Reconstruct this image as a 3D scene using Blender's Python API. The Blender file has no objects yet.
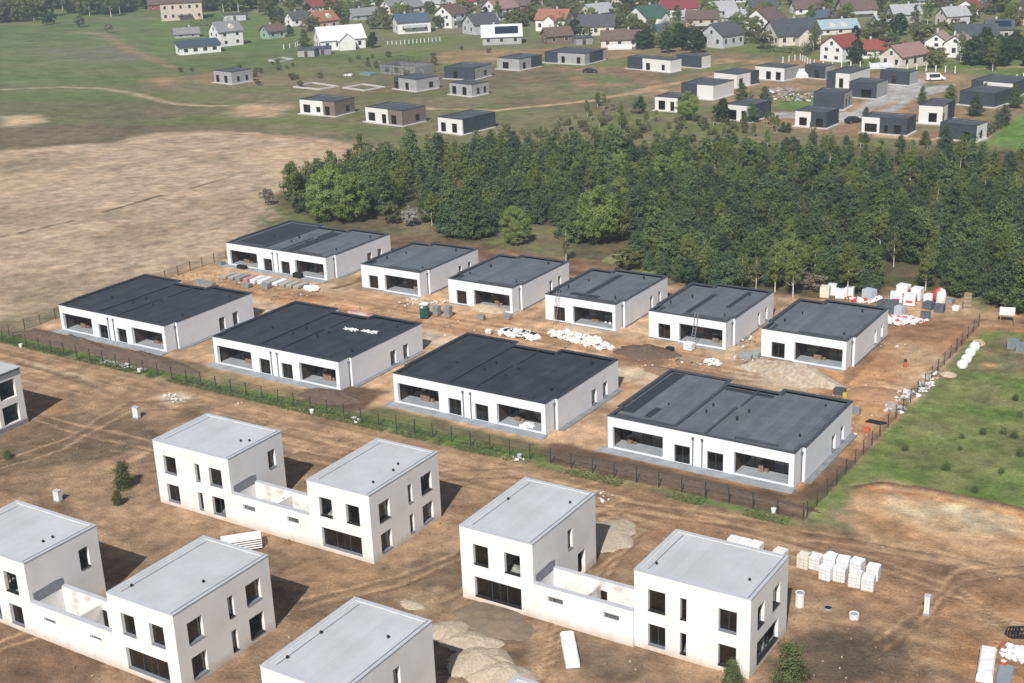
import bpy, bmesh, math, random
import numpy as np
from mathutils import Vector, Matrix
random.seed(7); rng = np.random.default_rng(11)
sc = bpy.context.scene
COL = sc.collection
R = math.radians

# ------------------------------------------------------------------ camera
FPX, PIT, YAW, ROLL, CH = 1338.24, 0.338460, -0.583303, -0.039976, 58.641
_F = np.array([math.sin(YAW)*math.cos(PIT), math.cos(YAW)*math.cos(PIT), -math.sin(PIT)])
_R0 = np.array([math.cos(YAW), -math.sin(YAW), 0.0]); _U0 = np.cross(_R0, _F)
_R = _R0*math.cos(ROLL)+_U0*math.sin(ROLL); _U = -_R0*math.sin(ROLL)+_U0*math.cos(ROLL)
CAM = np.array([0.0, 0.0, CH])
cd = bpy.data.cameras.new('camera'); cam = bpy.data.objects.new('camera', cd); COL.objects.link(cam)
cd.sensor_width = 36; cd.lens = 36*FPX/1024; cd.clip_start = 1; cd.clip_end = 5000
m = Matrix.Identity(4)
for i in range(3):
    m[i][0] = _R[i]; m[i][1] = _U[i]; m[i][2] = -_F[i]; m[i][3] = CAM[i]
cam.matrix_world = m; sc.camera = cam

def G(px, py, z=0.0):
    """where the sight line of a spot in the photograph meets the ground: a real place in metres"""
    d = _F+_R*(px-512)/FPX-_U*(py-341.5)/FPX
    P = CAM+d*(z-CH)/d[2]
    return float(P[0]), float(P[1])
def mpp(px, py):
    x, y = G(px, py); return math.sqrt(x*x+y*y+CH*CH)/FPX

# ------------------------------------------------------------------ light
SUN = Vector((0.30, -0.95, 0.98)).normalized()
w = bpy.data.worlds.new('World'); sc.world = w; w.use_nodes = True
nt = w.node_tree; bg = nt.nodes['Background']; sky = nt.nodes.new('ShaderNodeTexSky')
sky.sky_type = 'NISHITA'; sky.sun_disc = False
sky.sun_elevation = math.asin(SUN.z); sky.sun_rotation = math.atan2(SUN.x, SUN.y)
sky.altitude = 100; sky.air_density = 1.0; sky.dust_density = 1.5
nt.links.new(sky.outputs[0], bg.inputs[0]); bg.inputs[1].default_value = 0.052
sl = bpy.data.lights.new('sun', 'SUN'); so = bpy.data.objects.new('sun', sl); COL.objects.link(so)
sl.energy = 4.4; sl.angle = R(0.55); sl.color = (1.0, 0.965, 0.915)
so.rotation_euler = SUN.to_track_quat('Z', 'Y').to_euler(); so.location = (0, 0, 200)
sc.view_settings.view_transform = 'Standard'; sc.view_settings.look = 'None'
sc.view_settings.gamma = 1; sc.view_settings.exposure = 0.42

# ------------------------------------------------------------------ materials
MATS = {}
def mat(name, col, rough=0.85, col2=None, scale=1.0, bump=0.0, bscale=20.0, detail=4, spec=0.3, rnd=0.0, metal=0.0,
        stretch=None, thr=(0.35, 0.65), transl=0.0):
    if name in MATS: return MATS[name]
    m = bpy.data.materials.new(name); m.use_nodes = True; n = m.node_tree; L = n.links
    b = n.nodes['Principled BSDF']; b.inputs['Roughness'].default_value = rough
    b.inputs['Specular IOR Level'].default_value = spec; b.inputs['Metallic'].default_value = metal
    b.inputs['Base Color'].default_value = (*col, 1)
    out = None
    if col2 is not None:
        tc = n.nodes.new('ShaderNodeTexCoord'); mp = n.nodes.new('ShaderNodeMapping')
        L.new(tc.outputs['Object'], mp.inputs[0])
        if stretch: mp.inputs['Scale'].default_value = stretch
        no = n.nodes.new('ShaderNodeTexNoise'); no.inputs['Scale'].default_value = scale; no.inputs['Detail'].default_value = detail
        L.new(mp.outputs[0], no.inputs['Vector'])
        cr = n.nodes.new('ShaderNodeValToRGB'); cr.color_ramp.elements[0].position = thr[0]; cr.color_ramp.elements[1].position = thr[1]
        cr.color_ramp.elements[0].color = (*col, 1); cr.color_ramp.elements[1].color = (*col2, 1)
        L.new(no.outputs['Fac'], cr.inputs[0]); out = cr.outputs[0]
    if rnd > 0:
        oi = n.nodes.new('ShaderNodeObjectInfo'); mr = n.nodes.new('ShaderNodeMapRange')
        mr.inputs[3].default_value = 1-rnd; mr.inputs[4].default_value = 1+rnd
        L.new(oi.outputs['Random'], mr.inputs[0])
        mx = n.nodes.new('ShaderNodeVectorMath'); mx.operation = 'SCALE'
        if out is None: mx.inputs[0].default_value = col
        else: L.new(out, mx.inputs[0])
        L.new(mr.outputs[0], mx.inputs['Scale']); out = mx.outputs[0]
    if out is not None: L.new(out, b.inputs['Base Color'])
    if bump > 0:
        tc2 = n.nodes.new('ShaderNodeTexCoord'); nb = n.nodes.new('ShaderNodeTexNoise'); nb.inputs['Scale'].default_value = bscale
        nb.inputs['Detail'].default_value = 4
        L.new(tc2.outputs['Object'], nb.inputs['Vector']); bp = n.nodes.new('ShaderNodeBump'); bp.inputs['Strength'].default_value = bump
        bp.inputs['Distance'].default_value = 0.1; L.new(nb.outputs['Fac'], bp.inputs['Height']); L.new(bp.outputs[0], b.inputs['Normal'])
    if transl > 0:
        tr = n.nodes.new('ShaderNodeBsdfTranslucent'); ms = n.nodes.new('ShaderNodeMixShader'); ms.inputs[0].default_value = transl
        if out is not None: L.new(out, tr.inputs[0])
        else: tr.inputs[0].default_value = (*col, 1)
        L.new(b.outputs[0], ms.inputs[1]); L.new(tr.outputs[0], ms.inputs[2]); L.new(ms.outputs[0], n.nodes['Material Output'].inputs[0])
    MATS[name] = m; return m

def glass_mat():
    m = bpy.data.materials.new('window_glass'); m.use_nodes = True; n = m.node_tree; L = n.links
    n.nodes.remove(n.nodes['Principled BSDF'])
    fr = n.nodes.new('ShaderNodeFresnel'); fr.inputs[0].default_value = 1.55
    t = n.nodes.new('ShaderNodeBsdfTransparent'); t.inputs[0].default_value = (0.74, 0.80, 0.76, 1)
    g = n.nodes.new('ShaderNodeBsdfGlossy'); g.inputs['Roughness'].default_value = 0.04
    ad = n.nodes.new('ShaderNodeMath'); ad.operation = 'ADD'; ad.inputs[1].default_value = 0.04; L.new(fr.outputs[0], ad.inputs[0])
    s = n.nodes.new('ShaderNodeMixShader'); L.new(ad.outputs[0], s.inputs[0]); L.new(t.outputs[0], s.inputs[1]); L.new(g.outputs[0], s.inputs[2])
    L.new(s.outputs[0], n.nodes['Material Output'].inputs[0]); return m
GLASS = glass_mat()
PLAST = mat('white_plaster', (0.73, 0.75, 0.785), 0.9, (0.68, 0.70, 0.735), 0.6, spec=0.2)
PLASTW = mat('offwhite_basecoat_plaster', (0.765, 0.757, 0.74), 0.92, (0.70, 0.685, 0.66), 0.45, spec=0.2, detail=12, thr=(.45, .72))
def splash(m, zc=.35):
    n = m.node_tree; L = n.links; b = n.nodes['Principled BSDF']; src = b.inputs['Base Color'].links[0].from_socket
    tc = n.nodes.new('ShaderNodeTexCoord'); sp = n.nodes.new('ShaderNodeSeparateXYZ'); no = n.nodes.new('ShaderNodeTexNoise'); no.inputs['Scale'].default_value = 1.3; no.inputs['Detail'].default_value = 6
    L.new(tc.outputs['Object'], sp.inputs[0]); L.new(tc.outputs['Object'], no.inputs['Vector'])
    ma = n.nodes.new('ShaderNodeMath'); ma.operation = 'MULTIPLY_ADD'; ma.inputs[1].default_value = -1.1; L.new(no.outputs['Fac'], ma.inputs[0]); L.new(sp.outputs['Z'], ma.inputs[2])
    mr = n.nodes.new('ShaderNodeMapRange'); mr.inputs[1].default_value = -.65; mr.inputs[2].default_value = zc; mr.inputs[3].default_value = .7; mr.inputs[4].default_value = 0; L.new(ma.outputs[0], mr.inputs[0])
    mx = n.nodes.new('ShaderNodeMixRGB'); mx.inputs[2].default_value = (.46, .33, .22, 1); L.new(mr.outputs[0], mx.inputs[0]); L.new(src, mx.inputs[1]); L.new(mx.outputs[0], b.inputs['Base Color'])
splash(PLASTW)
DKROOF = mat('dark_bitumen_roof', (0.034, 0.039, 0.049), 0.75, (0.024, 0.028, 0.036), 0.5, spec=0.4)
DKCAP = mat('dark_parapet_cap', (0.028, 0.033, 0.043), 0.55, (0.038, 0.043, 0.053), 0.7, spec=0.5)
GYROOF = mat('grey_slated_bitumen_roof', (0.122, 0.134, 0.150), 0.85, (0.094, 0.105, 0.120), 0.35, detail=8, spec=0.3)
GYCAP = mat('slate_grey_parapet_cap', (0.05, 0.057, 0.068), 0.6, (0.06, 0.067, 0.078), 0.8, spec=0.4)
STRIPR = mat('fresh_dark_membrane_strip', (0.03, 0.034, 0.042), 0.7)
LTROOF = mat('light_grey_roof_membrane', (0.47, 0.485, 0.50), 0.85, (0.40, 0.41, 0.42), 0.25, detail=9, spec=0.25, thr=(0.3, 0.75))
LTCAP = mat('light_grey_metal_coping', (0.45, 0.475, 0.51), 0.6, (0.41, 0.43, 0.46), 1.0, spec=0.4)
def laps(m, w_=1.0, dark=.72, var=.10, axis='X'):
    """lap seams every w_ metres and a slightly different tone per sheet"""
    n = m.node_tree; L = n.links; b = n.nodes['Principled BSDF']; src = b.inputs['Base Color'].links[0].from_socket
    tc = n.nodes.new('ShaderNodeTexCoord'); sp = n.nodes.new('ShaderNodeSeparateXYZ'); L.new(tc.outputs['Object'], sp.inputs[0])
    dv = n.nodes.new('ShaderNodeMath'); dv.operation = 'DIVIDE'; dv.inputs[1].default_value = w_; L.new(sp.outputs[axis], dv.inputs[0])
    fr = n.nodes.new('ShaderNodeMath'); fr.operation = 'FRACT'; L.new(dv.outputs[0], fr.inputs[0]); fl = n.nodes.new('ShaderNodeMath'); fl.operation = 'FLOOR'; L.new(dv.outputs[0], fl.inputs[0])
    lt = n.nodes.new('ShaderNodeMath'); lt.operation = 'LESS_THAN'; lt.inputs[1].default_value = .07; L.new(fr.outputs[0], lt.inputs[0])
    wn = n.nodes.new('ShaderNodeTexWhiteNoise'); wn.noise_dimensions = '1D'; L.new(fl.outputs[0], wn.inputs['W'])
    mr = n.nodes.new('ShaderNodeMapRange'); mr.inputs[3].default_value = 1-var; mr.inputs[4].default_value = 1+var; L.new(wn.outputs['Value'], mr.inputs[0])
    m2 = n.nodes.new('ShaderNodeMapRange'); m2.inputs[3].default_value = 1; m2.inputs[4].default_value = dark; L.new(lt.outputs[0], m2.inputs[0])
    no = n.nodes.new('ShaderNodeTexNoise'); no.inputs['Scale'].default_value = .9; no.inputs['Detail'].default_value = 10; no.inputs['Roughness'].default_value = .7; L.new(tc.outputs['Object'], no.inputs['Vector'])
    m3 = n.nodes.new('ShaderNodeMapRange'); m3.inputs[1].default_value = .3; m3.inputs[2].default_value = .7; m3.inputs[3].default_value = 1-var*1.4; m3.inputs[4].default_value = 1+var*1.4; L.new(no.outputs['Fac'], m3.inputs[0])
    a = n.nodes.new('ShaderNodeMath'); a.operation = 'MULTIPLY'; L.new(mr.outputs[0], a.inputs[0]); L.new(m2.outputs[0], a.inputs[1]); c = n.nodes.new('ShaderNodeMath'); c.operation = 'MULTIPLY'; L.new(a.outputs[0], c.inputs[0]); L.new(m3.outputs[0], c.inputs[1])
    v = n.nodes.new('ShaderNodeVectorMath'); v.operation = 'SCALE'; L.new(src, v.inputs[0]); L.new(c.outputs[0], v.inputs['Scale']); L.new(v.outputs[0], b.inputs['Base Color'])
laps(DKROOF, 1.0, .75, .13); laps(GYROOF, 1.0, .8, .09); laps(LTROOF, 1.0, .95, .03)
SEAM = mat('roof_edge_seam', (0.16, 0.175, 0.2), 0.7)
BLOCKG = mat('grey_blockwork', (0.20, 0.20, 0.205), 0.95, (0.27, 0.265, 0.26), 1.4, detail=8)
BLUEGR = mat('blue_grey_glue_render', (0.19, 0.20, 0.225), 0.9, (0.26, 0.27, 0.29), 1.8, detail=6)
INNER = mat('dull_inner_wall', (0.42, 0.44, 0.38), 0.95, (0.18, 0.19, 0.165), 1.6)
INNERW = mat('pale_dusty_inner_wall', (0.74, 0.72, 0.70), 0.95, (0.42, 0.36, 0.33), 0.9, detail=12, thr=(.5,.75))
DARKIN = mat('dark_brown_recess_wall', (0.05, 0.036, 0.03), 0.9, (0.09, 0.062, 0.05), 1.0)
FRAME = mat('dark_window_frame', (0.05, 0.056, 0.062), 0.4)
WFRAME = mat('white_window_frame', (0.7, 0.7, 0.7), 0.5)
CONC = mat('pale_concrete', (0.235, 0.26, 0.285), 0.9, (0.31, 0.33, 0.345), 0.8, bump=0.2)
CONCD = mat('damp_concrete_plinth', (0.16, 0.17, 0.185), 0.9, (0.23, 0.235, 0.24), 1.1)
PIPE = mat('grey_downpipe', (0.11, 0.12, 0.14), 0.5)
BLACK = mat('black_rubber', (0.015, 0.015, 0.016), 0.7)
WOOD = mat('raw_timber', (0.36, 0.25, 0.15), 0.85, (0.26, 0.18, 0.11), 3.0)
BARK = mat('brown_bark', (0.10, 0.07, 0.05), 0.95, (0.15, 0.10, 0.07), 4.0)
BARKW = mat('white_birch_bark', (0.55, 0.53, 0.48), 0.9, (0.25, 0.23, 0.20), 3.0, thr=(0.5, 0.7))
ALU = mat('aluminium', (0.6, 0.6, 0.6), 0.35, metal=0.8)
WIRE = mat('dark_fence_metal', (0.045, 0.05, 0.05), 0.6)
WHITEP = mat('white_plastic_wrap', (0.78, 0.79, 0.80), 0.35, (0.70, 0.71, 0.73), 2.0, bump=0.3, bscale=3.0, spec=0.5)
WHBLK = mat('white_aerated_blocks', (0.72, 0.71, 0.69), 0.8, (0.62, 0.61, 0.60), 2.0)
YBLK = mat('cream_aerated_blocks', (0.66, 0.64, 0.52), 0.8, (0.58, 0.56, 0.46), 2.0)
RED = mat('red_print', (0.52, 0.07, 0.05), 0.5)
ORANGE = mat('orange_plastic', (0.50, 0.12, 0.05), 0.5)

# ------------------------------------------------------------------ object helpers
def tag(o, label=None, cat=None, group=None, kind=None):
    if label: o['label'] = label
    if cat: o['category'] = cat
    if group: o['group'] = group
    if kind: o['kind'] = kind
    return o
def empty(name, loc=(0, 0, 0), rz=0.0, label=None, cat=None, group=None):
    o = bpy.data.objects.new(name, None); COL.objects.link(o); o.location = loc; o.rotation_euler = (0, 0, rz)
    o.empty_display_size = 0.5
    return tag(o, label, cat, group)
class MB:
    """collects faces of ONE mesh object"""
    def __init__(s, *mats): s.v = []; s.f = []; s.m = []; s.mats = list(mats)
    def mi(s, m):
        if m is None: return 0
        if m not in s.mats: s.mats.append(m)
        return s.mats.index(m)
    def add(s, vs, fs, m=None):
        k = len(s.v); s.v += [tuple(p) for p in vs]; i = s.mi(m)
        for f in fs: s.f.append(tuple(k+a for a in f)); s.m.append(i)
    def quad(s, a, b, c, d, m=None): s.add([a, b, c, d], [(0, 1, 2, 3)], m)
    def box(s, x0, y0, z0, x1, y1, z1, m=None, T=None):
        vs = [(x0, y0, z0), (x1, y0, z0), (x1, y1, z0), (x0, y1, z0), (x0, y0, z1), (x1, y0, z1), (x1, y1, z1), (x0, y1, z1)]
        if T is not None: vs = [tuple(T @ Vector(p)) for p in vs]
        s.add(vs, [(0, 3, 2, 1), (4, 5, 6, 7), (0, 1, 5, 4), (1, 2, 6, 5), (2, 3, 7, 6), (3, 0, 4, 7)], m)
    def prism(s, poly, z0, z1, m=None, mtop=None, T=None):
        n = len(poly); vs = [(x, y, z0) for x, y in poly]+[(x, y, z1) for x, y in poly]
        if T is not None: vs = [tuple(T @ Vector(p)) for p in vs]
        s.add(vs, [(i, (i+1) % n, n+(i+1) % n, n+i) for i in range(n)]+[tuple(reversed(range(n)))], m)
        s.add(vs[n:], [tuple(range(n))], mtop if mtop else m)
    def tube(s, pts, rads, n=8, m=None, caps=True):
        rings = []; pts = [Vector(p) for p in pts]; k = len(s.v); mi = s.mi(m)
        for i, p in enumerate(pts):
            d = (pts[min(i+1, len(pts)-1)]-pts[max(i-1, 0)]).normalized()
            a = d.orthogonal().normalized() if abs(d.z) < .99 else Vector((1, 0, 0)); a = (a-d*a.dot(d)).normalized(); b = d.cross(a)
            for j in range(n):
                t = 2*math.pi*j/n; s.v.append(tuple(p+(a*math.cos(t)+b*math.sin(t))*rads[i]))
        for i in range(len(pts)-1):
            for j in range(n):
                s.f.append((k+i*n+j, k+i*n+(j+1) % n, k+(i+1)*n+(j+1) % n, k+(i+1)*n+j)); s.m.append(mi)
        if caps:
            s.f.append(tuple(k+j for j in reversed(range(n)))); s.m.append(mi)
            s.f.append(tuple(k+(len(pts)-1)*n+j for j in range(n))); s.m.append(mi)
    def wall(s, P, L, z0, z1, th, holes, mo=None, mi=None, mr=None):
        """upright wall with openings; P(u, depth, z) maps to 3-D, depth 0 is the outer face"""
        us = sorted({0.0, L, *[h[0] for h in holes], *[h[1] for h in holes]}); zs = sorted({z0, z1, *[h[2] for h in holes], *[h[3] for h in holes]})
        inh = lambda u, z: any(h[0] < u < h[1] and h[2] < z < h[3] for h in holes)
        for a, b in zip(us, us[1:]):
            for c, d in zip(zs, zs[1:]):
                if inh((a+b)/2, (c+d)/2): continue
                s.quad(P(a, 0, c), P(b, 0, c), P(b, 0, d), P(a, 0, d), mo)
                s.quad(P(b, th, c), P(a, th, c), P(a, th, d), P(b, th, d), mi)
        s.quad(P(0, 0, z1), P(L, 0, z1), P(L, th, z1), P(0, th, z1), mo)
        s.quad(P(0, th, z0), P(L, th, z0), P(L, 0, z0), P(0, 0, z0), mo)
        s.quad(P(0, th, z0), P(0, 0, z0), P(0, 0, z1), P(0, th, z1), mo)
        s.quad(P(L, 0, z0), P(L, th, z0), P(L, th, z1), P(L, 0, z1), mo)
        for a, b, c, d in holes:
            s.quad(P(a, 0, c), P(a, th, c), P(a, th, d), P(a, 0, d), mr)
            s.quad(P(b, th, c), P(b, 0, c), P(b, 0, d), P(b, th, d), mr)
            s.quad(P(a, 0, d), P(a, th, d), P(b, th, d), P(b, 0, d), mr)
            if c > z0+1e-6: s.quad(P(a, th, c), P(a, 0, c), P(b, 0, c), P(b, th, c), mr)
    def build(s, name, parent=None, smooth=False, loc=None):
        me = bpy.data.meshes.new(name); me.from_pydata(s.v, [], s.f)
        for m in (s.mats or [PLAST]): me.materials.append(m)
        me.polygons.foreach_set('material_index', s.m)
        if smooth: me.polygons.foreach_set('use_smooth', [True]*len(s.f))
        me.update(); o = bpy.data.objects.new(name, me); COL.objects.link(o)
        if parent is not None: o.parent = parent
        if loc is not None: o.location = loc
        return o
def inset(poly, t):
    """offset a counter-clockwise rectilinear outline inward"""
    n = len(poly); out = []
    for i in range(n):
        p0, p1, p2 = Vector(poly[i-1]), Vector(poly[i]), Vector(poly[(i+1) % n])
        d1 = (p1-p0).normalized(); d2 = (p2-p1).normalized()
        n1 = Vector((-d1.y, d1.x)); n2 = Vector((-d2.y, d2.x)); out.append(tuple(p1+(n1+n2)*t))
    return out
def ring(mb, outer, inner, z0, z1, m):
    n = len(outer)
    for i in range(n):
        j = (i+1) % n; a, b, c, d = outer[i], outer[j], inner[j], inner[i]
        mb.quad((*a, z1), (*b, z1), (*c, z1), (*d, z1), m); mb.quad((*a, z0), (*b, z0), (*b, z1), (*a, z1), m)
        mb.quad((*c, z0), (*d, z0), (*d, z1), (*c, z1), m); mb.quad((*b, z0), (*a, z0), (*d, z0), (*c, z0), m)
def copy_tree(o, parent=None):
    c = o.copy(); COL.objects.link(c)
    if parent is not None: c.parent = parent
    for ch in list(o.children): copy_tree(ch, c)
    return c

# ------------------------------------------------------------------ noise for the ground
def vnoise(x, y, seed=0):
    xi = np.floor(x).astype(np.int64); yi = np.floor(y).astype(np.int64); xf = x-xi; yf = y-yi
    def h(a, b):
        v = (a*374761393+b*668265263+seed*1442695041) & 0xffffffff
        v = ((v ^ (v >> 13))*1274126177) & 0xffffffff
        return ((v ^ (v >> 16)) & 0xffffff)/float(0xffffff)
    u = xf*xf*(3-2*xf); v = yf*yf*(3-2*yf)
    return (h(xi, yi)*(1-u)+h(xi+1, yi)*u)*(1-v)+(h(xi, yi+1)*(1-u)+h(xi+1, yi+1)*u)*v
def fbm(x, y, seed=0, oct=4):
    s = 0; a = 0.5; t = 0
    for i in range(oct):
        s = s+a*vnoise(x*2**i+17*i, y*2**i-9*i, seed+i*7); t += a; a *= 0.55
    return s/t
def fb1(x, y, seed=0, oct=4): return float(fbm(np.array([x]), np.array([y]), seed, oct)[0])
# ================================================================== GROUND
xs = np.concatenate([-np.cumsum(np.minimum(0.36*1.018**np.arange(1, 400), 14))[::-1]-172, np.arange(-172, -12, 0.36), -12+np.cumsum(np.minimum(0.36*1.03**np.arange(1, 200), 25))])
ys = np.concatenate([-np.cumsum(np.minimum(0.5*1.06**np.arange(1, 60), 20))[::-1]+46, np.arange(46, 192, 0.36), 192+np.cumsum(np.minimum(0.36*1.011**np.arange(1, 420), 9))])
xs = xs[(xs > -1100) & (xs < 700)]; xs = np.concatenate([[-1600], xs, [1200]])
ys = ys[(ys > -150) & (ys < 1300)]; ys = np.concatenate([[-400], ys, [1700]])
X, Y = np.meshgrid(xs, ys); NX, NY = len(xs), len(ys)
X = X.ravel(); Y = Y.ravel()
colr = np.zeros((len(X), 3)); relief = np.zeros(len(X))
def lerp(a, b, t): return a[None, :]*(1-t[:, None])+b[None, :]*t[:, None]
def sdf(px, py, poly):
    d = np.full(px.shape, 1e18); ins = np.zeros(px.shape, bool); n = len(poly)
    for i in range(n):
        ax, ay = poly[i]; bx, by = poly[(i+1) % n]; ex, ey = bx-ax, by-ay
        wx, wy = px-ax, py-ay; t = np.clip((wx*ex+wy*ey)/(ex*ex+ey*ey+1e-12), 0, 1)
        d = np.minimum(d, (wx-ex*t)**2+(wy-ey*t)**2)
        c = ((ay > py) != (by > py)) & (px < (bx-ax)*(py-ay)/((by-ay) if by != ay else 1e-9)+ax); ins ^= c
    return np.where(ins, 1, -1)*np.sqrt(d)
def paint(poly, ca, cb, soft=0.5, warp=1.0, ns=(0.2, 0.2), ang=0.0, alpha=1.0, px=True, seed=1, relh=0.0, gain=1.6, wsc=0.25):
    global colr
    if px: poly = [G(*q) for q in poly]
    P = np.array(poly); pad = soft+warp*1.5+1
    idx = np.where((X > P[:, 0].min()-pad) & (X < P[:, 0].max()+pad) & (Y > P[:, 1].min()-pad) & (Y < P[:, 1].max()+pad))[0]
    if not len(idx): return
    x, y = X[idx], Y[idx]
    wx = (fbm(x*wsc, y*wsc, seed+50, 4)-0.5)*2*warp; wy = (fbm(x*wsc, y*wsc, seed+90, 4)-0.5)*2*warp
    d = sdf(x+wx, y+wy, poly); a = np.clip(d/soft*0.5+0.5, 0, 1)*alpha
    c, s = math.cos(ang), math.sin(ang); u = (x*c+y*s)*ns[0]; v = (-x*s+y*c)*ns[1]
    t = np.clip((fbm(u, v, seed, 5)-0.5)*gain*1.6+0.5, 0, 1)
    col = lerp(np.array(ca), np.array(cb), t)
    colr[idx] = colr[idx]*(1-a[:, None])+col*a[:, None]
    if relh: relief[idx] = relief[idx]*(1-a)+relh*(fbm(u*1.5, v*1.5, seed+3, 4)-0.5)*2*a
def line(pts, width, ca, soft=0.3, alpha=1.0, px=True, warp=0.3, seed=3, dep=0.0, cb=None):
    global colr
    if px: pts = [G(*q) for q in pts]
    P = np.array(pts); pad = width+soft+warp+1
    idx = np.where((X > P[:, 0].min()-pad) & (X < P[:, 0].max()+pad) & (Y > P[:, 1].min()-pad) & (Y < P[:, 1].max()+pad))[0]
    x = X[idx]; y = Y[idx]; x = x+(fbm(x*.2, y*.2, seed, 3)-.5)*2*warp; y = y+(fbm(x*.2, y*.2, seed+5, 3)-.5)*2*warp
    d = np.full(x.shape, 1e9)
    for (ax, ay), (bx, by) in zip(pts, pts[1:]):
        ex, ey = bx-ax, by-ay; t = np.clip(((x-ax)*ex+(y-ay)*ey)/(ex*ex+ey*ey+1e-9), 0, 1)
        d = np.minimum(d, np.hypot(x-ax-ex*t, y-ay-ey*t))
    a = np.clip((width/2-d)/soft+0.5, 0, 1)*alpha*np.clip(0.5+1.2*fbm(X[idx]*.5, Y[idx]*.5, seed+9, 3), 0, 1)
    c2 = np.array(cb if cb else ca); t = fbm(X[idx]*.3, Y[idx]*.3, seed+2, 3); col = lerp(np.array(ca), c2, t)
    colr[idx] = colr[idx]*(1-a[:, None])+col*a[:, None]
    if dep: relief[idx] = relief[idx]*(1-a)+dep*a
def blob(px, py, r, ca, squash=(1.0, 1.0), **k):
    x, y = G(px, py); n = 14
    paint([(x+r*squash[0]*math.cos(2*math.pi*i/n), y+r*squash[1]*math.sin(2*math.pi*i/n)) for i in range(n)], ca, k.pop('cb', ca), px=False, soft=k.pop('soft', r*.6), warp=k.pop('warp', r*.7), **k)
GREEN = (0.098, 0.135, 0.045); GREEN2 = (0.155, 0.158, 0.078); OLIVE = (0.15, 0.135, 0.08)
DRY = (0.42, 0.335, 0.23); DRY2 = (0.26, 0.205, 0.135)
DIRT = (0.29, 0.212, 0.146); DIRT2 = (0.19, 0.135, 0.092); SAND = (0.50, 0.365, 0.245); SANDO = (0.37, 0.225, 0.13)
TOPS = (0.115, 0.078, 0.055); TOPS2 = (0.16, 0.108, 0.076); PALE = (0.47, 0.37, 0.26)
t = np.clip((fbm(X*.03, Y*.03, 2, 5)-.5)*2.6+.5, 0, 1); colr[:] = lerp(np.array(GREEN), np.array(GREEN2), t)
# far meadow, top left
paint([(-300, 40), (140, 12), (300, 30), (420, 60), (360, 95), (250, 130), (-300, 140)], (0.085, 0.125, 0.045), (0.125, 0.13, 0.068), 8, 10, (0.02, 0.06), 0.3, seed=4)
paint([(150, 78), (420, 60), (640, 75), (760, 95), (1040, 130), (1040, 175), (480, 150), (330, 148), (150, 120)], (0.11, 0.125, 0.055), (0.19, 0.165, 0.095), 5, 6, (0.05, 0.08), 0.3, seed=5)
paint([(40, 50), (120, 45), (155, 58), (110, 64), (50, 62)], (0.18, 0.16, 0.125), (0.12, 0.13, 0.07), 6, 6, seed=6, alpha=.7)
paint([(0, 78), (60, 78), (60, 84), (0, 86)], (0.15, 0.14, 0.1), GREEN, 4, 5, seed=16, alpha=.6)
paint([(0, 100), (200, 100), (230, 112), (120, 125), (0, 118)], (0.10, 0.115, 0.05), (0.14, 0.12, 0.07), 5, 6, (0.04, 0.1), 0.5, seed=17, alpha=.8)
paint([(-200, 128), (100, 124), (270, 128), (250, 142), (100, 152), (-200, 160)], (0.165, 0.135, 0.09), (0.125, 0.105, 0.062), 4, 5, (0.05, 0.1), 0.5, seed=7)
paint([(0, 117), (42, 115), (50, 121), (10, 127), (0, 127)], PALE, DRY, 2, 3, seed=8)
# dry mown field
fieldp = [(-300, 190), (-100, 158), (0, 150), (110, 143), (150, 134), (200, 131), (245, 132), (310, 138), (400, 152), (415, 178), (330, 190), (285, 196), (262, 210), (285, 228), (300, 245), (226, 262), (162, 275), (57, 320), (0, 349), (-300, 420)]
paint(fieldp, (.43, .345, .255), (.32, .255, .19), 1.5, 3, (0.10, 0.26), 1.0, seed=9, gain=1.3)
paint(fieldp, (.46, .375, .285), (.30, .24, .18), 1.5, 3, (0.25, 0.6), 1.0, seed=109, gain=2.4, alpha=.35)
paint([(-200, 170), (0, 158), (70, 157), (75, 166), (0, 175), (-200, 190)], (0.13, 0.13, 0.07), (0.22, 0.19, 0.12), 4, 6, seed=10, alpha=.8)
paint([(-100, 150), (60, 150), (110, 152), (60, 182), (0, 195), (-100, 200)], (0.25, 0.20, 0.14), DRY, 6, 8, (0.05, 0.15), 1.0, seed=11, alpha=.6)
for q, r in (((25, 300), 9), ((60, 285), 7), ((130, 238), 6), ((170, 222), 5), ((230, 205), 5), ((15, 215), 7), ((215, 158), 5), ((110, 215), 5), ((250, 150), 4)):
    blob(*q, r, (0.20, 0.165, 0.105), squash=(1.6, .8), alpha=.55, cb=(0.25, 0.21, .14), seed=int(q[0]))
paint([(250, 150), (340, 143), (395, 156), (330, 178), (290, 188)], (0.43, 0.33, 0.235), DRY, 3, 4, (.05, .2), .6, seed=12, alpha=.8)
line([(0, 237), (72, 221)], 0.7, (0.085, 0.065, 0.045), alpha=1.0, warp=.1)
line([(103, 212), (163, 195)], 0.7, (0.085, 0.065, 0.045), alpha=1.0, warp=.1)
line([(192, 188), (245, 172)], 0.8, (0.10, 0.078, 0.05), alpha=.9, warp=.1)
for k in range(16):
    a = (rng.uniform(0, 240), rng.uniform(160, 300)); line([a, (a[0]+rng.uniform(15, 45), a[1]-rng.uniform(3, 10))], 0.8, (0.22, 0.175, 0.11), alpha=.5, seed=k)
line([(225, 133), (300, 138), (345, 149), (400, 160)], 1.2, (0.24, 0.12, 0.06), alpha=.6, seed=5)
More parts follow.
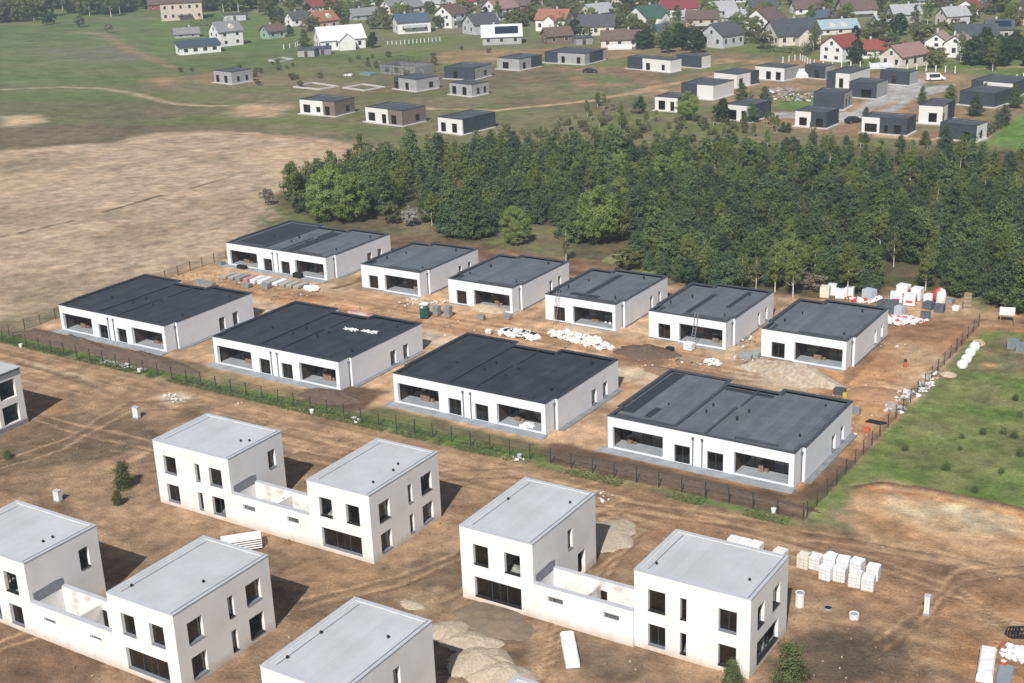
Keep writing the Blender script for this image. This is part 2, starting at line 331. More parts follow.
# green bank between the dry field and the site's far fence
paint([(262, 213), (300, 228), (340, 240), (330, 250), (280, 236), (255, 222)], (0.12, 0.12, 0.06), (0.23, 0.18, 0.11), 2, 3, seed=13)
paint([(-100, 385), (0, 350), (60, 318), (110, 300), (80, 300), (0, 320), (-100, 350)], (0.13, 0.13, 0.06), (0.24, 0.2, 0.13), 2, 3, (.2, .2), seed=14)
# farm tracks in the meadow
line([(-60, 92), (60, 87), (100, 88), (130, 93), (175, 104), (215, 106), (262, 106)], 2.2, (0.40, 0.33, 0.23), soft=1.0, warp=.8, alpha=.85)
line([(115, 42), (135, 52), (180, 70)], 2.0, (0.33, 0.24, 0.16), soft=1.5, alpha=.8)
line([(75, 32), (100, 34), (115, 40)], 5, (0.32, 0.24, 0.17), soft=3, alpha=.6)
line([(150, 18), (185, 30)], 1.8, (0.33, 0.27, 0.2), soft=1, alpha=.7)
# forest floor, clearings and the strip of brown earth behind the site
paint([(270, 200), (340, 165), (500, 145), (1100, 150), (1100, 330), (960, 315), (800, 305), (640, 280), (470, 250), (330, 240)], (0.065, 0.07, 0.032), (0.12, 0.10, 0.058), 3, 4, (.15, .15), seed=15)
paint([(400, 215), (440, 200), (460, 220), (430, 240), (390, 245)], (0.19, 0.15, 0.10), (0.14, 0.13, 0.07), 2, 3, seed=18)
paint([(490, 243), (520, 222), (560, 228), (585, 262), (520, 258)], (0.13, 0.15, 0.06), (0.16, 0.14, 0.08), 2, 3, seed=19)
paint([(600, 268), (640, 248), (665, 275), (640, 290), (610, 285)], (0.12, 0.15, 0.055), (0.17, 0.16, 0.09), 2, 3, seed=19)
paint([(360, 236), (400, 236), (480, 246), (600, 262), (640, 275), (700, 288), (800, 296), (860, 306), (830, 330), (560, 290), (395, 262)], (0.20, 0.135, 0.095), (0.145, 0.095, 0.068), 2, 2.5, (.2, .3), seed=20)
paint([(940, 290), (960, 280), (1000, 300), (1100, 318), (1100, 330), (1000, 322), (950, 318)], (0.12, 0.13, 0.055), (0.2, 0.16, 0.1), 1.5, 2, seed=21)
# building plot
paint([(-156, 108), (-39.6, 108), (-39.6, 172), (-60, 174), (-100, 168), (-130, 168), (-156.5, 166)], SAND, DIRT, 1.0, 1.5, (0.10, 0.22), 0.0, px=False, seed=22, relh=.07, gain=1.3)
paint([(-158, 129), (-52, 129), (-52, 147), (-158, 147)], (0.50, 0.355, 0.23), (0.32, 0.21, 0.13), 2, 2, (0.09, 0.4), 0.0, px=False, seed=23, relh=.10)
paint([(-152, 132.5), (-70, 132.5), (-62, 134), (-62, 137.5), (-152, 138.2)], (0.54, 0.46, 0.36), (0.42, 0.33, 0.24), 0.4, 0.7, (0.03, 0.7), 0.0, px=False, seed=24, alpha=.85, gain=1)
paint([(-63, 112), (-40, 112), (-39.5, 182), (-10, 186), (30, 190), (30, 173), (-36, 170), (-52, 176), (-60, 160)], SANDO, (0.26, 0.165, 0.10), 1.5, 2, (0.12, 0.2), 0.6, px=False, seed=25, relh=.12)
paint([(1000, 330), (1100, 335), (1100, 318), (960, 316), (900, 325)], (0.28, 0.175, 0.11), (0.21, 0.135, 0.085), 1.5, 2, (.05, .5), 0.2, seed=26)
for q, r, c in (((905, 345), 3, PALE), ((935, 360), 3, PALE), ((880, 395), 2.5, (0.45, 0.28, 0.15)), ((870, 415), 3, (0.46, 0.3, 0.17)), ((900, 390), 3.5, PALE), ((930, 375), 3, PALE), ((880, 440), 3, (.42, .3, .19)), ((850, 375), 3.5, (.42, .25, .13)), ((770, 378), 4, (.5, .43, .34)), ((560, 300), 4, (.45, .34, .23)), ((330, 290), 3, (.45, .36, .26)), ((480, 320), 3.5, (.45, .3, .18)), ((420, 300), 3, (.46, .34, .22)), ((640, 330), 3, (.48, .38, .27)), ((730, 355), 4, (.44, .36, .27)), ((925, 300), 4, (.42, .3, .2)), ((880, 320), 5, (.24, .15, .095)), ((905, 330), 5, (.24, .155, .1)), ((300, 300), 3, (.38, .2, .1)), ((350, 310), 2, (.36, .19, .1)), ((640, 360), 2.5, (.16, .1, .07)), ((950, 310), 4, (.44, .33, .22)), ((990, 318), 3, (.44, .33, .22)), ((900, 305), 4, (.42, .32, .23))):
    blob(*q, r, c, squash=(1.3, .8), alpha=.75, seed=int(q[0]))
# wheel tracks inside the plot
for k in range(9):
    y0 = 139.5+k*.75; line([(-150, y0+rng.uniform(-.4, .4)), (-120, y0+rng.uniform(-1, 1)), (-90, y0+rng.uniform(-.6, .6)), (-58, y0+rng.uniform(-.5, .5))], .45, (0.22, 0.145, 0.09), px=False, alpha=.5, seed=k, dep=-.06)
for k in range(8):
    o_ = k*.8; line([(330+o_*1.5, 288), (352+o_*2, 283-k*.4), (365+o_, 274-k), (392+o_, 262)], .4, (0.17, 0.11, 0.07), alpha=.7, seed=30+k, dep=-.08)
for k in range(12):
    s_ = k*2.1; line([(835+s_*.5, 395-s_), (880+s_*.4, 350-s_*.7), (930, 330-s_*.4), (975+s_, 322-s_*.2), (1060, 330-s_*.3)], .45, (0.21, 0.135, 0.085), alpha=.45, seed=40+k, dep=-.06)
# topsoil along the front of the plot, then the green verge at the fence
def strip(x0, x1, y0, y1, ca, cb, seed, soft=.5, warp=.9, **k): paint([(x0, y0), (x1, y0), (x1, y1), (x0, y1)], ca, cb, soft, warp, px=False, seed=seed, **k)
strip(-156, -122, 108.9, 113.6, TOPS, TOPS2, 31); strip(-127, -98, 109.5, 113.0, (0.25, 0.19, 0.115), (0.16, 0.15, 0.07), 32, alpha=.8)
strip(-103, -95, 109.5, 117, TOPS, TOPS2, 33); strip(-94, -69, 108.8, 112.8, (0.17, 0.125, 0.08), (0.14, 0.14, 0.06), 34)
strip(-70, -39.5, 108.6, 113.4, TOPS, TOPS2, 35); strip(-39.9-2.5, -39.6, 110, 124, TOPS, TOPS2, 36)
strip(-158, -68, 106.6, 109.9, (0.08, 0.14, 0.035), (0.12, 0.15, 0.055), 37, ns=(.4, .4), soft=.6, warp=.9)
strip(-70, -40, 106.8, 108.7, (0.09, 0.14, 0.045), (0.17, 0.15, 0.08), 38, ns=(.4, .4), soft=.6, warp=.8)
# brown building land in front
paint([(-300, 0), (60, 0), (60, 90), (-30, 106), (-41, 107), (-300, 106.5)], DIRT, DIRT2, 1.0, 1.0, (0.07, 0.16), -0.15, px=False, seed=41, relh=.12, gain=2.2)
paint([(-300, 0), (60, 0), (60, 90), (-30, 106), (-41, 107), (-300, 106.5)], (.36, .265, .18), (.15, .105, .072), 1.0, 1.0, (0.28, 0.5), -0.3, px=False, seed=141, gain=2.6, alpha=.38)
paint([(-170, 99.5), (-100, 98.5), (-60, 98), (-41, 99), (-25, 100), (60, 88), (60, 100), (-30, 109), (-41, 106.9), (-170, 106.8)], (0.40, 0.295, 0.20), (0.26, 0.175, 0.11), 1.2, 1.2, (0.05, 0.6), -0.03, px=False, seed=42, gain=1.5, relh=.08)
for k in range(14):
    y0 = 99+k*.55; line([(-165, y0+rng.uniform(-.5, .5)), (-120, y0+rng.uniform(-.6, .6)), (-85, y0-.3+rng.uniform(-.6, .6)), (-50, y0-.4+rng.uniform(-.5, .5)), (-32, y0-.6), (-5, y0-5-k*.2)], .4,
         (0.20, 0.13, 0.08) if k % 3 else (0.44, 0.34, 0.25), px=False, alpha=.55, seed=60+k, dep=-.07 if k % 3 else .04)
line([(20, 362), (60, 374), (120, 392), (175, 408), (260, 425)], 1.2, (0.15, 0.115, 0.07), alpha=.8, seed=77, dep=-.14, warp=.6)
line([(20, 360), (60, 371), (120, 388), (175, 402)], .6, (0.42, 0.35, 0.26), alpha=.7, seed=78, dep=.12, warp=.5)
# damp and dusty patches
for q, r, c, sq in (((55, 445), 9, (.175, .135, .095), (1.8, .8)), ((110, 430), 5, (.17, .13, .095), (1.6, .8)), ((20, 460), 5, (.165, .125, .08), (1.5, 1)), ((130, 395), 5, (.30, .215, .145), (2, .7)), ((35, 405), 4, (.31, .2, .12), (1.6, .7)),
         ((925, 650), 2.6, (.42, .31, .21), (1.1, .9)), ((900, 600), 6, (.30, .20, .13), (1.5, .8)), ((822, 628), 2.2, (.42, .30, .2), (1.2, .8)), ((848, 660), 3.4, (.115, .092, .07), (1.2, 1.0)), ((868, 643), 2.6, (.12, .095, .072), (1.2, .8)), ((812, 668), 2.0, (.12, .095, .072), (1.2, .8)), ((985, 555), 1.6, (.15, .10, .07), (2.5, .5)), ((965, 520), 2.5, (.56, .49, .37), (2, .6)), ((1000, 530), 2, (.40, .2, .1), (1.5, .5)), ((940, 530), 2, (.42, .26, .15), (1.6, .5)),
        ((560, 600), 5, (.16, .12, .085), (1.2, 1)), ((445, 575), 4, (.17, .13, .09), (1, 1)), ((605, 662), 3, (.15, .12, .09), (1.3, 1)), ((470, 640), 4, (.15, .115, .08), (1.2, .9)), ((420, 600), 3, (.34, .26, .18), (1, .7)),
        ((60, 565), 3, (.18, .13, .09), (1, 1)), ((30, 660), 5, (.17, .115, .08), (1.4, .8)), ((150, 470), 5, (.28, .20, .135), (1.5, .8)), ((90, 480), 5, (.30, .215, .145), (1.5, .7)), ((340, 580), 4, (.28, .195, .125), (1.2, .8)),
        ((990, 590), 5, (.33, .21, .125), (1.2, 1)), ((915, 565), 6, (.22, .145, .095), (2, .5)), ((965, 545), 7, (.37, .275, .19), (2, .6)), ((1000, 660), 4, (.36, .22, .12), (1, 1)), ((300, 470), 4, (.29, .2, .13), (1.4, .8)), ((700, 540), 4, (.3, .19, .12), (1.4, .6)),
        ((125, 365), 2, (.6, .56, .5), (2, .4)), ((170, 398), 2.2, (.62, .56, .46), (1.2, .7)), ((580, 560), 5, (.21, .14, .09), (1, 1)), ((480, 660), 5, (.17, .13, .09), (1, 1))):
    blob(*q, r, c, squash=sq, alpha=.9, soft=r*.28, warp=r*.8, cb=tuple(v*.8 for v in c), ns=(.5, .5), seed=int(q[0]+q[1]))
# a darker damp run where vehicles crossed, left
line([(0, 452), (50, 462), (110, 452), (160, 425), (200, 410)], 3.2, (0.155, 0.125, 0.085), soft=1.5, alpha=.75, seed=80, dep=-.08, warp=1.2)
line([(60, 480), (100, 472), (140, 455), (160, 440)], .8, (0.40, 0.29, 0.19), soft=.6, alpha=.75, seed=81, warp=.8)
for k in range(26):
    x0, y0 = rng.uniform(-130, -15), rng.uniform(52, 98); a = rng.uniform(-.5, .5); L_ = rng.uniform(6, 18)
    line([(x0, y0), (x0+L_*.5*math.cos(a), y0+L_*.5*math.sin(a)), (x0+L_*math.cos(a+.2), y0+L_*math.sin(a+.2))], .45, (0.17, 0.11, 0.07) if k % 2 else (0.36, 0.26, 0.17), px=False, alpha=.5, seed=100+k, dep=-.05)
for pl in ([(440, 600), (520, 560), (620, 500), (760, 520)], [(300, 600), (400, 575), (470, 545), (520, 500), (600, 480)], [(230, 470), (300, 450), (420, 470), (520, 465)], [(0, 400), (80, 425), (150, 440), (230, 480)], [(790, 540), (880, 560), (960, 590), (1040, 640)], [(800, 530), (900, 545), (1040, 570)], [(880, 640), (930, 600), (960, 570), (1040, 560)], [(600, 500), (640, 520), (560, 620), (540, 680)], [(0, 460), (60, 440), (130, 400), (200, 395)], [(60, 620), (0, 640), (-40, 660)]):
    for k in range(4):
        o_ = (k//2)*9+(k % 2)*3; line([(a+o_*.3, c+o_) for a, c in pl], .32, (.15, .10, .068) if k % 2 else (.42, .31, .21), alpha=.75, seed=200+k+int(pl[0][0]), dep=-.05, soft=.25, warp=.5)
# meadow to the right and the scraped clay below it
paint([(808, 519), (812, 505), (979, 335), (1000, 330), (1200, 350), (1200, 530), (1024, 511), (940, 492), (880, 483), (845, 500), (830, 520)], (0.10, 0.145, 0.045), (0.165, 0.175, 0.08), .7, 1.0, (0.3, 0.3), seed=43, gain=1.5)
paint([(1010, 352), (1200, 360), (1200, 385), (1000, 372)], (0.2, 0.155, 0.105), (0.12, 0.12, 0.05), 1.5, 2, seed=44, alpha=.8)
paint([(975, 355), (1010, 335), (1040, 345), (985, 370)], (0.28, 0.2, 0.13), (0.15, 0.14, 0.07), 1.2, 1.5, seed=45, alpha=.8)
for q, r in (((940, 430), 3), ((990, 400), 3), ((960, 460), 4), ((1010, 440), 3), ((910, 455), 2.5), ((980, 385), 2)): blob(*q, r, (.17, .16, .09), alpha=.5, seed=int(q[0]))
paint([(855, 490), (880, 483), (940, 493), (1024, 512), (1200, 530), (1200, 600), (1024, 560), (960, 555), (900, 540), (862, 532), (850, 510)], (0.50, 0.375, 0.24), (0.33, 0.215, 0.13), 1.0, 1.5, (0.07, 0.4), -0.25, seed=46, relh=.2, gain=1.6)
line([(856, 489), (880, 483.5), (940, 493), (1024, 511.5), (1120, 522)], .9, (0.15, 0.10, 0.07), alpha=1, seed=47, dep=.25, warp=.4)
line([(870, 490), (930, 498), (1024, 517), (1120, 527)], .9, (0.38, 0.19, 0.09), alpha=.75, seed=48, warp=.6)
blob(960, 517, 3.2, (.52, .47, .34), squash=(1.8, .6), alpha=.8)
blob(988, 365, 0.8, (.5, .36, .22)); blob(948, 374, 1.2, (.2, .13, .085))
# middle distance: earth, drives and concrete lanes
M1 = (0.27, 0.195, 0.13); M2 = (0.18, 0.14, 0.085)
for pl, ca, cb in (([(380, 75), (470, 70), (560, 66), (700, 70), (640, 82), (520, 84), (400, 100), (330, 100)], M2, (0.12, .12, .06)), ([(640, 82), (780, 62), (1030, 80), (1030, 140), (900, 145), (760, 128), (720, 105), (660, 108)], (0.145, .14, .07), M1),
        ([(440, 50), (640, 46), (830, 60), (820, 68), (640, 58), (500, 60), (420, 66)], (0.32, .22, .14), (0.16, .14, .075)), ([(230, 108), (255, 104), (290, 106), (275, 117), (235, 118)], (0.46, .36, .25), (0.36, .27, .18)),
        ([(145, 80), (175, 76), (180, 82), (160, 86)], (0.36, .24, .15), (0.2, .15, .09)), ([(195, 76), (220, 70), (262, 72), (255, 82), (200, 84)], (0.30, .19, .12), (0.18, .14, .08)), ([(560, 68), (640, 66), (660, 84), (580, 88)], (0.26, .18, .12), (0.2, .15, .1)),
        ([(770, 112), (860, 120), (900, 132), (980, 134), (960, 142), (860, 136), (770, 128)], (0.25, .175, .115), (0.17, .13, .085)), ([(500, 95), (620, 100), (640, 112), (520, 110)], (0.18, .14, .09), (.12, .12, .06)),
        ([(840, 105), (905, 100), (910, 112), (850, 115)], (0.33, .22, .14), (.3, .2, .13)), ([(900, 72), (960, 70), (965, 82), (905, 84)], (0.34, .24, .16), (.28, .2, .13))):
    paint(pl, ca, cb, 3, 3, (.08, .08), seed=len(pl)+int(pl[0][0]))
for pl, wd, c in (([(480, 112), (520, 108), (560, 104), (600, 100)], 2.5, (.42, .33, .22)), ([(640, 90), (670, 84), (700, 80), (730, 74), (760, 68)], 3.2, (.38, .27, .18)), ([(600, 98), (640, 92), (665, 90)], 3, (.36, .27, .19)),
        ([(410, 108), (500, 110), (515, 108)], 1.6, (.42, .34, .22)), ([(930, 140), (900, 137), (880, 135)], 3, (.44, .33, .22)), ([(655, 70), (700, 66), (740, 60), (800, 66)], 3, (.36, .26, .17)), ([(900, 60), (960, 70), (1030, 66)], 3, (.36, .27, .18))):
    line(pl, wd, c, soft=1.4, warp=1.2, alpha=.9, seed=int(pl[0][0]))
for pl in ([(848, 118), (868, 98), (905, 88), (935, 86), (955, 84), (950, 90), (915, 98), (895, 112), (872, 116), (900, 100)], [(772, 112), (848, 112), (848, 118), (772, 118)], [(835, 112), (870, 113), (860, 122), (836, 124)], [(900, 78), (925, 80), (925, 88), (880, 92)]):
    paint(pl, (0.40, 0.39, 0.37), (0.33, 0.32, 0.3), 1.0, .6, seed=51)
paint([(1000, 128), (1030, 110), (1100, 120), (1100, 160), (1016, 150), (985, 142)], (0.09, 0.165, 0.04), (0.12, 0.18, .06), 1.2, 1, seed=52)
paint([(776, 96), (820, 96), (830, 108), (780, 110)], (0.09, 0.16, 0.035), (0.13, 0.15, .06), 2, 2, seed=53)
for pl in ([(145, 20), (230, 12), (290, 24), (260, 48), (160, 52)], [(270, 28), (300, 26), (330, 40), (280, 44)], [(380, 42), (470, 36), (520, 46), (440, 50)], [(520, 30), (560, 40), (520, 46)], [(840, 60), (960, 66), (1000, 60), (960, 74), (860, 68)], [(570, 72), (610, 74), (640, 82), (600, 84)]):
    paint(pl, (0.085, 0.14, 0.04), (0.12, 0.14, 0.06), 4, 5, (.08, .08), seed=54, alpha=.9)
paint([(265, -20), (1100, -40), (1100, 60), (900, 62), (620, 48), (300, 52)], (0.105, 0.125, 0.05), (0.19, 0.16, 0.105), 6, 6, (.06, .06), seed=55, alpha=.55)
paint([(262, 62), (420, 62), (500, 66), (480, 72), (300, 78), (255, 72)], (.095, .115, .045), (.14, .135, .07), 3, 4, seed=91, alpha=.7)
line([(215, 60), (262, 56), (330, 58)], 6, (.07, .095, .035), soft=5, alpha=.6, warp=3)
line([(150, 70), (200, 66), (250, 74)], 5, (.075, .10, .04), soft=4, alpha=.6, warp=3)
line([(50, 99), (110, 98), (150, 104)], 5, (.085, .095, .04), soft=4, alpha=.5, warp=3)
line([(200, 118), (240, 120), (300, 122), (380, 130)], 7, (.085, .115, .04), soft=5, alpha=.6, warp=3)
line([(340, 100), (420, 92), (520, 96)], 8, (.085, .11, .04), soft=6, alpha=.5, warp=3)
# fine grain baked in at the grid's own scale
g1 = fbm(X*1.1, Y*1.1, 70, 3); g2 = fbm(X*.33, Y*.33, 75, 4)
colr *= (1+(g1-.5)*.8+(g2-.5)*.6)[:, None]
_d = np.clip((colr[:, 0]/np.maximum(colr[:, 1], 1e-4)-1.08)/.22, 0, 1)[:, None]
_g = np.clip((colr[:, 1]/np.maximum(colr[:, 0], 1e-4)-.95)/.12, 0, 1)[:, None]*(colr[:, 2:3] < .6*colr[:, 1:2])
colr *= _d*np.array([1.09, .985, .88])+(1-_d)*(_g*np.array([1.16, 1.16, .98])+(1-_g))
near = np.exp(-((np.clip(np.abs(X+90)-75, 0, 1e9)/25)**2))*np.exp(-((np.clip(np.abs(Y-115)-70, 0, 1e9)/25)**2))
Z = relief*near+0.03*(g1-.5)*near-0.02
me = bpy.data.meshes.new('ground')
ii = np.arange(NX*NY).reshape(NY, NX)
fc = np.stack([ii[:-1, :-1], ii[:-1, 1:], ii[1:, 1:], ii[1:, :-1]], -1).reshape(-1, 4).astype(np.int32)
me.vertices.add(len(X)); me.vertices.foreach_set('co', np.stack([X, Y, Z], -1).astype(np.float32).ravel())
me.loops.add(fc.size); me.loops.foreach_set('vertex_index', fc.ravel())
me.polygons.add(len(fc)); me.polygons.foreach_set('loop_start', np.arange(0, fc.size, 4, dtype=np.int32)); me.polygons.foreach_set('loop_total', np.full(len(fc), 4, dtype=np.int32))
me.update(calc_edges=True)
ca_ = me.color_attributes.new('soil', 'FLOAT_COLOR', 'POINT')
ca_.data.foreach_set('color', np.concatenate([np.clip(colr, 0.01, .8), np.ones((len(X), 1))], 1).astype(np.float32).ravel())
gm = bpy.data.materials.new('earth_and_grass'); gm.use_nodes = True; n = gm.node_tree; L = n.links; b = n.nodes['Principled BSDF']
b.inputs['Roughness'].default_value = .95; b.inputs['Specular IOR Level'].default_value = .15
at = n.nodes.new('ShaderNodeAttribute'); at.attribute_name = 'soil'; tc = n.nodes.new('ShaderNodeTexCoord')
n1 = n.nodes.new('ShaderNodeTexNoise'); n1.inputs['Scale'].default_value = 3.2; n1.inputs['Detail'].default_value = 8; n1.inputs['Roughness'].default_value = .7
n2 = n.nodes.new('ShaderNodeTexNoise'); n2.inputs['Scale'].default_value = .45; n2.inputs['Detail'].default_value = 8; n2.inputs['Roughness'].default_value = .65
for q in (n1, n2): L.new(tc.outputs['Object'], q.inputs['Vector'])
ad = n.nodes.new('ShaderNodeMath'); ad.operation = 'ADD'; L.new(n1.outputs['Fac'], ad.inputs[0]); L.new(n2.outputs['Fac'], ad.inputs[1])
n3 = n.nodes.new('ShaderNodeTexNoise'); n3.inputs['Scale'].default_value = 6.5; n3.inputs['Detail'].default_value = 3; L.new(tc.outputs['Object'], n3.inputs['Vector'])
c3 = n.nodes.new('ShaderNodeValToRGB'); e3 = c3.color_ramp.elements; e3[0].position = .30; e3[0].color = (.62, .62, .62, 1); e3[1].position = .40; e3[1].color = (1, 1, 1, 1); q3 = e3.new(.64); q3.color = (1, 1, 1, 1); q3 = e3.new(.72); q3.color = (1.5, 1.5, 1.45, 1); L.new(n3.outputs['Fac'], c3.inputs[0])
mr = n.nodes.new('ShaderNodeMapRange'); mr.inputs[1].default_value = .62; mr.inputs[2].default_value = 1.38; mr.inputs[3].default_value = .55; mr.inputs[4].default_value = 1.5
L.new(ad.outputs[0], mr.inputs[0]); vm = n.nodes.new('ShaderNodeVectorMath'); vm.operation = 'SCALE'; L.new(at.outputs['Color'], vm.inputs[0]); L.new(mr.outputs[0], vm.inputs['Scale'])
v3 = n.nodes.new('ShaderNodeVectorMath'); v3.operation = 'MULTIPLY'; L.new(vm.outputs[0], v3.inputs[0]); L.new(c3.outputs[0], v3.inputs[1]); L.new(v3.outputs[0], b.inputs['Base Color'])
bp = n.nodes.new('ShaderNodeBump'); bp.inputs['Strength'].default_value = .9; bp.inputs['Distance'].default_value = .2; L.new(n1.outputs['Fac'], bp.inputs['Height']); L.new(bp.outputs[0], b.inputs['Normal'])
me.materials.append(gm); go = bpy.data.objects.new('ground', me); COL.objects.link(go); tag(go, kind='structure')
del X, Y, Z, colr, relief, fc
# ================================================================== WINDOWS
def window(parent, P, u0, u1, z0, z1, th, frame=FRAME, rec=0.16, mull=0, sill=True, pane=True, sillm=None, nm='window'):
    """P(u, depth, z); frame with glass pane and sill as sub-parts"""
    f = MB(frame); t = .055; a, b = rec, rec+.06
    def bar(ua, ub, za, zb):
        pts = [P(ua, a, za), P(ub, a, za), P(ub, a, zb), P(ua, a, zb), P(ua, b, za), P(ub, b, za), P(ub, b, zb), P(ua, b, zb)]
        f.add(pts, [(0, 1, 2, 3), (5, 4, 7, 6), (0, 4, 5, 1), (1, 5, 6, 2), (2, 6, 7, 3), (3, 7, 4, 0)])
    e = .004
    bar(u0+e, u0+t, z0+e, z1-e); bar(u1-t, u1-e, z0+e, z1-e); bar(u0+t, u1-t, z0+e, z0+t); bar(u0+t, u1-t, z1-t, z1-e)
    for k in range(mull): um = u0+(u1-u0)*(k+1)/(mull+1); bar(um-.035, um+.035, z0+t, z1-t)
    fo = f.build(nm, parent)
    if pane:
        g = MB(GLASS); c = rec+.03; g.quad(P(u0+t, c, z0+t), P(u1-t, c, z0+t), P(u1-t, c, z1-t), P(u0+t, c, z1-t)); g.build('pane', fo)
    if sill:
        s = MB(sillm or SEAM); q = [P(u0+e, -.05, z0+.004), P(u1-e, -.05, z0+.004), P(u1-e, rec-.005, z0+.02), P(u0+e, rec-.005, z0+.02), P(u0+e, -.05, z0+.04), P(u1-e, -.05, z0+.04), P(u1-e, rec-.005, z0+.06), P(u0+e, rec-.005, z0+.06)]
        s.add(q, [(0, 3, 2, 1), (4, 5, 6, 7), (0, 1, 5, 4), (1, 2, 6, 5), (2, 3, 7, 6), (3, 0, 4, 7)]); s.build('sill', fo)
    return fo
def mapS(ox, oy): return lambda u, d, z: (ox+u, oy+d, z)          # outer face looks to -y
def mapE(ox, oy): return lambda u, d, z: (ox-d, oy+u, z)          # outer face looks to +x
def mapN(ox, oy): return lambda u, d, z: (ox-u, oy-d, z)          # outer face looks to +y
def mapW(ox, oy): return lambda u, d, z: (ox+d, oy-u, z)          # outer face looks to -x
def vent(parent, x, y, z, h=.35, r=.09, m=BLACK, nm='roof_vent'):
    v = MB(m); v.tube([(x, y, z), (x, y, z+h)], [r, r], 8); v.tube([(x, y, z+h-.05), (x, y, z+h+.06)], [r*1.6, r*1.3], 8); return v.build(nm, parent)

# ================================================================== BUNGALOWS
H1 = 3.7
BRW_ = mat('brown_boards', (.16, .105, .075), .9, (.26, .19, .14), 3)
def bungalow(x, y, duplex, D, label, group, roofm, capm, FW=None, style=0, clutter=True):
    FW = FW or (20.85 if duplex else 10.9)
    t = empty('duplex_bungalow' if duplex else 'bungalow', (x, y, 0), 0, label, 'bungalow', group)
    fd = 1.9; oL, oR = .3, .42
    if duplex:
        fh = [(.57, 6.5, 0.12, 2.6), (7.8, 9.6, .05, 2.07), (11.5, 13.3, .05, 2.07), (14.47, 20.3, 0.12, 2.6)]
        notch = [(13.5, D), (13.5, D-1.15), (7.35, D-1.15), (7.35, D)]; sideh = [(9.5, 10.65, .12, 1.98), (12.15, 13.25, .12, 1.98)]
    else:
        fh = [(1.35, 3.1, .18, 2.2), (4.35, 10.45, 0.12, 2.62)]
        notch = [(3.0, D), (3.0, D-1.1), (-oL, D-1.1)]; sideh = [(9.35, 10.15, .35, 2.25), (11.85, 12.65, .35, 2.25)]
    plan = [(0, 0), (FW, 0), (FW, fd), (FW+oR, fd), (FW+oR, D)] + notch + ([(-oL, D)] if duplex else []) + [(-oL, fd+.8), (0, fd+.8)]
    # outer walls following the plan, one mesh with real openings
    wb = MB(PLAST)
    th = .4
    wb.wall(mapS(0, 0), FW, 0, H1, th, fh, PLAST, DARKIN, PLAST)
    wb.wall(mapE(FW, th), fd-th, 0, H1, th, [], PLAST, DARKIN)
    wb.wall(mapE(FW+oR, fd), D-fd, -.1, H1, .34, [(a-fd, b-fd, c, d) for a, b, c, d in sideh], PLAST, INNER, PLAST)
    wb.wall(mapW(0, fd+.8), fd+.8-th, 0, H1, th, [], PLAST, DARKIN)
    wb.wall(mapW(-oL, D if duplex else D-1.1), (D if duplex else D-1.1)-fd-.8, -.1, H1, .34, [], PLAST, INNER)
    bx = FW+oR-.345
    if duplex:
        wb.wall(mapN(bx, D), bx-13.5, 0, H1, th, [(1.5, 3.2, .9, 2.3)], PLAST, INNER); wb.wall(mapN(13.5, D-1.15), 13.5-7.35, 0, H1, th, [], PLAST, INNER)
        wb.wall(mapN(7.35, D), 7.35-(-oL+.345), 0, H1, th, [(1.5, 3.2, .9, 2.3)], PLAST, INNER)
        wb.wall(mapW(13.5+.002, D-th-.002), 1.15-.004, 0, H1, .3, [], PLAST, INNER); wb.wall(mapE(7.35-.002, D-1.15), 1.15-th-.004, 0, H1, .3, [], PLAST, INNER)
    else:
        wb.wall(mapN(bx, D), bx-3.0, 0, H1, th, [(2, 4, .9, 2.3)], PLAST, INNER); wb.wall(mapN(3.0, D-1.1), 3.0+oL-.345, 0, H1, th, [], PLAST, INNER)
        wb.wall(mapW(3.002, D-th-.002), 1.1-.004, 0, H1, .3, [], PLAST, INNER)
    wb.build('outer_wall', t)
    # loggias: cheeks and glazed back walls, rooms behind them
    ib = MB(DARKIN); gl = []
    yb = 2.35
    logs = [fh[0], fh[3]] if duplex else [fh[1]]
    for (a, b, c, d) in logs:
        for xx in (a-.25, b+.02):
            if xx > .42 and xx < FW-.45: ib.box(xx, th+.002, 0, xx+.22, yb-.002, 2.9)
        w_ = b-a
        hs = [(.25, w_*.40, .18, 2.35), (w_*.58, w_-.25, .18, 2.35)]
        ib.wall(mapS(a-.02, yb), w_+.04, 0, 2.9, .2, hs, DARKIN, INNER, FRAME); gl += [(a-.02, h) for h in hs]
    wins = [fh[1], fh[2]] if duplex else [fh[0]]
    ib.box(.45, th+.01, 2.72, FW-.45, D-1.7, 2.9, INNER)            # ceiling
    ib.box(.42, 6.0, .01, FW-.02, 6.2, 2.7, INNER)                   # a cross wall inside
    for xx in ([7.1, 10.45, 13.9] if duplex else [3.85]): ib.box(xx, th+.02, .01, xx+.12, 5.98, 2.7, INNER)
    ib.build('inner_wall', t)
    for x0, h in gl: window(t, mapS(x0, yb), h[0], h[1], h[2], h[3], .2, rec=.04, mull=1, sill=False, nm='glazed_door')
    for h in wins: window(t, mapS(0, 0), h[0], h[1], h[2], h[3], th, rec=.22, mull=1, sill=False)
    for h in sideh: window(t, mapE(FW+oR, 0), h[0], h[1], h[2], h[3], th+oR, rec=.28, mull=0, sill=True)
    # roof: membrane, raised kerbs, parapet
    rb = MB(roofm); inn = inset(plan, .34)
    rb.prism(inn, 2.95, 3.5, roofm); rb.build('roof', t)
    pb = MB(capm); ring(pb, inset(plan, -.035), inset(plan, .345), H1+.002, H1+.09, capm); ring(pb, inset(plan, .34), inset(plan, .40), 3.49, H1+.002, capm); pb.build('parapet', t)
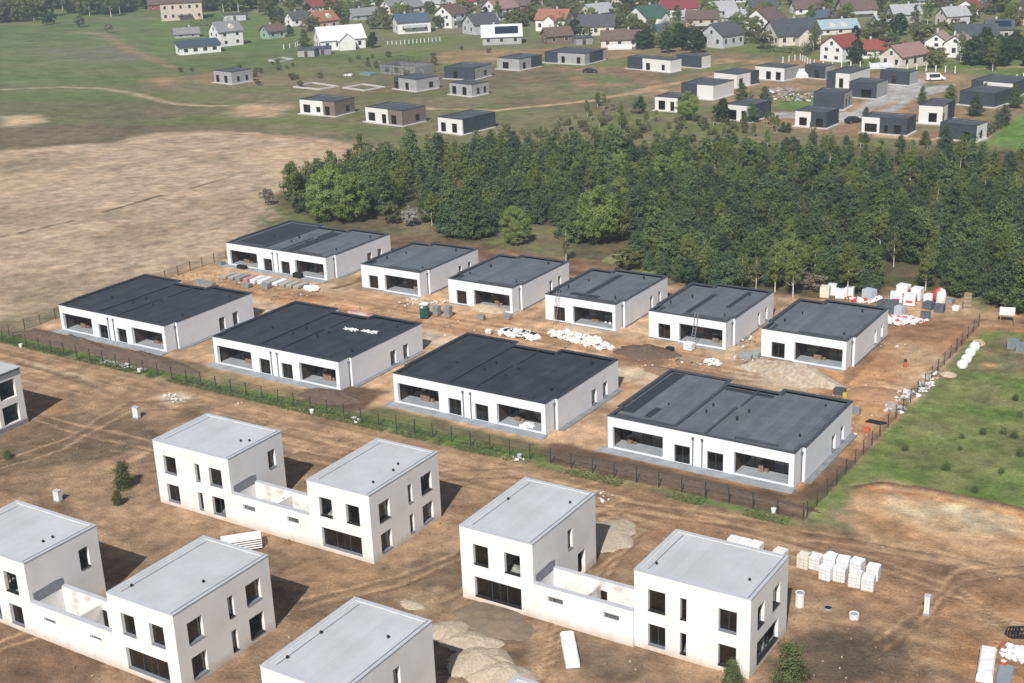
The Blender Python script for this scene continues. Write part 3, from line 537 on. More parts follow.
    for kk in ([(7.2, 1.1, 3.502, 7.52, D-.42-1.15, H1-.02), (10.75, .45, 3.502, 11.0, D*.56, H1-.06), (11.05, D*.60, 3.502, 11.3, D-1.6, H1-.06), (14.0, 1.15, 3.502, 18.6, 1.45, H1-.03), (.5, 1.0, 3.502, 7.19, 1.3, H1-.05)] if duplex
               else [(4.4, 1.15, 3.502, 9.9, 1.45, H1-.03), (.8, 1.0, 3.502, 1.1, 2.6, H1-.03)]):
        kb = MB(capm); kb.box(*kk); kb.build('roof_kerb', t)
    if duplex:
        rp = MB(roofm); rp.box(.36, 1.32, 3.503, 7.195, D-.40, 3.60, roofm); rp.build('raised_roof', t)
    if style == 1:      # dark strips on grey
        s = MB(STRIPR); s.box(.4, 2.2, 3.604, 1.9, D-.6, 3.612); s.box(3.3, 1.8, 3.604, 4.1, 4.7, 3.612); s.box(7.6, D-2.6, 3.504, 13.2, D-1.75, 3.512); s.build('membrane_strip', t)
    if style == 2:
        s = MB(STRIPR); s.box(.9, 1.6, 3.604, 7.0, D-.9, 3.612); s.box(8.3, 1.0, 3.504, 10.4, D-2.4, 3.512) if False else s.box(11.4, 1.0, 3.504, 13.4, D-2.4, 3.512); s.box(11.4, .6, 3.504, 20.0, 1.1, 3.514); s.build('membrane_strip', t)
    if style == 3:
        s = MB(STRIPR); s.box(4.2, 2.0, 3.504, 4.9, 10.8, 3.512); s.box(8.0, 6.2, 3.504, 8.7, D-1, 3.512); s.build('membrane_strip', t)
    if style == 4:
        s = MB(STRIPR); s.box(4.3, 3.5, 3.504, 5.2, D-1.6, 3.512); s.box(2.6, 2.0, 3.504, 7.0, 3.1, 3.512); s.build('membrane_strip', t)
    for vx, vy in ([(8.8, 6.0), (8.8, 8.1), (12.3, 8.0), (12.2, 6.0), (19.4, 4.3), (19.3, D-2.3), (4.4, 6.2)] if duplex else [(1.2, 4.2), (2.2, 8.0), (9.6, 3.1), (8.9, D-2.4)]): vent(t, vx+random.uniform(-.3, .3), vy+random.uniform(-.4, .4), 3.5, random.uniform(.2, .42), random.uniform(.07, .12))
    for kx, (a, b_, c_, d_) in enumerate(logs):
        cr = MB(BRW_); x_ = a+(b_-a)*random.uniform(.12, .7); w_b, h_b = random.uniform(.5, 1.4), random.uniform(.25, .9); cr.box(x_, yb-.65, .145, x_+w_b, yb-.1, .145+h_b); cr.box(x_+w_b+.1, yb-.5, .145, x_+w_b+.45, yb-.1, .145+h_b*.5); cr.build('stacked_boards', t)
    # downpipes, terrace and plinth
    for px_ in ([9.95, 10.98] if duplex else []):
        q = MB(PIPE); q.tube([(px_, -.07, .12), (px_, -.07, 3.05)], [.06, .06], 8); q.box(px_-.12, -.14, 3.05, px_+.12, -.005, 3.3); q.build('downpipe', t)
    q = MB(PIPE); q.tube([(FW+.1, fd-.12, .12), (FW+.1, fd-.12, 3.0)], [.06, .06], 8); q.box(FW+.004, fd-.24, 3.0, FW+.22, fd-.01, 3.25); q.build('downpipe', t)
    tb = MB(CONC)
    if duplex: tb.box(-.65, -1.25, -.05, FW+.3, -.003, .10); tb.box(.402, th-.001, -.02, FW-.402, yb, .14)
    else: tb.box(.402, th-.001, -.02, FW-.402, yb, .14); tb.box(4.2, -.5, -.05, FW, -.003, .06)
    tb.build('terrace', t)
    pl = MB(CONCD); pl.box(FW+oR+.003, fd-.1, -.05, FW+oR+(.75 if duplex else .12), D-.3, .07 if duplex else .16)
    pl.build('plinth', t)
    if not duplex:
        pl = MB(CONCD); pl.box(0, -.06, -.05, 4.19, -.002, .12); pl.build('plinth', t)
    return t
DUP = 'long white duplex bungalows with dark flat roofs'; SNG = 'smaller single bungalows with grey flat roofs in the back row'
bA = bungalow(-151.4, 114.7, 1, 16.3, 'white duplex bungalow with near-black roof beside the dry field, leftmost of the front row', DUP, DKROOF, DKCAP)
bB = bungalow(-121.6, 114.6, 1, 16.3, 'white duplex bungalow with near-black roof carrying white scraps and a long red pack', DUP, DKROOF, DKCAP)
bC = bungalow(-92.5, 114.6, 1, 15.9, 'white duplex bungalow with clean near-black roof and white sacks in its right loggia', DUP, DKROOF, DKCAP)
bD = bungalow(-64.0, 114.8, 1, 15.6, 'white duplex bungalow with grey roof and dark strips, beside the grass meadow', DUP, GYROOF, GYCAP, style=1)
bI = bungalow(-153.4, 149.9, 1, 15.6, 'white duplex bungalow behind rows of pallets with half black, half grey roof', DUP, GYROOF, GYCAP, style=2)
bJ = bungalow(-125.3, 149.5, 0, 14.7, 'single bungalow behind the green portable toilet', SNG, GYROOF, GYCAP)
bK = bungalow(-108.9, 149.0, 0, 15.0, 'single bungalow with a pale sand heap in front of its opening', SNG, GYROOF, GYCAP)
bL = bungalow(-92.4, 148.7, 0, 14.7, 'single bungalow with a ladder at its left corner and white rubble in front', SNG, GYROOF, GYCAP, style=4)
bM = bungalow(-76.4, 148.5, 0, 14.7, 'single bungalow with a ladder leaning over its wide opening', SNG, GYROOF, GYCAP, style=3)
bN = bungalow(-60.6, 148.3, 0, 14.5, 'single bungalow nearest the wood yard of wrapped pallets, rightmost of its row', SNG, GYROOF, GYCAP)

# ================================================================== TWO-STOREY SHELLS
H2 = 6.8
ZU, ZL = (3.5, 5.42), (.42, 2.35)
def shell(t, ox, oy, w, d, holes, seed=0, seams=(1, 1), roofm=LTROOF):
    """one cube-like block at local (ox, oy); holes keyed by side, u measured from the left of each face as seen from outside"""
    th = .38; b = MB(PLASTW)
    hs = {k: holes.get(k, []) for k in 'SENW'}
    b.wall(mapS(ox, oy), w, -.05, H2, th, hs['S'], PLASTW, INNER, PLASTW)
    b.wall(mapN(ox+w, oy+d), w, -.05, H2, th, hs['N'], PLASTW, INNER, PLASTW)
    cut = lambda L_: [(a-th, e-th, c, g) for a, e, c, g in L_]
    b.wall(mapE(ox+w, oy+th), d-2*th, -.05, H2, th, cut(hs['E']), PLASTW, INNER, PLASTW)
    b.wall(mapW(ox, oy+d-th), d-2*th, -.05, H2, th, cut(hs['W']), PLASTW, INNER, PLASTW)
    b.build('outer_wall', t)
    i = MB(INNER); e = th+.003
    i.box(ox+e, oy+e, 2.75, ox+w-e, oy+d-e, 3.0, INNER); i.box(ox+e, oy+e, -.04, ox+w-e, oy+d-e, .05, CONCD); i.box(ox+e, oy+e, 6.0, ox+w-e, oy+d-e, 6.28, INNER)
    xm, ym = ox+w*.5, oy+d*.5
    for z0 in (.052, 3.002):
        i.box(ox+e, ym-.1, z0, ox+w*.42, ym+.1, z0+2.65, INNER); i.box(ox+w*.62, ym-.1, z0, ox+w-e, ym+.1, z0+2.65, INNER); i.box(xm-.1, oy+e, z0, xm+.1, oy+d*.32, z0+2.65, BLOCKG)
    r = random.Random(seed)
    for k in range(7):     # props and timber standing inside
        px_, py_, z0 = ox+r.uniform(1, w-1), oy+r.uniform(.9, 1.6) if k % 2 else oy+r.uniform(1, d-1), r.choice((.055, 3.005))
        i.tube([(px_, py_, z0), (px_+r.uniform(-.5, .5), py_+r.uniform(-.2, .2), z0+r.uniform(1.6, 2.6))], [.05, .05], 5, WOOD if k % 3 else ALU)
    i.build('inner_wall', t)
    rf = MB(roofm); rf.box(ox+.3, oy+.3, 6.5, ox+w-.3, oy+d-.3, H2-.04, roofm)
    rf.build('roof', t)
    c = MB(LTCAP); pl = [(ox, oy), (ox+w, oy), (ox+w, oy+d), (ox, oy+d)]; ring(c, inset(pl, -.04), inset(pl, .32), H2+.002, H2+.06, LTCAP); c.build('roof_edge', t)
    s = MB(SEAM)
    if seams[0]: s.box(ox+.85, oy+.7, H2-.037, ox+.93, oy+d-.6, H2-.02); s.build('roof_seam', t); s = MB(SEAM)
    s.box(ox+w-.32, oy+.1, H2+.063, ox+w-.24, oy+d-.1, H2+.085)
    s.build('roof_seam', t)
    for k in range(r.choice((2, 3))):
        vent(t, ox+r.choice((.9+r.random()*.4, w-1-r.random())), oy+r.uniform(1, d-1), H2-.04, .16, .075)
    for side, mp in (('S', mapS(ox, oy)), ('E', mapE(ox+w, oy)), ('N', mapN(ox+w, oy+d)), ('W', mapW(ox, oy+d))):
        for (a, e_, c_, d_) in hs[side]:
            if e_-a > .95 and c_ < .2: continue              # door openings stay open
            window(t, mp, a, e_, c_, d_, th, rec=.29, mull=(2 if e_-a > 3 else (1 if e_-a > 1.3 and r.random() < .45 else 0)), sillm=BLACK if r.random() < .5 else SEAM, pane=r.random() < .75)
def W2(L_, big=None):
    out = [(a, b, *ZU) for a, b in L_]+[(a, b, *ZL) for a, b in L_]
    if big: out = [(a, b, *ZU) for a, b in L_]+[(big[0], big[1], *ZL)]
    return out
LONGF = [(1.2, 2.9), (5.45, 6.1), (7.35, 9.0)]; DEEPF = [(1.3, 2.8), (4.4, 5.95)]; DEEPS = [(1.25, 2.85), (5.65, 6.3), (7.7, 9.4)]
INN_D = [(5.7, 6.5, *ZU), (7.35, 8.65, .1, 2.4)]
def deep_block(t, ox, oy, right, seed):
    w, d = 7.2, 10.62
    mir = lambda L_, s: [(s-b, s-a, *r) for a, b, *r in L_]
    S = W2(DEEPF, (1.3, 5.95))
    if right: h = {'S': S, 'E': W2(DEEPS), 'W': mir(INN_D, d), 'N': W2([(1.5, 3.0)])}
    else: h = {'S': S, 'E': INN_D, 'W': W2(DEEPS), 'N': W2([(1.5, 3.0)])}
    shell(t, ox, oy, w, d, h, seed)
def long_block(t, ox, oy, right, seed, w=10.0):
    d = 7.6; LS = LONGF if not right else [(1.2, 2.7), (3.95, 4.5), (7.15, 8.65)]
    E_ = W2([(1.4, 2.75), (4.45, 5.95)], (1.4, 5.8))
    inn = [(5.4, 6.45, *ZU)]
    if right: h = {'S': W2(LS), 'E': E_, 'W': [(d-6.45, d-5.4, *ZU)], 'N': W2([(2, 3.5)])}
    else: h = {'S': W2(LS), 'E': inn, 'W': E_, 'N': W2([(2, 3.5)])}
    shell(t, ox, oy, w, d, h, seed)
def link(t, x0, x1, y0, slots, doors, zt=3.22, patch='left'):
    th = .38; dpt = 3.55; b = MB(PLASTW); L_ = x1-x0-.006
    b.wall(mapS(x0+.003, y0), L_, -.05, zt, th, slots, PLASTW, INNERW, PLASTW)
    b.wall(mapN(x1-.003, y0+dpt), L_, -.05, zt-.1, .32, [(x1-.003-xb, x1-.003-xa, .05, 2.2) for xa, xb in doors], PLASTW, INNERW, INNERW)
    b.build('garage_wall', t)
    i = MB(INNERW); xm = x0+(x1-x0)*.47
    i.box(xm, y0+th+.003, .01, xm+.2, y0+dpt-.325, 2.75, INNERW); i.box(x0+.01, y0+th+.003, -.04, x1-.01, y0+dpt-.325, .0, INNERW)
    i.build('partition', t)
    c = MB(LTCAP); c.box(x0+.004, y0-.03, zt+.002, x1-.004, y0+th+.02, zt+.05); c.box(x0+.004, y0+dpt-.34, zt-.098, x1-.004, y0+dpt+.03, zt-.05); c.build('wall_coping', t)
    for a, e, c_, d_ in slots: window(t, mapS(x0+.003, y0), a, e, c_, d_, th, frame=SEAM, rec=.2, mull=3, sill=False)
    p = MB(BLUEGR)
    if patch: p.add([(x0+.012, y0+.35, zt-.3), (x0+.012, y0+3.5, zt-.3), (x0+.012, y0+3.5, zt+.55), (x0+.012, y0+2.7, zt+.72), (x0+.012, y0+.35, zt+.62)], [(0, 1, 2, 3, 4)]); p.build('bare_glue_patch', t)
TG = 'white two-storey house pairs joined by a roofless garage'
RZ = math.radians(.567)
tE = empty('two_storey_house_pair', (-97.34, 82.2, 0), RZ, 'white two-storey pair in full view with a small pine off its left corner', 'house', TG)
long_block(tE, 0, 0, False, 1, 10.1); link(tE, 10.1, 19.85, 0, [(1.35, 2.85, 1.8, 2.4), (6.9, 8.3, 1.85, 2.45)], [(13.6, 14.6), (17.3, 18.3)]); deep_block(tE, 19.85, 0, True, 2)
tF = empty('two_storey_house_pair', (-97.85, 58.95, 0), RZ, 'white two-storey pair in the lower left corner, cut off by the photo edge', 'house', TG)
long_block(tF, 0, 0, False, 3, 10.3); link(tF, 10.3, 20.05, 0, [(1.35, 2.85, 1.8, 2.25), (6.9, 8.3, 1.85, 2.25)], [(14.6, 15.6)]); deep_block(tF, 20.05, 0, True, 4)
tG_ = empty('two_storey_house_pair', (-59.95, 81.65, 0), RZ, 'white two-storey pair beside the pallets of white blocks, lower right', 'house', TG)
deep_block(tG_, 0, 0, False, 5); link(tG_, 7.2, 16.35, 0, [(1.3, 2.75, 1.85, 2.42), (6.5, 7.9, 1.85, 2.42)], [(11.2, 12.3), (15.1, 16.1)]); long_block(tG_, 16.35, .25, True, 6, 9.75)
tH = empty('two_storey_house_pair', (-60.1, 57.45, 0), RZ, 'white two-storey block at the bottom edge beside heaps of pale gravel', 'house', TG)
deep_block(tH, 0, 0, False, 7); link(tH, 7.2, 16.35, 0, [(1.3, 2.75, 1.85, 2.42)], [(11.2, 12.3)]); long_block(tH, 16.35, .0, True, 8, 9.75)
# grey cross on patch is photographed on the E face; leftmost house still has its bare frame
tL = empty('two_storey_house_pair', (-154.5, 79.3, 0), RZ, 'grey-edged two-storey house with big unglazed openings at the left photo edge', 'house', TG)
def bare_block(t, ox, oy, w, d):
    th = .38; b = MB(PLASTW); big = [(.6, d-3.6, .55, 2.75), (d-3.1, d-.9, .55, 2.75), (.6, d-3.6, 3.55, 5.75), (d-3.1, d-.9, 3.55, 5.75)]
    b.wall(mapS(ox, oy), w, -.05, 6.1, th, W2(DEEPF), BLOCKG, INNER, BLOCKG); b.wall(mapN(ox+w, oy+d), w, -.05, 6.1, th, [], PLASTW, INNER)
    b.wall(mapE(ox+w, oy+th), d-2*th, -.05, 6.1, th, [(a-th, e-th, c, g) for a, e, c, g in big], PLASTW, INNER, PLASTW)
    b.wall(mapW(ox, oy+d-th), d-2*th, -.05, 6.1, th, [], PLASTW, INNER); b.build('outer_wall', t)
    i = MB(INNER); i.box(ox+.39, oy+.39, 2.9, ox+w-.39, oy+d-.39, 3.1, INNER); i.box(ox+.39, oy+.39, -.04, ox+w-.39, oy+d-.39, .05, CONCD)
    for yy in (oy+1.6, oy+3.4, oy+5.2, oy+7.2): i.box(ox+.4, yy, .06, ox+w-1.4, yy+.15, 5.9, DARKIN)
    i.build('inner_wall', t)
    r = MB(LTROOF, BLUEGR); r.box(ox-.05, oy-.05, 6.103, ox+w+.05, oy+d+.05, 6.75, BLUEGR); r.build('roof_slab', t)
    r = MB(LTROOF); r.box(ox-.12, oy-.12, 6.753, ox+w+.12, oy+d+.12, 6.84, LTROOF); r.build('roof', t)
    f = MB(BLUEGR); f.box(ox+w+.004, oy-.05, -.05, ox+w+.12, oy+d+.02, .45); f.build('plinth', t)
bare_block(tL, 19.9, -.05, 7.15, 10.4)
long_block(tL, 0, 0, False, 9, 10.1); link(tL, 10.1, 19.85, 0, [(1.35, 2.85, 1.8, 2.4)], [(14.2, 15.3)])

# ================================================================== MODERN FLAT-ROOFED HOUSES, MIDDLE DISTANCE
GREYW = mat('pale_grey_render', (0.36, 0.36, 0.36), .9, (0.31, 0.31, 0.31), .8); WHW = mat('cream_white_render', (0.66, 0.65, 0.63), .9); BRW = mat('brown_grey_brick', (0.20, 0.165, 0.14), .9, (0.15, 0.125, 0.11), 2.0)
NAVY = mat('dark_blue_grey_cladding', (0.036, 0.044, 0.058), .7, (0.05, 0.058, 0.072), .7); NROOF = mat('dull_dark_grey_roof', (0.075, 0.082, 0.095), .85, (0.06, 0.066, 0.078), .3); BASEW = mat('pale_foundation', (0.5, 0.48, 0.45), .9)
MAT_ = {'g': GREYW, 'w': WHW, 'b': BRW, 'n': NAVY}
def modern(x0, A, B, C_, label, front, side, h=3.6, wf=(), ws=(), s=3.938, roofm=None, base=True, split=None):
    """A, B, C: left, near and right foot corners; front = [(fraction, code), ...]"""
    P = [Vector(G(x0+q[0]/s, q[1]/s)) for q in (A, B, C_)]
    v = P[1]-P[0]; ang = math.atan2(v.y, v.x); ang = ang if abs(ang+.12) < .2 else -.12
    W_ = v.length; v2 = P[2]-P[1]; D_ = max(5.0, min(22, v2.length))
    org = P[1]-Vector((math.cos(ang), math.sin(ang)))*W_
    t = empty('flat_roofed_house', (org.x, org.y, 0), ang, label, 'house', 'new flat-roofed houses beyond the wood')
    def seg(mp, L_, spec, wins, inner):
        u = 0
        for k, (fr, code) in enumerate(spec):
            Ls = L_*fr
            b = MB(MAT_[code]); hs = [(max(.1, a-u), min(Ls-.1, b_-u), c, d) for a, b_, c, d in wins if a > u-.01 and b_ < u+Ls+.01]
            b.wall((lambda u_, d_, z, mp=mp, u=u: mp(u+u_, d_, z)), Ls, 0, h, .3, hs, MAT_[code], INNER, FRAME); b.build('wall', t)
            for (a, b_, c, d) in hs: window(t, (lambda u_, d_, z, mp=mp, u=u: mp(u+u_, d_, z)), a, b_, c, d, .3, rec=.12, sill=False)
            u += Ls
    WF = [(W_*a, W_*a+wd, z0, z1) for a, wd, z0, z1 in wf]; WS = [(D_*a, D_*a+wd, z0, z1) for a, wd, z0, z1 in ws]
    seg(mapS(0, 0), W_, front, WF, 0); seg(mapE(W_, .303), D_-.303, side, [(max(.1, a-.3), b-.3, c, d) for a, b, c, d in WS], 0)
    bk = MB(MAT_[side[-1][1]]); bk.wall(mapN(W_-.303, D_), W_-.303, 0, h, .3, [], None, INNER); bk.wall(mapW(0, D_-.303), D_-.606, 0, h, .3, [], None, INNER); bk.box(.31, D_*.55, .02, W_-.31, D_*.55+.1, h-.3, INNER); bk.build('back_wall', t)
    rf = MB(roofm or NROOF); rf.box(.25, .25, h-.25, W_-.25, D_-.25, h-.08); pl = [(0, 0), (W_, 0), (W_, D_), (0, D_)]; ring(rf, inset(pl, -.05), inset(pl, .33), h+.003, h+.12, NAVY); rf.build('roof', t)
    if base: bs = MB(BASEW); bs.box(-.5, -.7, -.05, W_+.6, D_*.95, .18); bs.build('foundation', t)
    return t
fw2 = ((.12, 1.6, .3, 2.5), (.58, 1.6, .3, 2.5)); fw3 = ((.10, 2.4, .5, 2.6), (.47, 1.4, .8, 2.2), (.72, 1.6, .2, 2.5)); sw1 = ((.55, 1.5, .6, 2.2),)
modern(0, (845, 325), (915, 333), (990, 318), 'small grey flat-roofed house alone on the left of the meadow', [(1, 'g')], [(1, 'g')], 3.7, fw2, ((.25, 1, .6, 2.2), (.65, 1, .6, 2.2)), base=True)
modern(260, (160, 448), (297, 460), (370, 440), 'white and brown-brick flat-roofed house right of the pale earth heap', [(.66, 'w'), (.34, 'b')], [(1, 'b')], 3.8, fw3, sw1)
modern(260, (418, 480), (562, 498), (640, 475), 'white and brown-brick flat-roofed house on a wide rubble-strewn footing', [(.62, 'w'), (.38, 'b')], [(1, 'b')], 3.8, ((.08, 2.4, .5, 2.6), (.45, 1.5, .2, 2.5), (.70, 1.8, .3, 2.5)), sw1)
modern(260, (703, 520), (798, 532), (930, 500), 'white-fronted house with dark roof half behind the front of the wood', [(1, 'w')], [(1, 'n')], 3.6, fw2, ())
modern(260, (530, 350), (618, 362), (695, 345), 'grey house standing before the scaffolded shell', [(.2, 'n'), (.8, 'g')], [(1, 'g')], 3.4, ((.5, 1.5, .2, 2.3), (.05, 1.3, .3, 2.2)), sw1)
modern(260, (748, 372), (835, 382), (912, 370), 'small grey house in front of the dark-fronted one', [(1, 'g')], [(1, 'g')], 3.3, fw2, ((.3, 1, .5, 2.2), (.7, 1, .5, 2.2)))
modern(260, (727, 310), (845, 316), (910, 297), 'house with dark navy front and grey side behind the small grey house', [(1, 'n')], [(1, 'g')], 3.5, ((.3, 1.5, .3, 2.4),), sw1)
modern(260, (935, 272), (1022, 279), (1105, 260), 'grey house with dark side at the end of the brown earth yard', [(1, 'g')], [(.5, 'g'), (.5, 'n')], 3.5, ((.25, 2.4, .4, 2.4),), ((.15, 1.4, .4, 2.3),))
modern(510, (137, 247), (295, 256), (428, 240), 'long house in dark, grey and dark sections on the bare brown slope', [(.33, 'n'), (.67, 'g')], [(.2, 'g'), (.65, 'n'), (.15, 'g')], 3.4, ((.42, 1.3, .3, 2.3), (.80, 1.4, .3, 2.3)), ())
modern(510, (462, 270), (632, 287), (668, 278), 'long white house between dark wings with a dark car before it', [(.36, 'n'), (.64, 'w')], [(1, 'w')], 3.6, ((.44, 1.6, .1, 2.3), (.80, 1.2, .5, 2.2)), ())
modern(510, (571, 435), (660, 442), (720, 425), 'small white house beside the light green tree', [(1, 'w')], [(1, 'n')], 3.5, ((.16, 1.9, .3, 2.6), (.68, 1.1, .2, 2.5)), ())
modern(510, (705, 378), (800, 395), (885, 372), 'dark and white house behind the pines, beside the light green tree', [(.5, 'n'), (.5, 'w')], [(1, 'w')], 3.8, (), ())
modern(510, (803, 338), (893, 348), (958, 328), 'white house with dark rear corner, in the open behind the pines', [(1, 'w')], [(.6, 'w'), (.4, 'n')], 3.7, (), ((.1, 1.6, .3, 2.5),))
modern(510, (848, 472), (945, 482), (1060, 462), 'white house with corner opening, pines against its dark side', [(1, 'w')], [(1, 'n')], 3.8, ((.1, 2.4, .2, 2.6), (.65, 1.2, .2, 2.6)), ())
modern(764, (-35, 310), (78, 320), (150, 308), 'white-fronted house with grey side left of the white tank tent', [(1, 'w')], [(1, 'g')], 3.6, ((.38, 1.6, .2, 2.4), (.72, 1.6, .2, 2.4)), ())
modern(764, (265, 345), (335, 356), (458, 335), 'tall white house with dark left end behind the dark box house', [(.4, 'n'), (.6, 'w')], [(1, 'w')], 4.4, ((.55, 1.2, .5, 3),), ())
modern(764, (455, 328), (570, 338), (592, 330), 'low dark wing house with grey right end near the white van', [(1, 'n')], [(1, 'g')], 3.5, ((.4, 1.5, .2, 2.3),), ())
modern(764, (333, 383), (440, 391), (487, 375), 'dark box house with grey side, lane running past its right', [(1, 'n')], [(1, 'g')], 4.0, ((.45, 2.8, .2, 2.3),), ())
modern(764, (193, 428), (312, 434), (368, 416), 'dark box house with grey windowed side behind the white and dark one', [(1, 'n')], [(1, 'g')], 4.0, (), ((.25, 1, .5, 2.4), (.6, 1, .5, 2.4)))
modern(764, (122, 497), (245, 507), (305, 488), 'house with white left third and dark rest beside the parked dark car', [(.5, 'w'), (.5, 'n')], [(1, 'n')], 3.6, ((.13, 1.9, .3, 2.2), (.66, 1.8, .2, 2.2)), ())
modern(764, (383, 522), (560, 535), (605, 516), 'wide dark house with white left bay facing the wood', [(.40, 'w'), (.60, 'n')], [(1, 'n')], 3.6, ((.07, 2.8, .3, 2.2), (.50, .9, .3, 2.0), (.72, 1.7, .2, 2.2)), ((.35, 1.4, .6, 2.1),))
modern(764, (607, 486), (700, 492), (775, 465), 'bright white house with dark rear half beside the concrete lane', [(1, 'w')], [(.4, 'w'), (.6, 'n')], 4.2, ((.42, 1.9, .5, 2.6),), ((.05, 1.2, .5, 2.6), (.6, 1, .5, 2.4)))
modern(764, (690, 545), (832, 560), (870, 543), 'dark house with white right end beside the long green hedge', [(1, 'n')], [(1, 'w')], 3.5, ((.62, 1.8, .1, 2.0),), ((.4, 1, .4, 2.2),))
modern(764, (768, 412), (905, 425), (962, 400), 'dark low house half behind round pines, right', [(1, 'n')], [(1, 'n')], 3.4, (), ())
modern(764, (813, 372), (975, 386), (1100, 366), 'large dark and white house at the right photo edge', [(.3, 'n'), (.7, 'w')], [(1, 'n')], 3.6, (), ())
modern(510, (655, 262), (752, 270), (766, 262), 'dark right wing of the long white house, its end white', [(1, 'n')], [(1, 'w')], 3.5, (), ())
modern(764, (160, 306), (238, 313), (250, 306), 'long dark wing behind the white tank tent', [(1, 'n')], [(1, 'g')], 3.5, ((.5, 1.5, .2, 2.3),), ())
# footings and a shell under scaffold
def footing(corners, label, x0=260, s=3.938):
    P = [Vector(G(x0+a/s, b/s)) for a, b in corners]; f = MB(BASEW); n = len(P); c = sum(P, Vector((0, 0)))/n
    inner = [p+(c-p).normalized()*1.0 for p in P]
    for i in range(n):
        a, b, d, e = P[i], P[(i+1) % n], inner[(i+1) % n], inner[i]
        f.prism([tuple(a), tuple(b), tuple(d), tuple(e)], 0, .38)
    o = f.build('foundation'); tag(o, label, 'foundation', 'pale house foundations in the grass')
footing([(130, 345), (235, 355), (310, 342), (205, 327)], 'pale rectangular house foundation in the grass, nearer the two brick-and-white houses')
footing([(325, 348), (410, 360), (495, 345), (405, 333)], 'pale rectangular house foundation left of the grey house')
footing([(30, 240), (70, 248), (135, 235), (88, 228)], 'pale foundation by the red earth, furthest left')
def scaffold_shell():
    a = Vector(G(260+475/3.938, 288/3.938)); t = empty('scaffolded_shell', (a.x, a.y, 0), -.12, 'grey unfinished shell caged in scaffold between the foundations', 'building site')
    b = MB(BLOCKG)
    b.wall(mapS(0, 0), 15, 0, 2.6, .3, [(2, 4, .5, 2.2), (6, 8, .5, 2.2), (10, 13, .1, 2.2)], BLOCKG, BLOCKG, BLOCKG); b.wall(mapE(15, .3), 8, 0, 2.6, .3, [(2, 3.4, .6, 2)], BLOCKG, BLOCKG, BLOCKG); b.wall(mapW(0, 8.3), 8, 0, 2.6, .3, [], BLOCKG); b.wall(mapN(15, 8.6), 15, 0, 2.6, .3, [], BLOCKG); b.build('wall', t)
    s = MB(WIRE)
    for i in range(9):
        for yy in (-.9, 9.4): s.tube([(i*15/8, yy, 0), (i*15/8, yy, 4.4)], [.05, .05], 4)
    for z in (1.6, 3.0, 4.3):
        for yy in (-.9, 9.4): s.tube([(0, yy, z), (15, yy, z)], [.05, .05], 4)
    for i in range(9): s.tube([(i*15/8, -.9, 3.0), (i*15/8, 9.4, 3.0)], [.05, .05], 4); s.tube([(i*15/8, -.9, 4.3), (i*15/8, 9.4, 4.3)], [.05, .05], 4)
    s.build('scaffold', t)
scaffold_shell()
# ================================================================== FENCES
def fence(a, b, label, step=2.55, h=1.65):
    a = Vector(a); b = Vector(b); L_ = (b-a).length; ang = math.atan2(b.y-a.y, b.x-a.x)
    t = empty('wire_fence', (a.x, a.y, 0), ang, label, 'fence')
    n = int(L_/step); p0 = None
    for i in range(n+1):
        if p0 is None:
            q = MB(WIRE); q.box(-.04, -.04, -.2, .04, .04, h+.08); p0 = q.build('post', t)
        else:
            c = p0.copy(); COL.objects.link(c); c.location = (i*L_/n, random.uniform(-.03, .03), 0); c.rotation_euler = (random.uniform(-.03, .03), random.uniform(-.03, .03), 0)
    wm = MB(WIRE)
    for z in (.12, .45, .85, 1.25, h): wm.box(0, .045, z-.008, L_, .061, z+.008)
    u = .15
    while u < L_: wm.box(u-.005, .063, .1, u+.005, .070, h); u += .2
    wm.build('wire_mesh', t)
    return t
fence((-157.5, 107.4), (-39.9, 108.9), 'dark wire fence on posts along the dirt road, in front of the front bungalows', 2.5)
fence((-39.7, 109.4), (-39.9, 171.5), 'dark wire fence between the orange clay and the grass meadow', 2.6)
fence((-156.4, 106.9), (-156.6, 166.0), 'thin wire fence between the dry field and the bungalows', 2.6, 1.5)

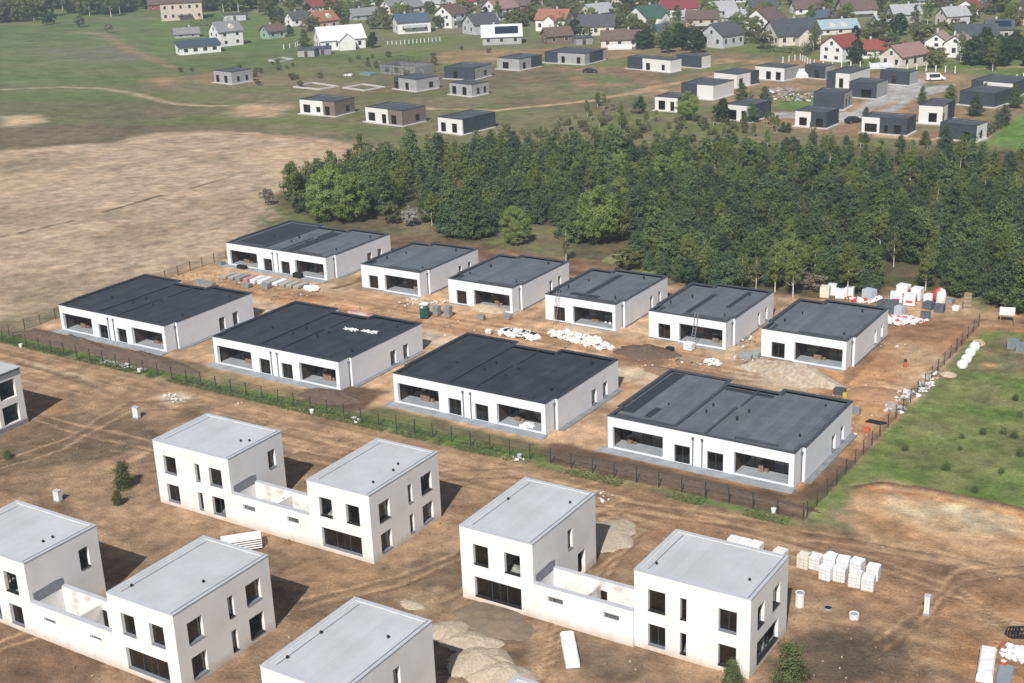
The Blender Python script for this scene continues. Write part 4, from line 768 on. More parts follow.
# ================================================================== HEAPS AND RUBBLE
def soil(name, c1, c2, sc_=1.2, b=.5, bs=6): return mat(name, c1, .95, c2, sc_, b, bs, detail=10, spec=.15, thr=(.3, .7))
GRAV = soil('pale_gravel', (0.50, 0.42, 0.32), (0.34, 0.275, 0.2), 5, .8, 9); TOPM = soil('dark_topsoil', (0.10, 0.070, 0.052), (0.15, 0.105, 0.078), 2.5, .9, 5)
SANDM = soil('pale_sand', (0.50, 0.42, 0.31), (0.38, 0.29, 0.2), 1.5); RUBM = soil('pale_rubble_earth', (0.48, 0.42, 0.34), (0.30, 0.22, 0.15), 2, .9, 5); BRNM = soil('brown_earth', (0.21, 0.135, 0.09), (0.3, 0.19, 0.12), 2)
def heap(cx, cy, rx, ry, h, rot, m, label, seed=0, cat='heap', group=None, lump=.35):
    n, k = 56, 20; f = []; c, s = math.cos(rot), math.sin(rot)
    A = 2*np.pi*np.arange(n)/n; Rr = (np.arange(1, k+1)/k)[:, None]; e = 1+.42*(fbm(np.cos(A)*1.8+seed*3.1+5, np.sin(A)*1.8+9, seed, 4)-.5)*2
    x = rx*Rr*e*np.cos(A); y = ry*Rr*e*np.sin(A); nz = fbm(x*.9+seed*7+50, y*.9+40, seed+2, 4)
    z = h*np.maximum(0, 1-Rr**1.7)*(1-lump+2*lump*nz)+(nz-.5)*.10*(1-Rr); z[-1] -= .12
    v = [(0, 0, float(z[0].mean()))]+[tuple(map(float, q)) for q in np.stack([x*c-y*s, x*s+y*c, z], -1).reshape(-1, 3)]
    for i in range(n): f.append((0, 1+i, 1+(i+1) % n))
    for j in range(k-1):
        for i in range(n): a = 1+j*n; f.append((a+i, a+n+i, a+n+(i+1) % n, a+(i+1) % n))
    b = MB(m); b.add(v, f, m); o = b.build('earth_heap' if m in (TOPM, BRNM) else 'gravel_heap', smooth=True, loc=(cx, cy, 0)); return tag(o, label, cat, group)
def hp(px, py, *a, **k): x, y = G(px, py); return heap(x, y, *a, **k)
GH = 'heaps of pale gravel at the bottom edge'
hp(613, 535, 2.4, 3.4, .38, .3, GRAV, 'pale tan gravel heap behind the two-storey block, touching its shadow', 3)
hp(450, 632, 2.2, 1.8, .5, .2, GRAV, 'small pale gravel heap highest up beside the bottom block', 4, group=GH); hp(470, 643, 2.6, 1.7, .6, .1, GRAV, 'low middle one of the pale gravel heaps beside the bottom block', 5, group=GH)
hp(480, 662, 3.0, 2.3, .9, .4, GRAV, 'large pale gravel heap in the shadow edge of the bottom block', 6, group=GH); hp(503, 677, 2.6, 2.0, .9, .1, GRAV, 'pale gravel heap nearest the bottom photo edge', 7, group=GH)
hp(412, 605, 1.2, .7, .2, 0, GRAV, 'thin spill of pale gravel by the corner of the bottom block', 8)
hp(495, 622, 4.2, 2.2, .45, -.2, soil('grey_brown_earth', (.15, .12, .09), (.22, .165, .115), 1.5), 'low dark grey-brown earth heap in front of a wide window', 9)
heap(-146.5, 111.2, 9.0, 2.0, .95, .0, TOPM, 'long dark topsoil bank in front of the leftmost duplex, left half', 10, lump=.5); heap(-131.5, 111.1, 9.5, 2.1, 1.0, 0, TOPM, 'long dark topsoil bank in front of the leftmost duplex, right half', 11, lump=.5)
heap(-100.5, 112.6, 4.6, 2.0, .7, .1, TOPM, 'dark topsoil heap between the second and third front duplexes', 12); heap(-55, 111.0, 14, 1.6, .35, 0, TOPM, 'long low topsoil bank below the rightmost duplex terrace', 13, lump=.5)
hp(647, 353, 4.0, 2.4, .9, 0, TOPM, 'dark topsoil heap on the sand behind the front duplexes', 14); hp(690, 376, 6, 2.2, .5, .1, BRNM, 'low brown earth heap on the inner road', 15)
hp(793, 377, 6.0, 2.6, 1.7, -.1, RUBM, 'big pale rubble and sand heap before the rightmost back bungalow', 16); hp(768, 368, 3.2, 2.0, 1.0, .4, RUBM, 'smaller pale rubble heap touching the window wall of the last bungalow', 17)
hp(489, 309, 3.4, 1.6, .55, 0, SANDM, 'pale sand heap in front of the bungalow opening', 18); hp(582, 330, 3.0, 1.4, .4, .1, SANDM, 'low pale sand spill under the opening behind the white rubble', 19)
hp(629, 262, 5.0, 3.0, 1.6, .1, soil('grassy_mound_earth', (.12, .14, .055), (.2, .17, .11), .8), 'grassy mound of earth at the wood edge behind the bungalows', 20)
hp(875, 395, 3.5, 2.6, .5, .2, soil('orange_clay', (.40, .24, .135), (.32, .19, .11)), 'low orange clay mound on the right of the plot', 21)
hp(983, 375, 1.0, .9, .4, 0, SANDM, 'small ochre sand heap at the end of the white sacks', 22) if False else None
hp(948, 375, 1.1, .9, .4, 0, SANDM, 'small ochre sand heap at the near end of the white sacks', 22)
def chunks(pts, n, size, m, name, label, cat, mats=(), seed=1, flat=.5, h=.5, kind='stuff'):
    """pts: outline centre list (x, y, rx, ry)"""
    r = random.Random(seed); b = MB(m, *mats); ms = [m]+list(mats)
    for i in range(n):
        x0, y0, rx, ry = r.choice(pts); a = r.uniform(0, 6.28); q = r.random()**.5
        x = x0+rx*q*math.cos(a); y = y0+ry*q*math.sin(a); s_ = size*r.uniform(.4, 1.3)
        T = Matrix.Translation((x, y, h*(1-q)*r.random()+s_*.15+.02)) @ Matrix.Rotation(r.uniform(0, 6.28), 4, 'Z') @ Matrix.Rotation(r.uniform(-.6, .6), 4, 'X') @ Matrix.Rotation(r.uniform(-.5, .5), 4, 'Y')
        u = [r.uniform(.75, 1.2) for _ in range(8)]; w_, d_, z_ = s_*r.uniform(.5, 1), s_*r.uniform(.4, 1), s_*flat*r.uniform(.3, 1)
        vs = [(sx*w_*u[k]/2, sy*d_*u[k]/2, sz*z_*u[k]/2) for k, (sx, sy, sz) in enumerate(((-1, -1, -1), (1, -1, -1), (1, 1, -1), (-1, 1, -1), (-1, -1, 1), (1, -1, 1), (1, 1, 1), (-1, 1, 1)))]
        b.add([tuple(T @ Vector(p)) for p in vs], [(0, 3, 2, 1), (4, 5, 6, 7), (0, 1, 5, 4), (1, 2, 6, 5), (2, 3, 7, 6), (3, 0, 4, 7)], r.choices(ms, [4]+[1]*(len(ms)-1))[0])
    o = b.build(name); return tag(o, label, cat, kind=kind)
STONE = mat('grey_stone', (.32, .29, .25), .9, (.22, .19, .16), 2)
CLOD = mat('earth_clod', (.24, .17, .115), .95, (.17, .12, .08), 2)
def cp(px, py, rx, ry): x, y = G(px, py); return (x, y, rx, ry)
chunks([cp(508, 333, 1.6, 1.0), cp(522, 335, 2.0, 1.2), cp(532, 338, 1.2, .9)], 190, .75, WHITEP, 'packaging_waste', 'tangled white and black packaging waste on the inner road', 'waste', (BLACK,), 2)
chunks([cp(566, 336, 2.6, 1.3), cp(582, 340, 3.0, 1.5), cp(598, 346, 2.4, 1.2)], 260, .7, WHBLK, 'block_rubble', 'broad heap of broken white blocks on the inner road', 'rubble', (PLASTW,), 3)
chunks([cp(712, 363, 1.2, .8)], 50, .55, WHBLK, 'block_rubble', 'small patch of broken white blocks near the ladder bungalow', 'rubble', (), 4)
chunks([cp(312, 290, 1.2, .7)], 26, .9, WHITEP, 'plastic_sheet', 'crumpled white plastic beside the rows of pallets', 'plastic', (), 5)
chunks([cp(440, 344-40, 1.5, 1), cp(405, 305, 1.6, 1), cp(412, 300, 1, .6)], 45, .4, WHBLK, 'block_rubble', 'scattered white bits left of the green toilet', 'rubble', (STONE,), 6)
chunks([cp(750, 362, 3, 1.2), cp(730, 345, 2.5, 1.2), cp(745, 340, 1.5, 2.2), cp(690, 362, 3, 1.2), cp(600, 323, 3, .8)], 130, .32, STONE, 'block_rubble', 'stones and broken blocks around the back bungalows', 'rubble', (WHBLK,), 7)
chunks([cp(861, 301, 1.8, .8), cp(880, 302, 2.6, .9), cp(912, 321, 2.2, 1.2), cp(892, 323, 1.8, .8), cp(904, 320, 2, 1)], 210, .8, WHITEP, 'insulation_waste', 'loose white insulation heaped between the wrapped pallets', 'waste', (WHBLK, RED), 8)
chunks([cp(902, 400, 1, 1), cp(915, 391, 1.3, 1.3), cp(925, 385, 1, 1.5), cp(908, 395, 1.5, 1.0), cp(895, 410, 1.2, 1.2), cp(932, 376, 1, 1.5)], 120, .5, WHBLK, 'block_rubble', 'pale rubble dumped along the meadow fence', 'rubble', (STONE,), 9)
chunks([cp(1016, 655, 1.3, .8)], 45, .8, WHITEP, 'plastic_sheet', 'crumpled white sheeting at the right photo edge', 'plastic', (), 10, h=.7)
chunks([cp(*q, .9, .9) for q in ((600, 496), (607, 499), (170, 397), (178, 400), (125, 366), (240, 405), (520, 458), (355, 420))], 60, .35, WHBLK, 'scattered_scraps', 'white scraps strewn along the fence verge', 'waste', (STONE,), 11, h=.1)
chunks([(x, y, 20, 12) for x, y in ((-120, 80), (-100, 96), (-60, 96), (-80, 72), (-40, 78), (-30, 98), (-20, 88), (-110, 60), (-70, 55))], 1500, .16, CLOD, 'stones', 'small stones and clods scattered over the brown building land', 'stones', (STONE, RUBM), 12, h=.02)
chunks([(-100+k*22, 141, 14, 4) for k in range(-2, 3)]+[(-46, 130, 5, 18), (-50, 150, 8, 14), (-150, 143, 6, 4)], 900, .2, STONE, 'stones', 'small stones scattered inside the fenced plot', 'stones', (CLOD, WHBLK), 13, h=.02)
xs_, ys_ = G(383, 331.5, 3.6)
def scrap_on_roof():
    r = random.Random(3); b = MB(WHITEP)
    for i in range(70):
        k = i % 2; x = (14.2 if k else 17.0)+r.uniform(-1.1, 1.1); y = (10.6 if k else 10.9)+r.gauss(0, .22)+.1*math.sin(x*5)
        T = Matrix.Translation((-121.6+x, 114.6+y, 3.56+r.uniform(0, .08))) @ Matrix.Rotation(r.uniform(-.6, .6), 4, 'Z') @ Matrix.Rotation(r.uniform(-.5, .5), 4, 'X') @ Matrix.Rotation(r.uniform(-.4, .4), 4, 'Y'); s_ = r.uniform(.4, 1.1); b.box(-.2*s_, -.12*s_, -.03, .2*s_, .12*s_, .04*s_, T=T)
    tag(b.build('white_scraps'), 'white plastic scraps lying on the near-black duplex roof', 'waste', kind='stuff')
scrap_on_roof()

# ================================================================== PALLETS AND SITE GOODS
def pallet(px, py, w=1.05, d=1.05, h=1.2, m=WHBLK, label='', group=None, rz=None, cat='pallet', cap=None, name='block_pallet', lines=True, xy=None):
    x, y = xy or G(px, py); rz = random.uniform(-.12, .12) if rz is None else rz
    t = empty(name, (x, y, 0), rz, label, cat, group)
    b = MB(WOOD)
    for yy in (-d/2+.06, 0, d/2-.06): b.box(-w/2, yy-.05, .0, w/2, yy+.05, .10)
    b.box(-w/2, -d/2, .102, w/2, d/2, .13); b.build('wooden_pallet', t)
    s = MB(m); r = .05; z0, z1 = .133, h+.13
    p = [(-w/2+r, -d/2), (w/2-r, -d/2), (w/2, -d/2+r), (w/2, d/2-r), (w/2-r, d/2), (-w/2+r, d/2), (-w/2, d/2-r), (-w/2, -d/2+r)]
    s.prism(p, z0, z1-.05, m)
    p2 = [(a*.95, b_*.95) for a, b_ in p]; s.prism(p2, z1-.048, z1, m, cap)
    s.build('block_stack', t)
    if lines:
        q = MB(SEAM); k = max(2, int(h/.25))
        for i in range(1, k): z = z0+(z1-z0)*i/k; q.box(-w/2-.006, -d/2-.006, z-.008, w/2+.006, -d/2-.001, z+.008); q.box(w/2+.001, -d/2, z-.008, w/2+.006, d/2, z+.008)
        for i in (1, 2): q.box(-w/2+w*i/3-.008, -d/2-.012, z0, -w/2+w*i/3+.008, -d/2-.007, z1-.06)
        q.build('joint_lines', t)
    return t
PG = 'pallets of white blocks beside the two-storey pair'
for k, (q, m_, lb) in enumerate((((734, 551), WHBLK, 'leftmost of three white pallets peeping over the grey roof'), ((744.5, 553.5), WHITEP, 'middle of three white pallets peeping over the grey roof'), ((756, 556), WHITEP, 'right one of three white pallets peeping over the grey roof'), ((780, 563), WHBLK, 'single white pallet just behind the roof corner'),
        ((804, 567.5), YBLK, 'cream yellow block pallet at the left end of the group'), ((815.5, 568.5), WHBLK, 'white block pallet second from the left, beside the cream yellow one'), ((830, 567), WHITEP, 'white pallet with a peaked wrap, behind the bluish one'), ((826.5, 579), WHITEP, 'bluish white wrapped pallet in front of the peaked one'),
        ((840, 580.5), WHBLK, 'white block pallet second in the nearer row'), ((843, 571), WHITEP, 'wrapped pallet behind the second of the nearer row'), ((857, 573), WHITEP, 'wrapped pallet behind the third of the nearer row'), ((855, 586), WHBLK, 'white block pallet third in the nearer row'), ((873, 579), WHITEP, 'wrapped pallet at the far right of the back row'), ((868, 589.5), WHBLK, 'white block pallet nearest the camera, right end of the group'))):
    pallet(*q, label=lb, m=m_, group=PG, h=1.2 if k != 6 else 1.05, rz=random.uniform(-.15, .15))
pk = MB(WHITEP); x, y = G(830, 567); T = Matrix.Translation((x, y, 1.19)); pk.add([tuple(T @ Vector(p)) for p in ((-.52, -.52, 0), (.52, -.52, 0), (.52, .52, 0), (-.52, .52, 0), (0, 0, .42))], [(0, 1, 4), (1, 2, 4), (2, 3, 4), (3, 0, 4), (0, 3, 2, 1)]); tag(pk.build('plastic_cover'), 'peaked white cover sheet on top of a pallet', 'cover')
def ring_pipe(px, py, r, h, label, lid=None, name='concrete_ring'):
    x, y = G(px, py); t = empty(name, (x, y, 0), 0, label, 'well ring'); b = MB(WHBLK if h > .3 else CONC); n = 24
    o_ = [(r*math.cos(2*math.pi*i/n), r*math.sin(2*math.pi*i/n)) for i in range(n)]; i_ = [(a*.86, c*.86) for a, c in o_]; ring(b, o_, i_, -.05, h, None); b.build('ring_wall', t)
    l = MB(lid or BLACK); l.prism([(a*.855, c*.855) for a, c in o_], -.03, h*.75 if h < .8 else h-.05, None); l.build('inner_cover', t)
ring_pipe(799.5, 606, .38, 1.3, 'tall white concrete well shaft standing on brown earth', CONC); ring_pipe(828, 609, .36, .18, 'dark open manhole ring flush with the brown earth'); ring_pipe(854, 618, .4, .45, 'low white concrete well ring beside a wet patch', CONC)
def cabinet(px, py, w, d, h, label):
    x, y = G(px, py); t = empty('utility_cabinet', (x, y, 0), .1, label, 'utility cabinet'); b = MB(WHBLK); b.box(-w/2, -d/2, .15, w/2, d/2, h); b.build('cabinet_body', t)
    c = MB(LTCAP); c.box(-w/2-.03, -d/2-.03, h+.002, w/2+.03, d/2+.03, h+.06); c.build('cabinet_lid', t); b = MB(CONC); b.box(-w/2-.05, -d/2-.05, -.05, w/2+.05, d/2+.05, .148); b.build('cabinet_base', t)
    b = MB(SEAM); b.box(-.01, -d/2-.01, .2, .01, -d/2-.003, h-.05); b.build('door_gap', t)
cabinet(137, 418, .75, .45, 1.35, 'white utility cabinet alone on the brown land by the road'); cabinet(58.5, 501, .7, .5, 1.15, 'white utility cabinet behind the lower left house pair'); cabinet(926.5, 614, .42, .4, 1.7, 'slim white utility post alone at the lower right')
def bundle(p0, p1, w, h, m, label, cat, name, layers=0, m2=None, z=0.0, rnd=.0):
    a = Vector(G(*p0)); b_ = Vector(G(*p1)); L_ = (b_-a).length; t = empty(name, (a.x, a.y, z), math.atan2(b_.y-a.y, b_.x-a.x), label, cat)
    if layers:
        hh = h/layers
        for k in range(layers):
            b = MB(m2); b.box(.06, -w/2+.06, k*hh+.002, L_-.06, w/2-.06, k*hh+hh*.5); b.build('spacer', t); b = MB(m); b.box(0, -w/2, k*hh+hh*.502, L_, w/2, (k+1)*hh); b.build('panel', t)
    else:
        b = MB(m); n = 9; vs = []; prof = [(-w/2, 0), (w/2, 0), (w/2, h*.75), (w/2-.12, h), (-w/2+.12, h), (-w/2, h*.75)]
        for i in range(n):
            k_ = 1+random.uniform(-.05, .05)
            for yy, zz in prof: vs.append((L_*i/(n-1), yy*k_, zz*(1+random.uniform(-.06, .06))))
        fs = [(i*6+j, i*6+(j+1) % 6, (i+1)*6+(j+1) % 6, (i+1)*6+j) for i in range(n-1) for j in range(6)]+[(5, 4, 3, 2, 1, 0), tuple((n-1)*6+j for j in range(6))]
        b.add(vs, fs, m); b.build('wrapped_body', t)
        q = MB(LTCAP)
        for u in (.25, .72): q.box(L_*u-.02, -w/2-.05, h*.3, L_*u+.02, w/2+.05, h*.32)
        q.build('strap', t); f = MB(WOOD); f.box(.3, -w/2+.1, -.02, .5, w/2-.1, .0+.03); f.build('bearer', t)
    return t
bundle((567, 637), (573, 668), 1.15, .55, WHITEP, 'long white wrapped bundle lying on bare earth below the garage wall', 'bundle', 'wrapped_bundle')
bundle((262, 545), (222, 551), 1.5, 1.15, WHITEP, 'stack of white panels with dark gaps by the garage wall', 'panel stack', 'panel_stack', layers=5, m2=BLACK)
bundle((988, 655), (984, 683), 1.2, .8, WHITEP, 'white wrapped bundle at the lower right corner', 'bundle', 'wrapped_bundle')
bundle((1006, 668), (1000, 700), 1.1, .35, mat('blue_grey_board', (.22, .26, .3), .7), 'blue-grey board stack at the lower right corner', 'boards', 'board_stack')
pallet(1006, 650, .9, .9, .4, mat('rust_red_brick', (.36, .14, .08), .9, (.25, .1, .06), 4), 'small rust-red brick pallet at the lower right corner', cat='pallet'); pallet(1003, 668, .4, .4, .5, RED, 'small red and white canister crate by the boards', cat='crate', cap=WHITEP, lines=False, name='crate')
b = MB(BLACK)
for k in range(5):
    x, y = G(1012+k*3, 638); b.tube([(x+.5*math.cos(a), y+.1*math.sin(a)+k*.02, .5+.45*math.sin(a)) for a in [i*math.pi/6 for i in range(13)]], [.06]*13, 5, None, False)
tag(b.build('cable_coils'), 'dark coils standing behind the white sheeting at the right edge', 'coil')
# block stacks inside the plot
GRB = mat('grey_concrete_blocks', (.20, .205, .205), .95, (.27, .27, .265), 2.0)
IG = 'grey block stacks near the portable toilet'
pallet(437, 315, .9, .9, 1.25, GRB, 'grey block stack right beside the green portable toilet', IG); pallet(448.5, 316.5, .9, .9, 1.45, GRB, 'taller grey block stack, second from the green toilet', IG); pallet(481, 319.5, 1.1, .8, .55, GRB, 'low grey block pallet before the pale sand heap', IG); pallet(508, 319, 1.0, .8, .5, GRB, 'low grey block pallet by the corner of the sand heap bungalow', IG); pallet(489, 334, .8, .7, .5, PLASTW, 'pale broken block lying near the packaging waste', IG)
pallet(689, 350, 1.2, 1.0, .9, WHITEP, 'white wrapped pallet below the ladder bungalow'); pallet(670, 351, 1.0, .7, .4, BLACK, 'black low crate left of the white wrapped pallet', name='crate', cat='crate', lines=False)
for k, q in enumerate(((742, 357), (749, 358), (756, 357))): pallet(*q, 1.0, 1.4, .35+.12*k, mat('grey_green_boards', (.24, .27, .26), .8, (.33, .34, .33), 3), ('left', 'middle', 'right')[k]+' one of three low grey board stacks before the last bungalow', 'grey board stacks', rz=0)
pallet(839.5, 395, 1.3, 1.0, .7, mat('dark_grey_tarp', (.07, .075, .085), .6), 'dark tarp-covered stack at the back corner of the grey duplex', name='covered_stack', lines=False); pallet(845, 398, .5, .5, .5, mat('yellow_plastic', (.5, .38, .05), .6), 'small yellow canister beside the dark tarp stack', name='canister', cat='canister', lines=False)
pallet(856, 414, .9, .8, .6, GRB, 'small grey block pallet on orange clay beside the duplex'); 
for k, q in enumerate(((205, 286), (211, 287.5), (199, 285))): pallet(*q, 1.4, 1.0, .7, GRB, ('middle', 'right', 'left')[k]+' one of the grey pallets seen over the leftmost black roof', 'grey pallets behind the leftmost duplex')
bundle((350, 313), (372, 318), .8, .4, mat('faded_red_wrap', (.34, .12, .10), .7, (.5, .42, .38), .6), 'long red and white pack on the ground behind the second black roof', 'bundle', 'wrapped_bundle')
PM = mat('pale_plank_bundle', (.42, .39, .34), .85, (.33, .30, .26), 3); PINK = mat('pink_wrap', (.5, .22, .24), .6)
for k, (q, m_, h_, lb) in enumerate((((229, 277), PM, .35, 'pale plank bundle at the left end of the pallet rows'), ((236, 278), PM, .35, 'pale plank bundle second in the pallet rows'), ((243, 279), GRB, .4, 'grey plank bundle third in the pallet rows'), ((251, 281), PINK, .55, 'pink-wrapped pallet in the middle of the pallet rows'), ((258, 282), WHITEP, .6, 'white-wrapped pallet next to the pink one'), ((265.5, 283), WHITEP, .6, 'white-wrapped pallet second right of the pink one'),
        ((273, 283), PM, .4, 'pale plank bundle just right of the white-wrapped pallets'), ((280, 284), WHITEP, .4, 'low white-wrapped pallet among plank bundles'), ((287, 285), PM, .4, 'pale plank bundle beside the low white-wrapped one'), ((294, 286), PM, .4, 'pale plank bundle second from the right end'), ((301, 287), PM, .35, 'pale plank bundle at the right end of the rows'))):
    pallet(*q, 1.0, 2.6, h_, m_, lb, 'goods in rows before the half-black roof duplex', rz=.0)
pallet(247, 287, 1.3, 1.0, .45, GRB, 'grey block pallet in front of the pink-wrapped one'); pallet(266, 288, 1.4, 1.0, .6, GRB, 'bigger grey block pallet in front of the white-wrapped ones')
pallet(0, 0, 1.8, .8, .5, BLACK, 'black crate inside the left loggia of the back duplex', xy=(-149.5, 149.0), name='crate', cat='crate', lines=False); pallet(0, 0, 1.6, .8, .7, BLACK, 'black crate before the right loggia of the back duplex', xy=(-137.8, 149.1), name='crate', cat='crate', lines=False); pallet(0, 0, 1.0, 1.0, .5, mat('blue_grey_tarp', (.16, .2, .23), .7), 'blue-grey tarp bundle at the left corner of the back duplex', xy=(-154.3, 149.2), name='tarp_bundle', lines=False)
chunks([(-74.6, 115.6, 1.0, .5)], 24, .6, WHITEP, 'white_sacks', 'white sacks heaped on the right loggia floor of the third duplex', 'sacks', (), 14, h=.4)
# wood yard, upper right
YG = 'wrapped pallets in the yard at the wood edge'
BLUEW = mat('light_blue_wrap', (.42, .47, .53), .5); DGR = mat('dark_grey_roof_rolls', (.07, .085, .10), .8, (.11, .125, .14), 3)
for k, (q, w_, d_, h_, m_, lb) in enumerate((((825, 297), 1.3, 1.3, 1.5, YBLK, 'yellow-cream wrapped pallet at the left end of the yard'), ((832, 295), 1.2, 1.2, 1.5, WHITEP, 'white wrapped pallet behind the yellow-cream one'), ((840, 298), 1.3, 1.3, 1.2, WHITEP, 'white wrapped pallet right of the yellow-cream one'), ((849.5, 297), 1.2, 1.2, 1.4, WHITEP, 'greyish wrapped pallet third from the left of the yard'),
        ((869, 301), 1.6, 1.4, 1.6, BLUEW, 'light blue wrapped pallet between loose insulation heaps'), ((896, 302), 1.6, 1.4, 1.3, WHITEP, 'white pack with red print left in the red group'), ((903, 299), 1.6, 1.4, 2.0, WHITEP, 'tall white pack with red print in the red group'), ((910, 305), 1.6, 1.4, 1.5, WHITEP, 'white pack with red print nearest in the red group'), ((917, 300), 1.4, 1.4, 1.7, WHITEP, 'white pack with red side at the right of the red group'),
        ((891, 313), 1.8, 1.5, 1.6, DGR, 'dark grey tarred roll stack beside the last bungalow corner'), ((884, 311), 1.5, 1.4, 1.4, DGR, 'dark grey roll stack partly hidden by the last bungalow'), ((899, 317), 1.1, 1.1, 1.4, BLUEW, 'single light blue pack before the dark roll stacks'), ((929, 302), 1.2, 1.2, 1.0, WHITEP, 'white pack on the far grey stack'), ((928.5, 309), 1.3, 1.3, .9, DGR, 'far grey tile stack in the right column'), ((925.5, 318), 1.3, 1.2, .7, DGR, 'near grey tile stack in the right column'),
        ((939.5, 312), 1.2, 1.6, .9, DGR, 'grey tile stack below the round red and white pack'), ((949, 303), 1.2, 1.0, .5, GRB, 'low grey pallet right of the round red and white pack'), ((956, 311), .9, .9, .6, WHBLK, 'small white box pallet standing alone on sand'))):
    t = pallet(*q, w_, d_, h_, m_, lb, YG, rz=random.uniform(-.4, .4), lines=False)
    if 'red' in lb and 'pack' in lb and 'below' not in lb and 'right of' not in lb and 'White' not in lb and m_ is WHITEP:
        s = MB(RED); s.box(w_/2+.003, -d_*.3, .5, w_/2+.012, d_*.3, h_*.8); s.box(-w_*.3, -d_/2-.012, .5, w_*.3, -d_/2-.003, h_*.55); s.build('printed_panel', t)
x, y = G(939.5, 303); t = empty('round_pack', (x, y, 0), 0, 'round-topped red and white pack standing on its end', 'pack'); b = MB(WHITEP); b.tube([(0, .0, .0), (0, .0, .2), (0, 0, 1.4), (0, 0, 1.9), (0, 0, 2.15)], [.75, .85, .85, .65, .2], 14); b.build('pack_body', t, smooth=True); b = MB(RED); b.tube([(-.12, .0, .3), (-.12, .0, 1.4), (-.12, 0, 1.95), (-.12, 0, 2.2)], [.83, .84, .62, .15], 14); b.build('red_wrap', t, smooth=True)
x, y = G(967, 309)
t = empty('pallet_stack', (x, y, 0), .2, 'tall stack of empty pallets at the wood edge', 'pallet stack')
for k in range(12):
    b = MB(WOOD if k % 3 else PM); z = k*.19; [b.box(-.5, yy-.06, z, .5, yy+.06, z+.10) for yy in (-.35, 0, .35)]; b.box(-.5, -.42, z+.102, .5, .42, z+.15); b.build('wooden_pallet', t)
x, y = G(1006.5, 322); t = empty('sign_board', (x, y, 0), .25, 'blank white board on two posts at the wood edge', 'sign'); b = MB(mat('white_board', (.8, .8, .8), .6)); b.box(-.95, -.04, .95, .95, 0, 2.05); b.build('board', t)
for s in (-.8, .8): b = MB(WOOD); b.box(s-.05, .003, -.1, s+.05, .10, 2.1); b.build('post', t)
x, y = G(1014, 326); b = MB(WOOD); b.tube([(x, y, 0), (x, y, 2.0)], [.06, .05], 6); tag(b.build('wooden_post'), 'thin pale post right of the white board', 'post')
# white sacks on the meadow edge, grey stacks further right
for k, q in enumerate(((974, 350), (970, 356), (966, 362), (962, 368))):
    x, y = G(*q); b = MB(WHITEP); r = random.Random(k)
    b.tube([(0, 0, 0), (0, 0, .12), (0, 0, .5), (.03, .02, .8), (0, 0, .98), (0, 0, 1.0)], [.52, .62, .66, .58, .36, .05], 12); o = b.build('big_bag', smooth=True, loc=(x, y, 0)); o.rotation_euler = (r.uniform(-.1, .1), r.uniform(-.1, .1), r.random())
    tag(o, ('farthest', 'second farthest', 'second nearest', 'nearest')[k]+' of four fat white sacks beside the meadow fence', 'sack', 'white sacks beside the fence')
for k, q in enumerate(((1013, 348), (1022, 352))): pallet(*q, 1.4, 1.2, 1.0, mat('blue_grey_crate', (.14, .17, .19), .8, (.2, .23, .25), 3), ('blue-grey crate stack on the meadow near the track', 'blue-grey crate stack cut by the right photo edge')[k], 'blue-grey crates on the meadow', cat='crates')
x, y = G(978, 344); tag(chunks([(x, y, .8, .6)], 12, .7, SANDM, 'boulder_group', 'ochre boulders at the far end of the white sacks', 'boulders', (), 15, flat=.9, kind='stuff'), None)
x, y = G(905, 368); t = empty('orange_hydrant', (x, y, 0), 0, 'orange-red pipe stub with dark cap standing on the clay', 'hydrant'); b = MB(ORANGE); b.tube([(0, 0, -.1), (0, 0, .85)], [.16, .16], 10); b.box(-.26, -.07, .5, .26, .07, .62); b.build('pipe', t); b = MB(BLACK); b.tube([(0, 0, .85), (0, 0, 1.1)], [.2, .17], 10); b.build('cap', t)
x, y = G(892, 411); t = empty('cable_drum', (x, y, 0), .6, 'pale cable drum lying by the fence rubble', 'cable drum'); 
for yy in (-.3, .3): b = MB(PM); b.tube([(0, yy-.04, .55), (0, yy+.04, .55)], [.55, .55], 18); b.build('flange', t)
b = MB(BLACK); b.tube([(0, -.26, .55), (0, .26, .55)], [.3, .3], 14); b.build('cable', t)
b = MB(BLACK); x, y = G(874, 424); [b.box(x-1.0+k*.1, y+k*.25, 0, x+.8+k*.2, y+.18+k*.25, .12+.04*k) for k in range(3)]; tag(b.build('dark_planks'), 'dark planks lying on sand near the meadow fence', 'planks')
x, y = G(867, 431); b = MB(ORANGE); b.box(x-.3, y-.25, 0, x+.3, y+.25, .35); b.box(x-.1, y-.1, .352, x+.1, y+.1, .45); tag(b.build('orange_canister'), 'small orange canister near the dark planks', 'canister')
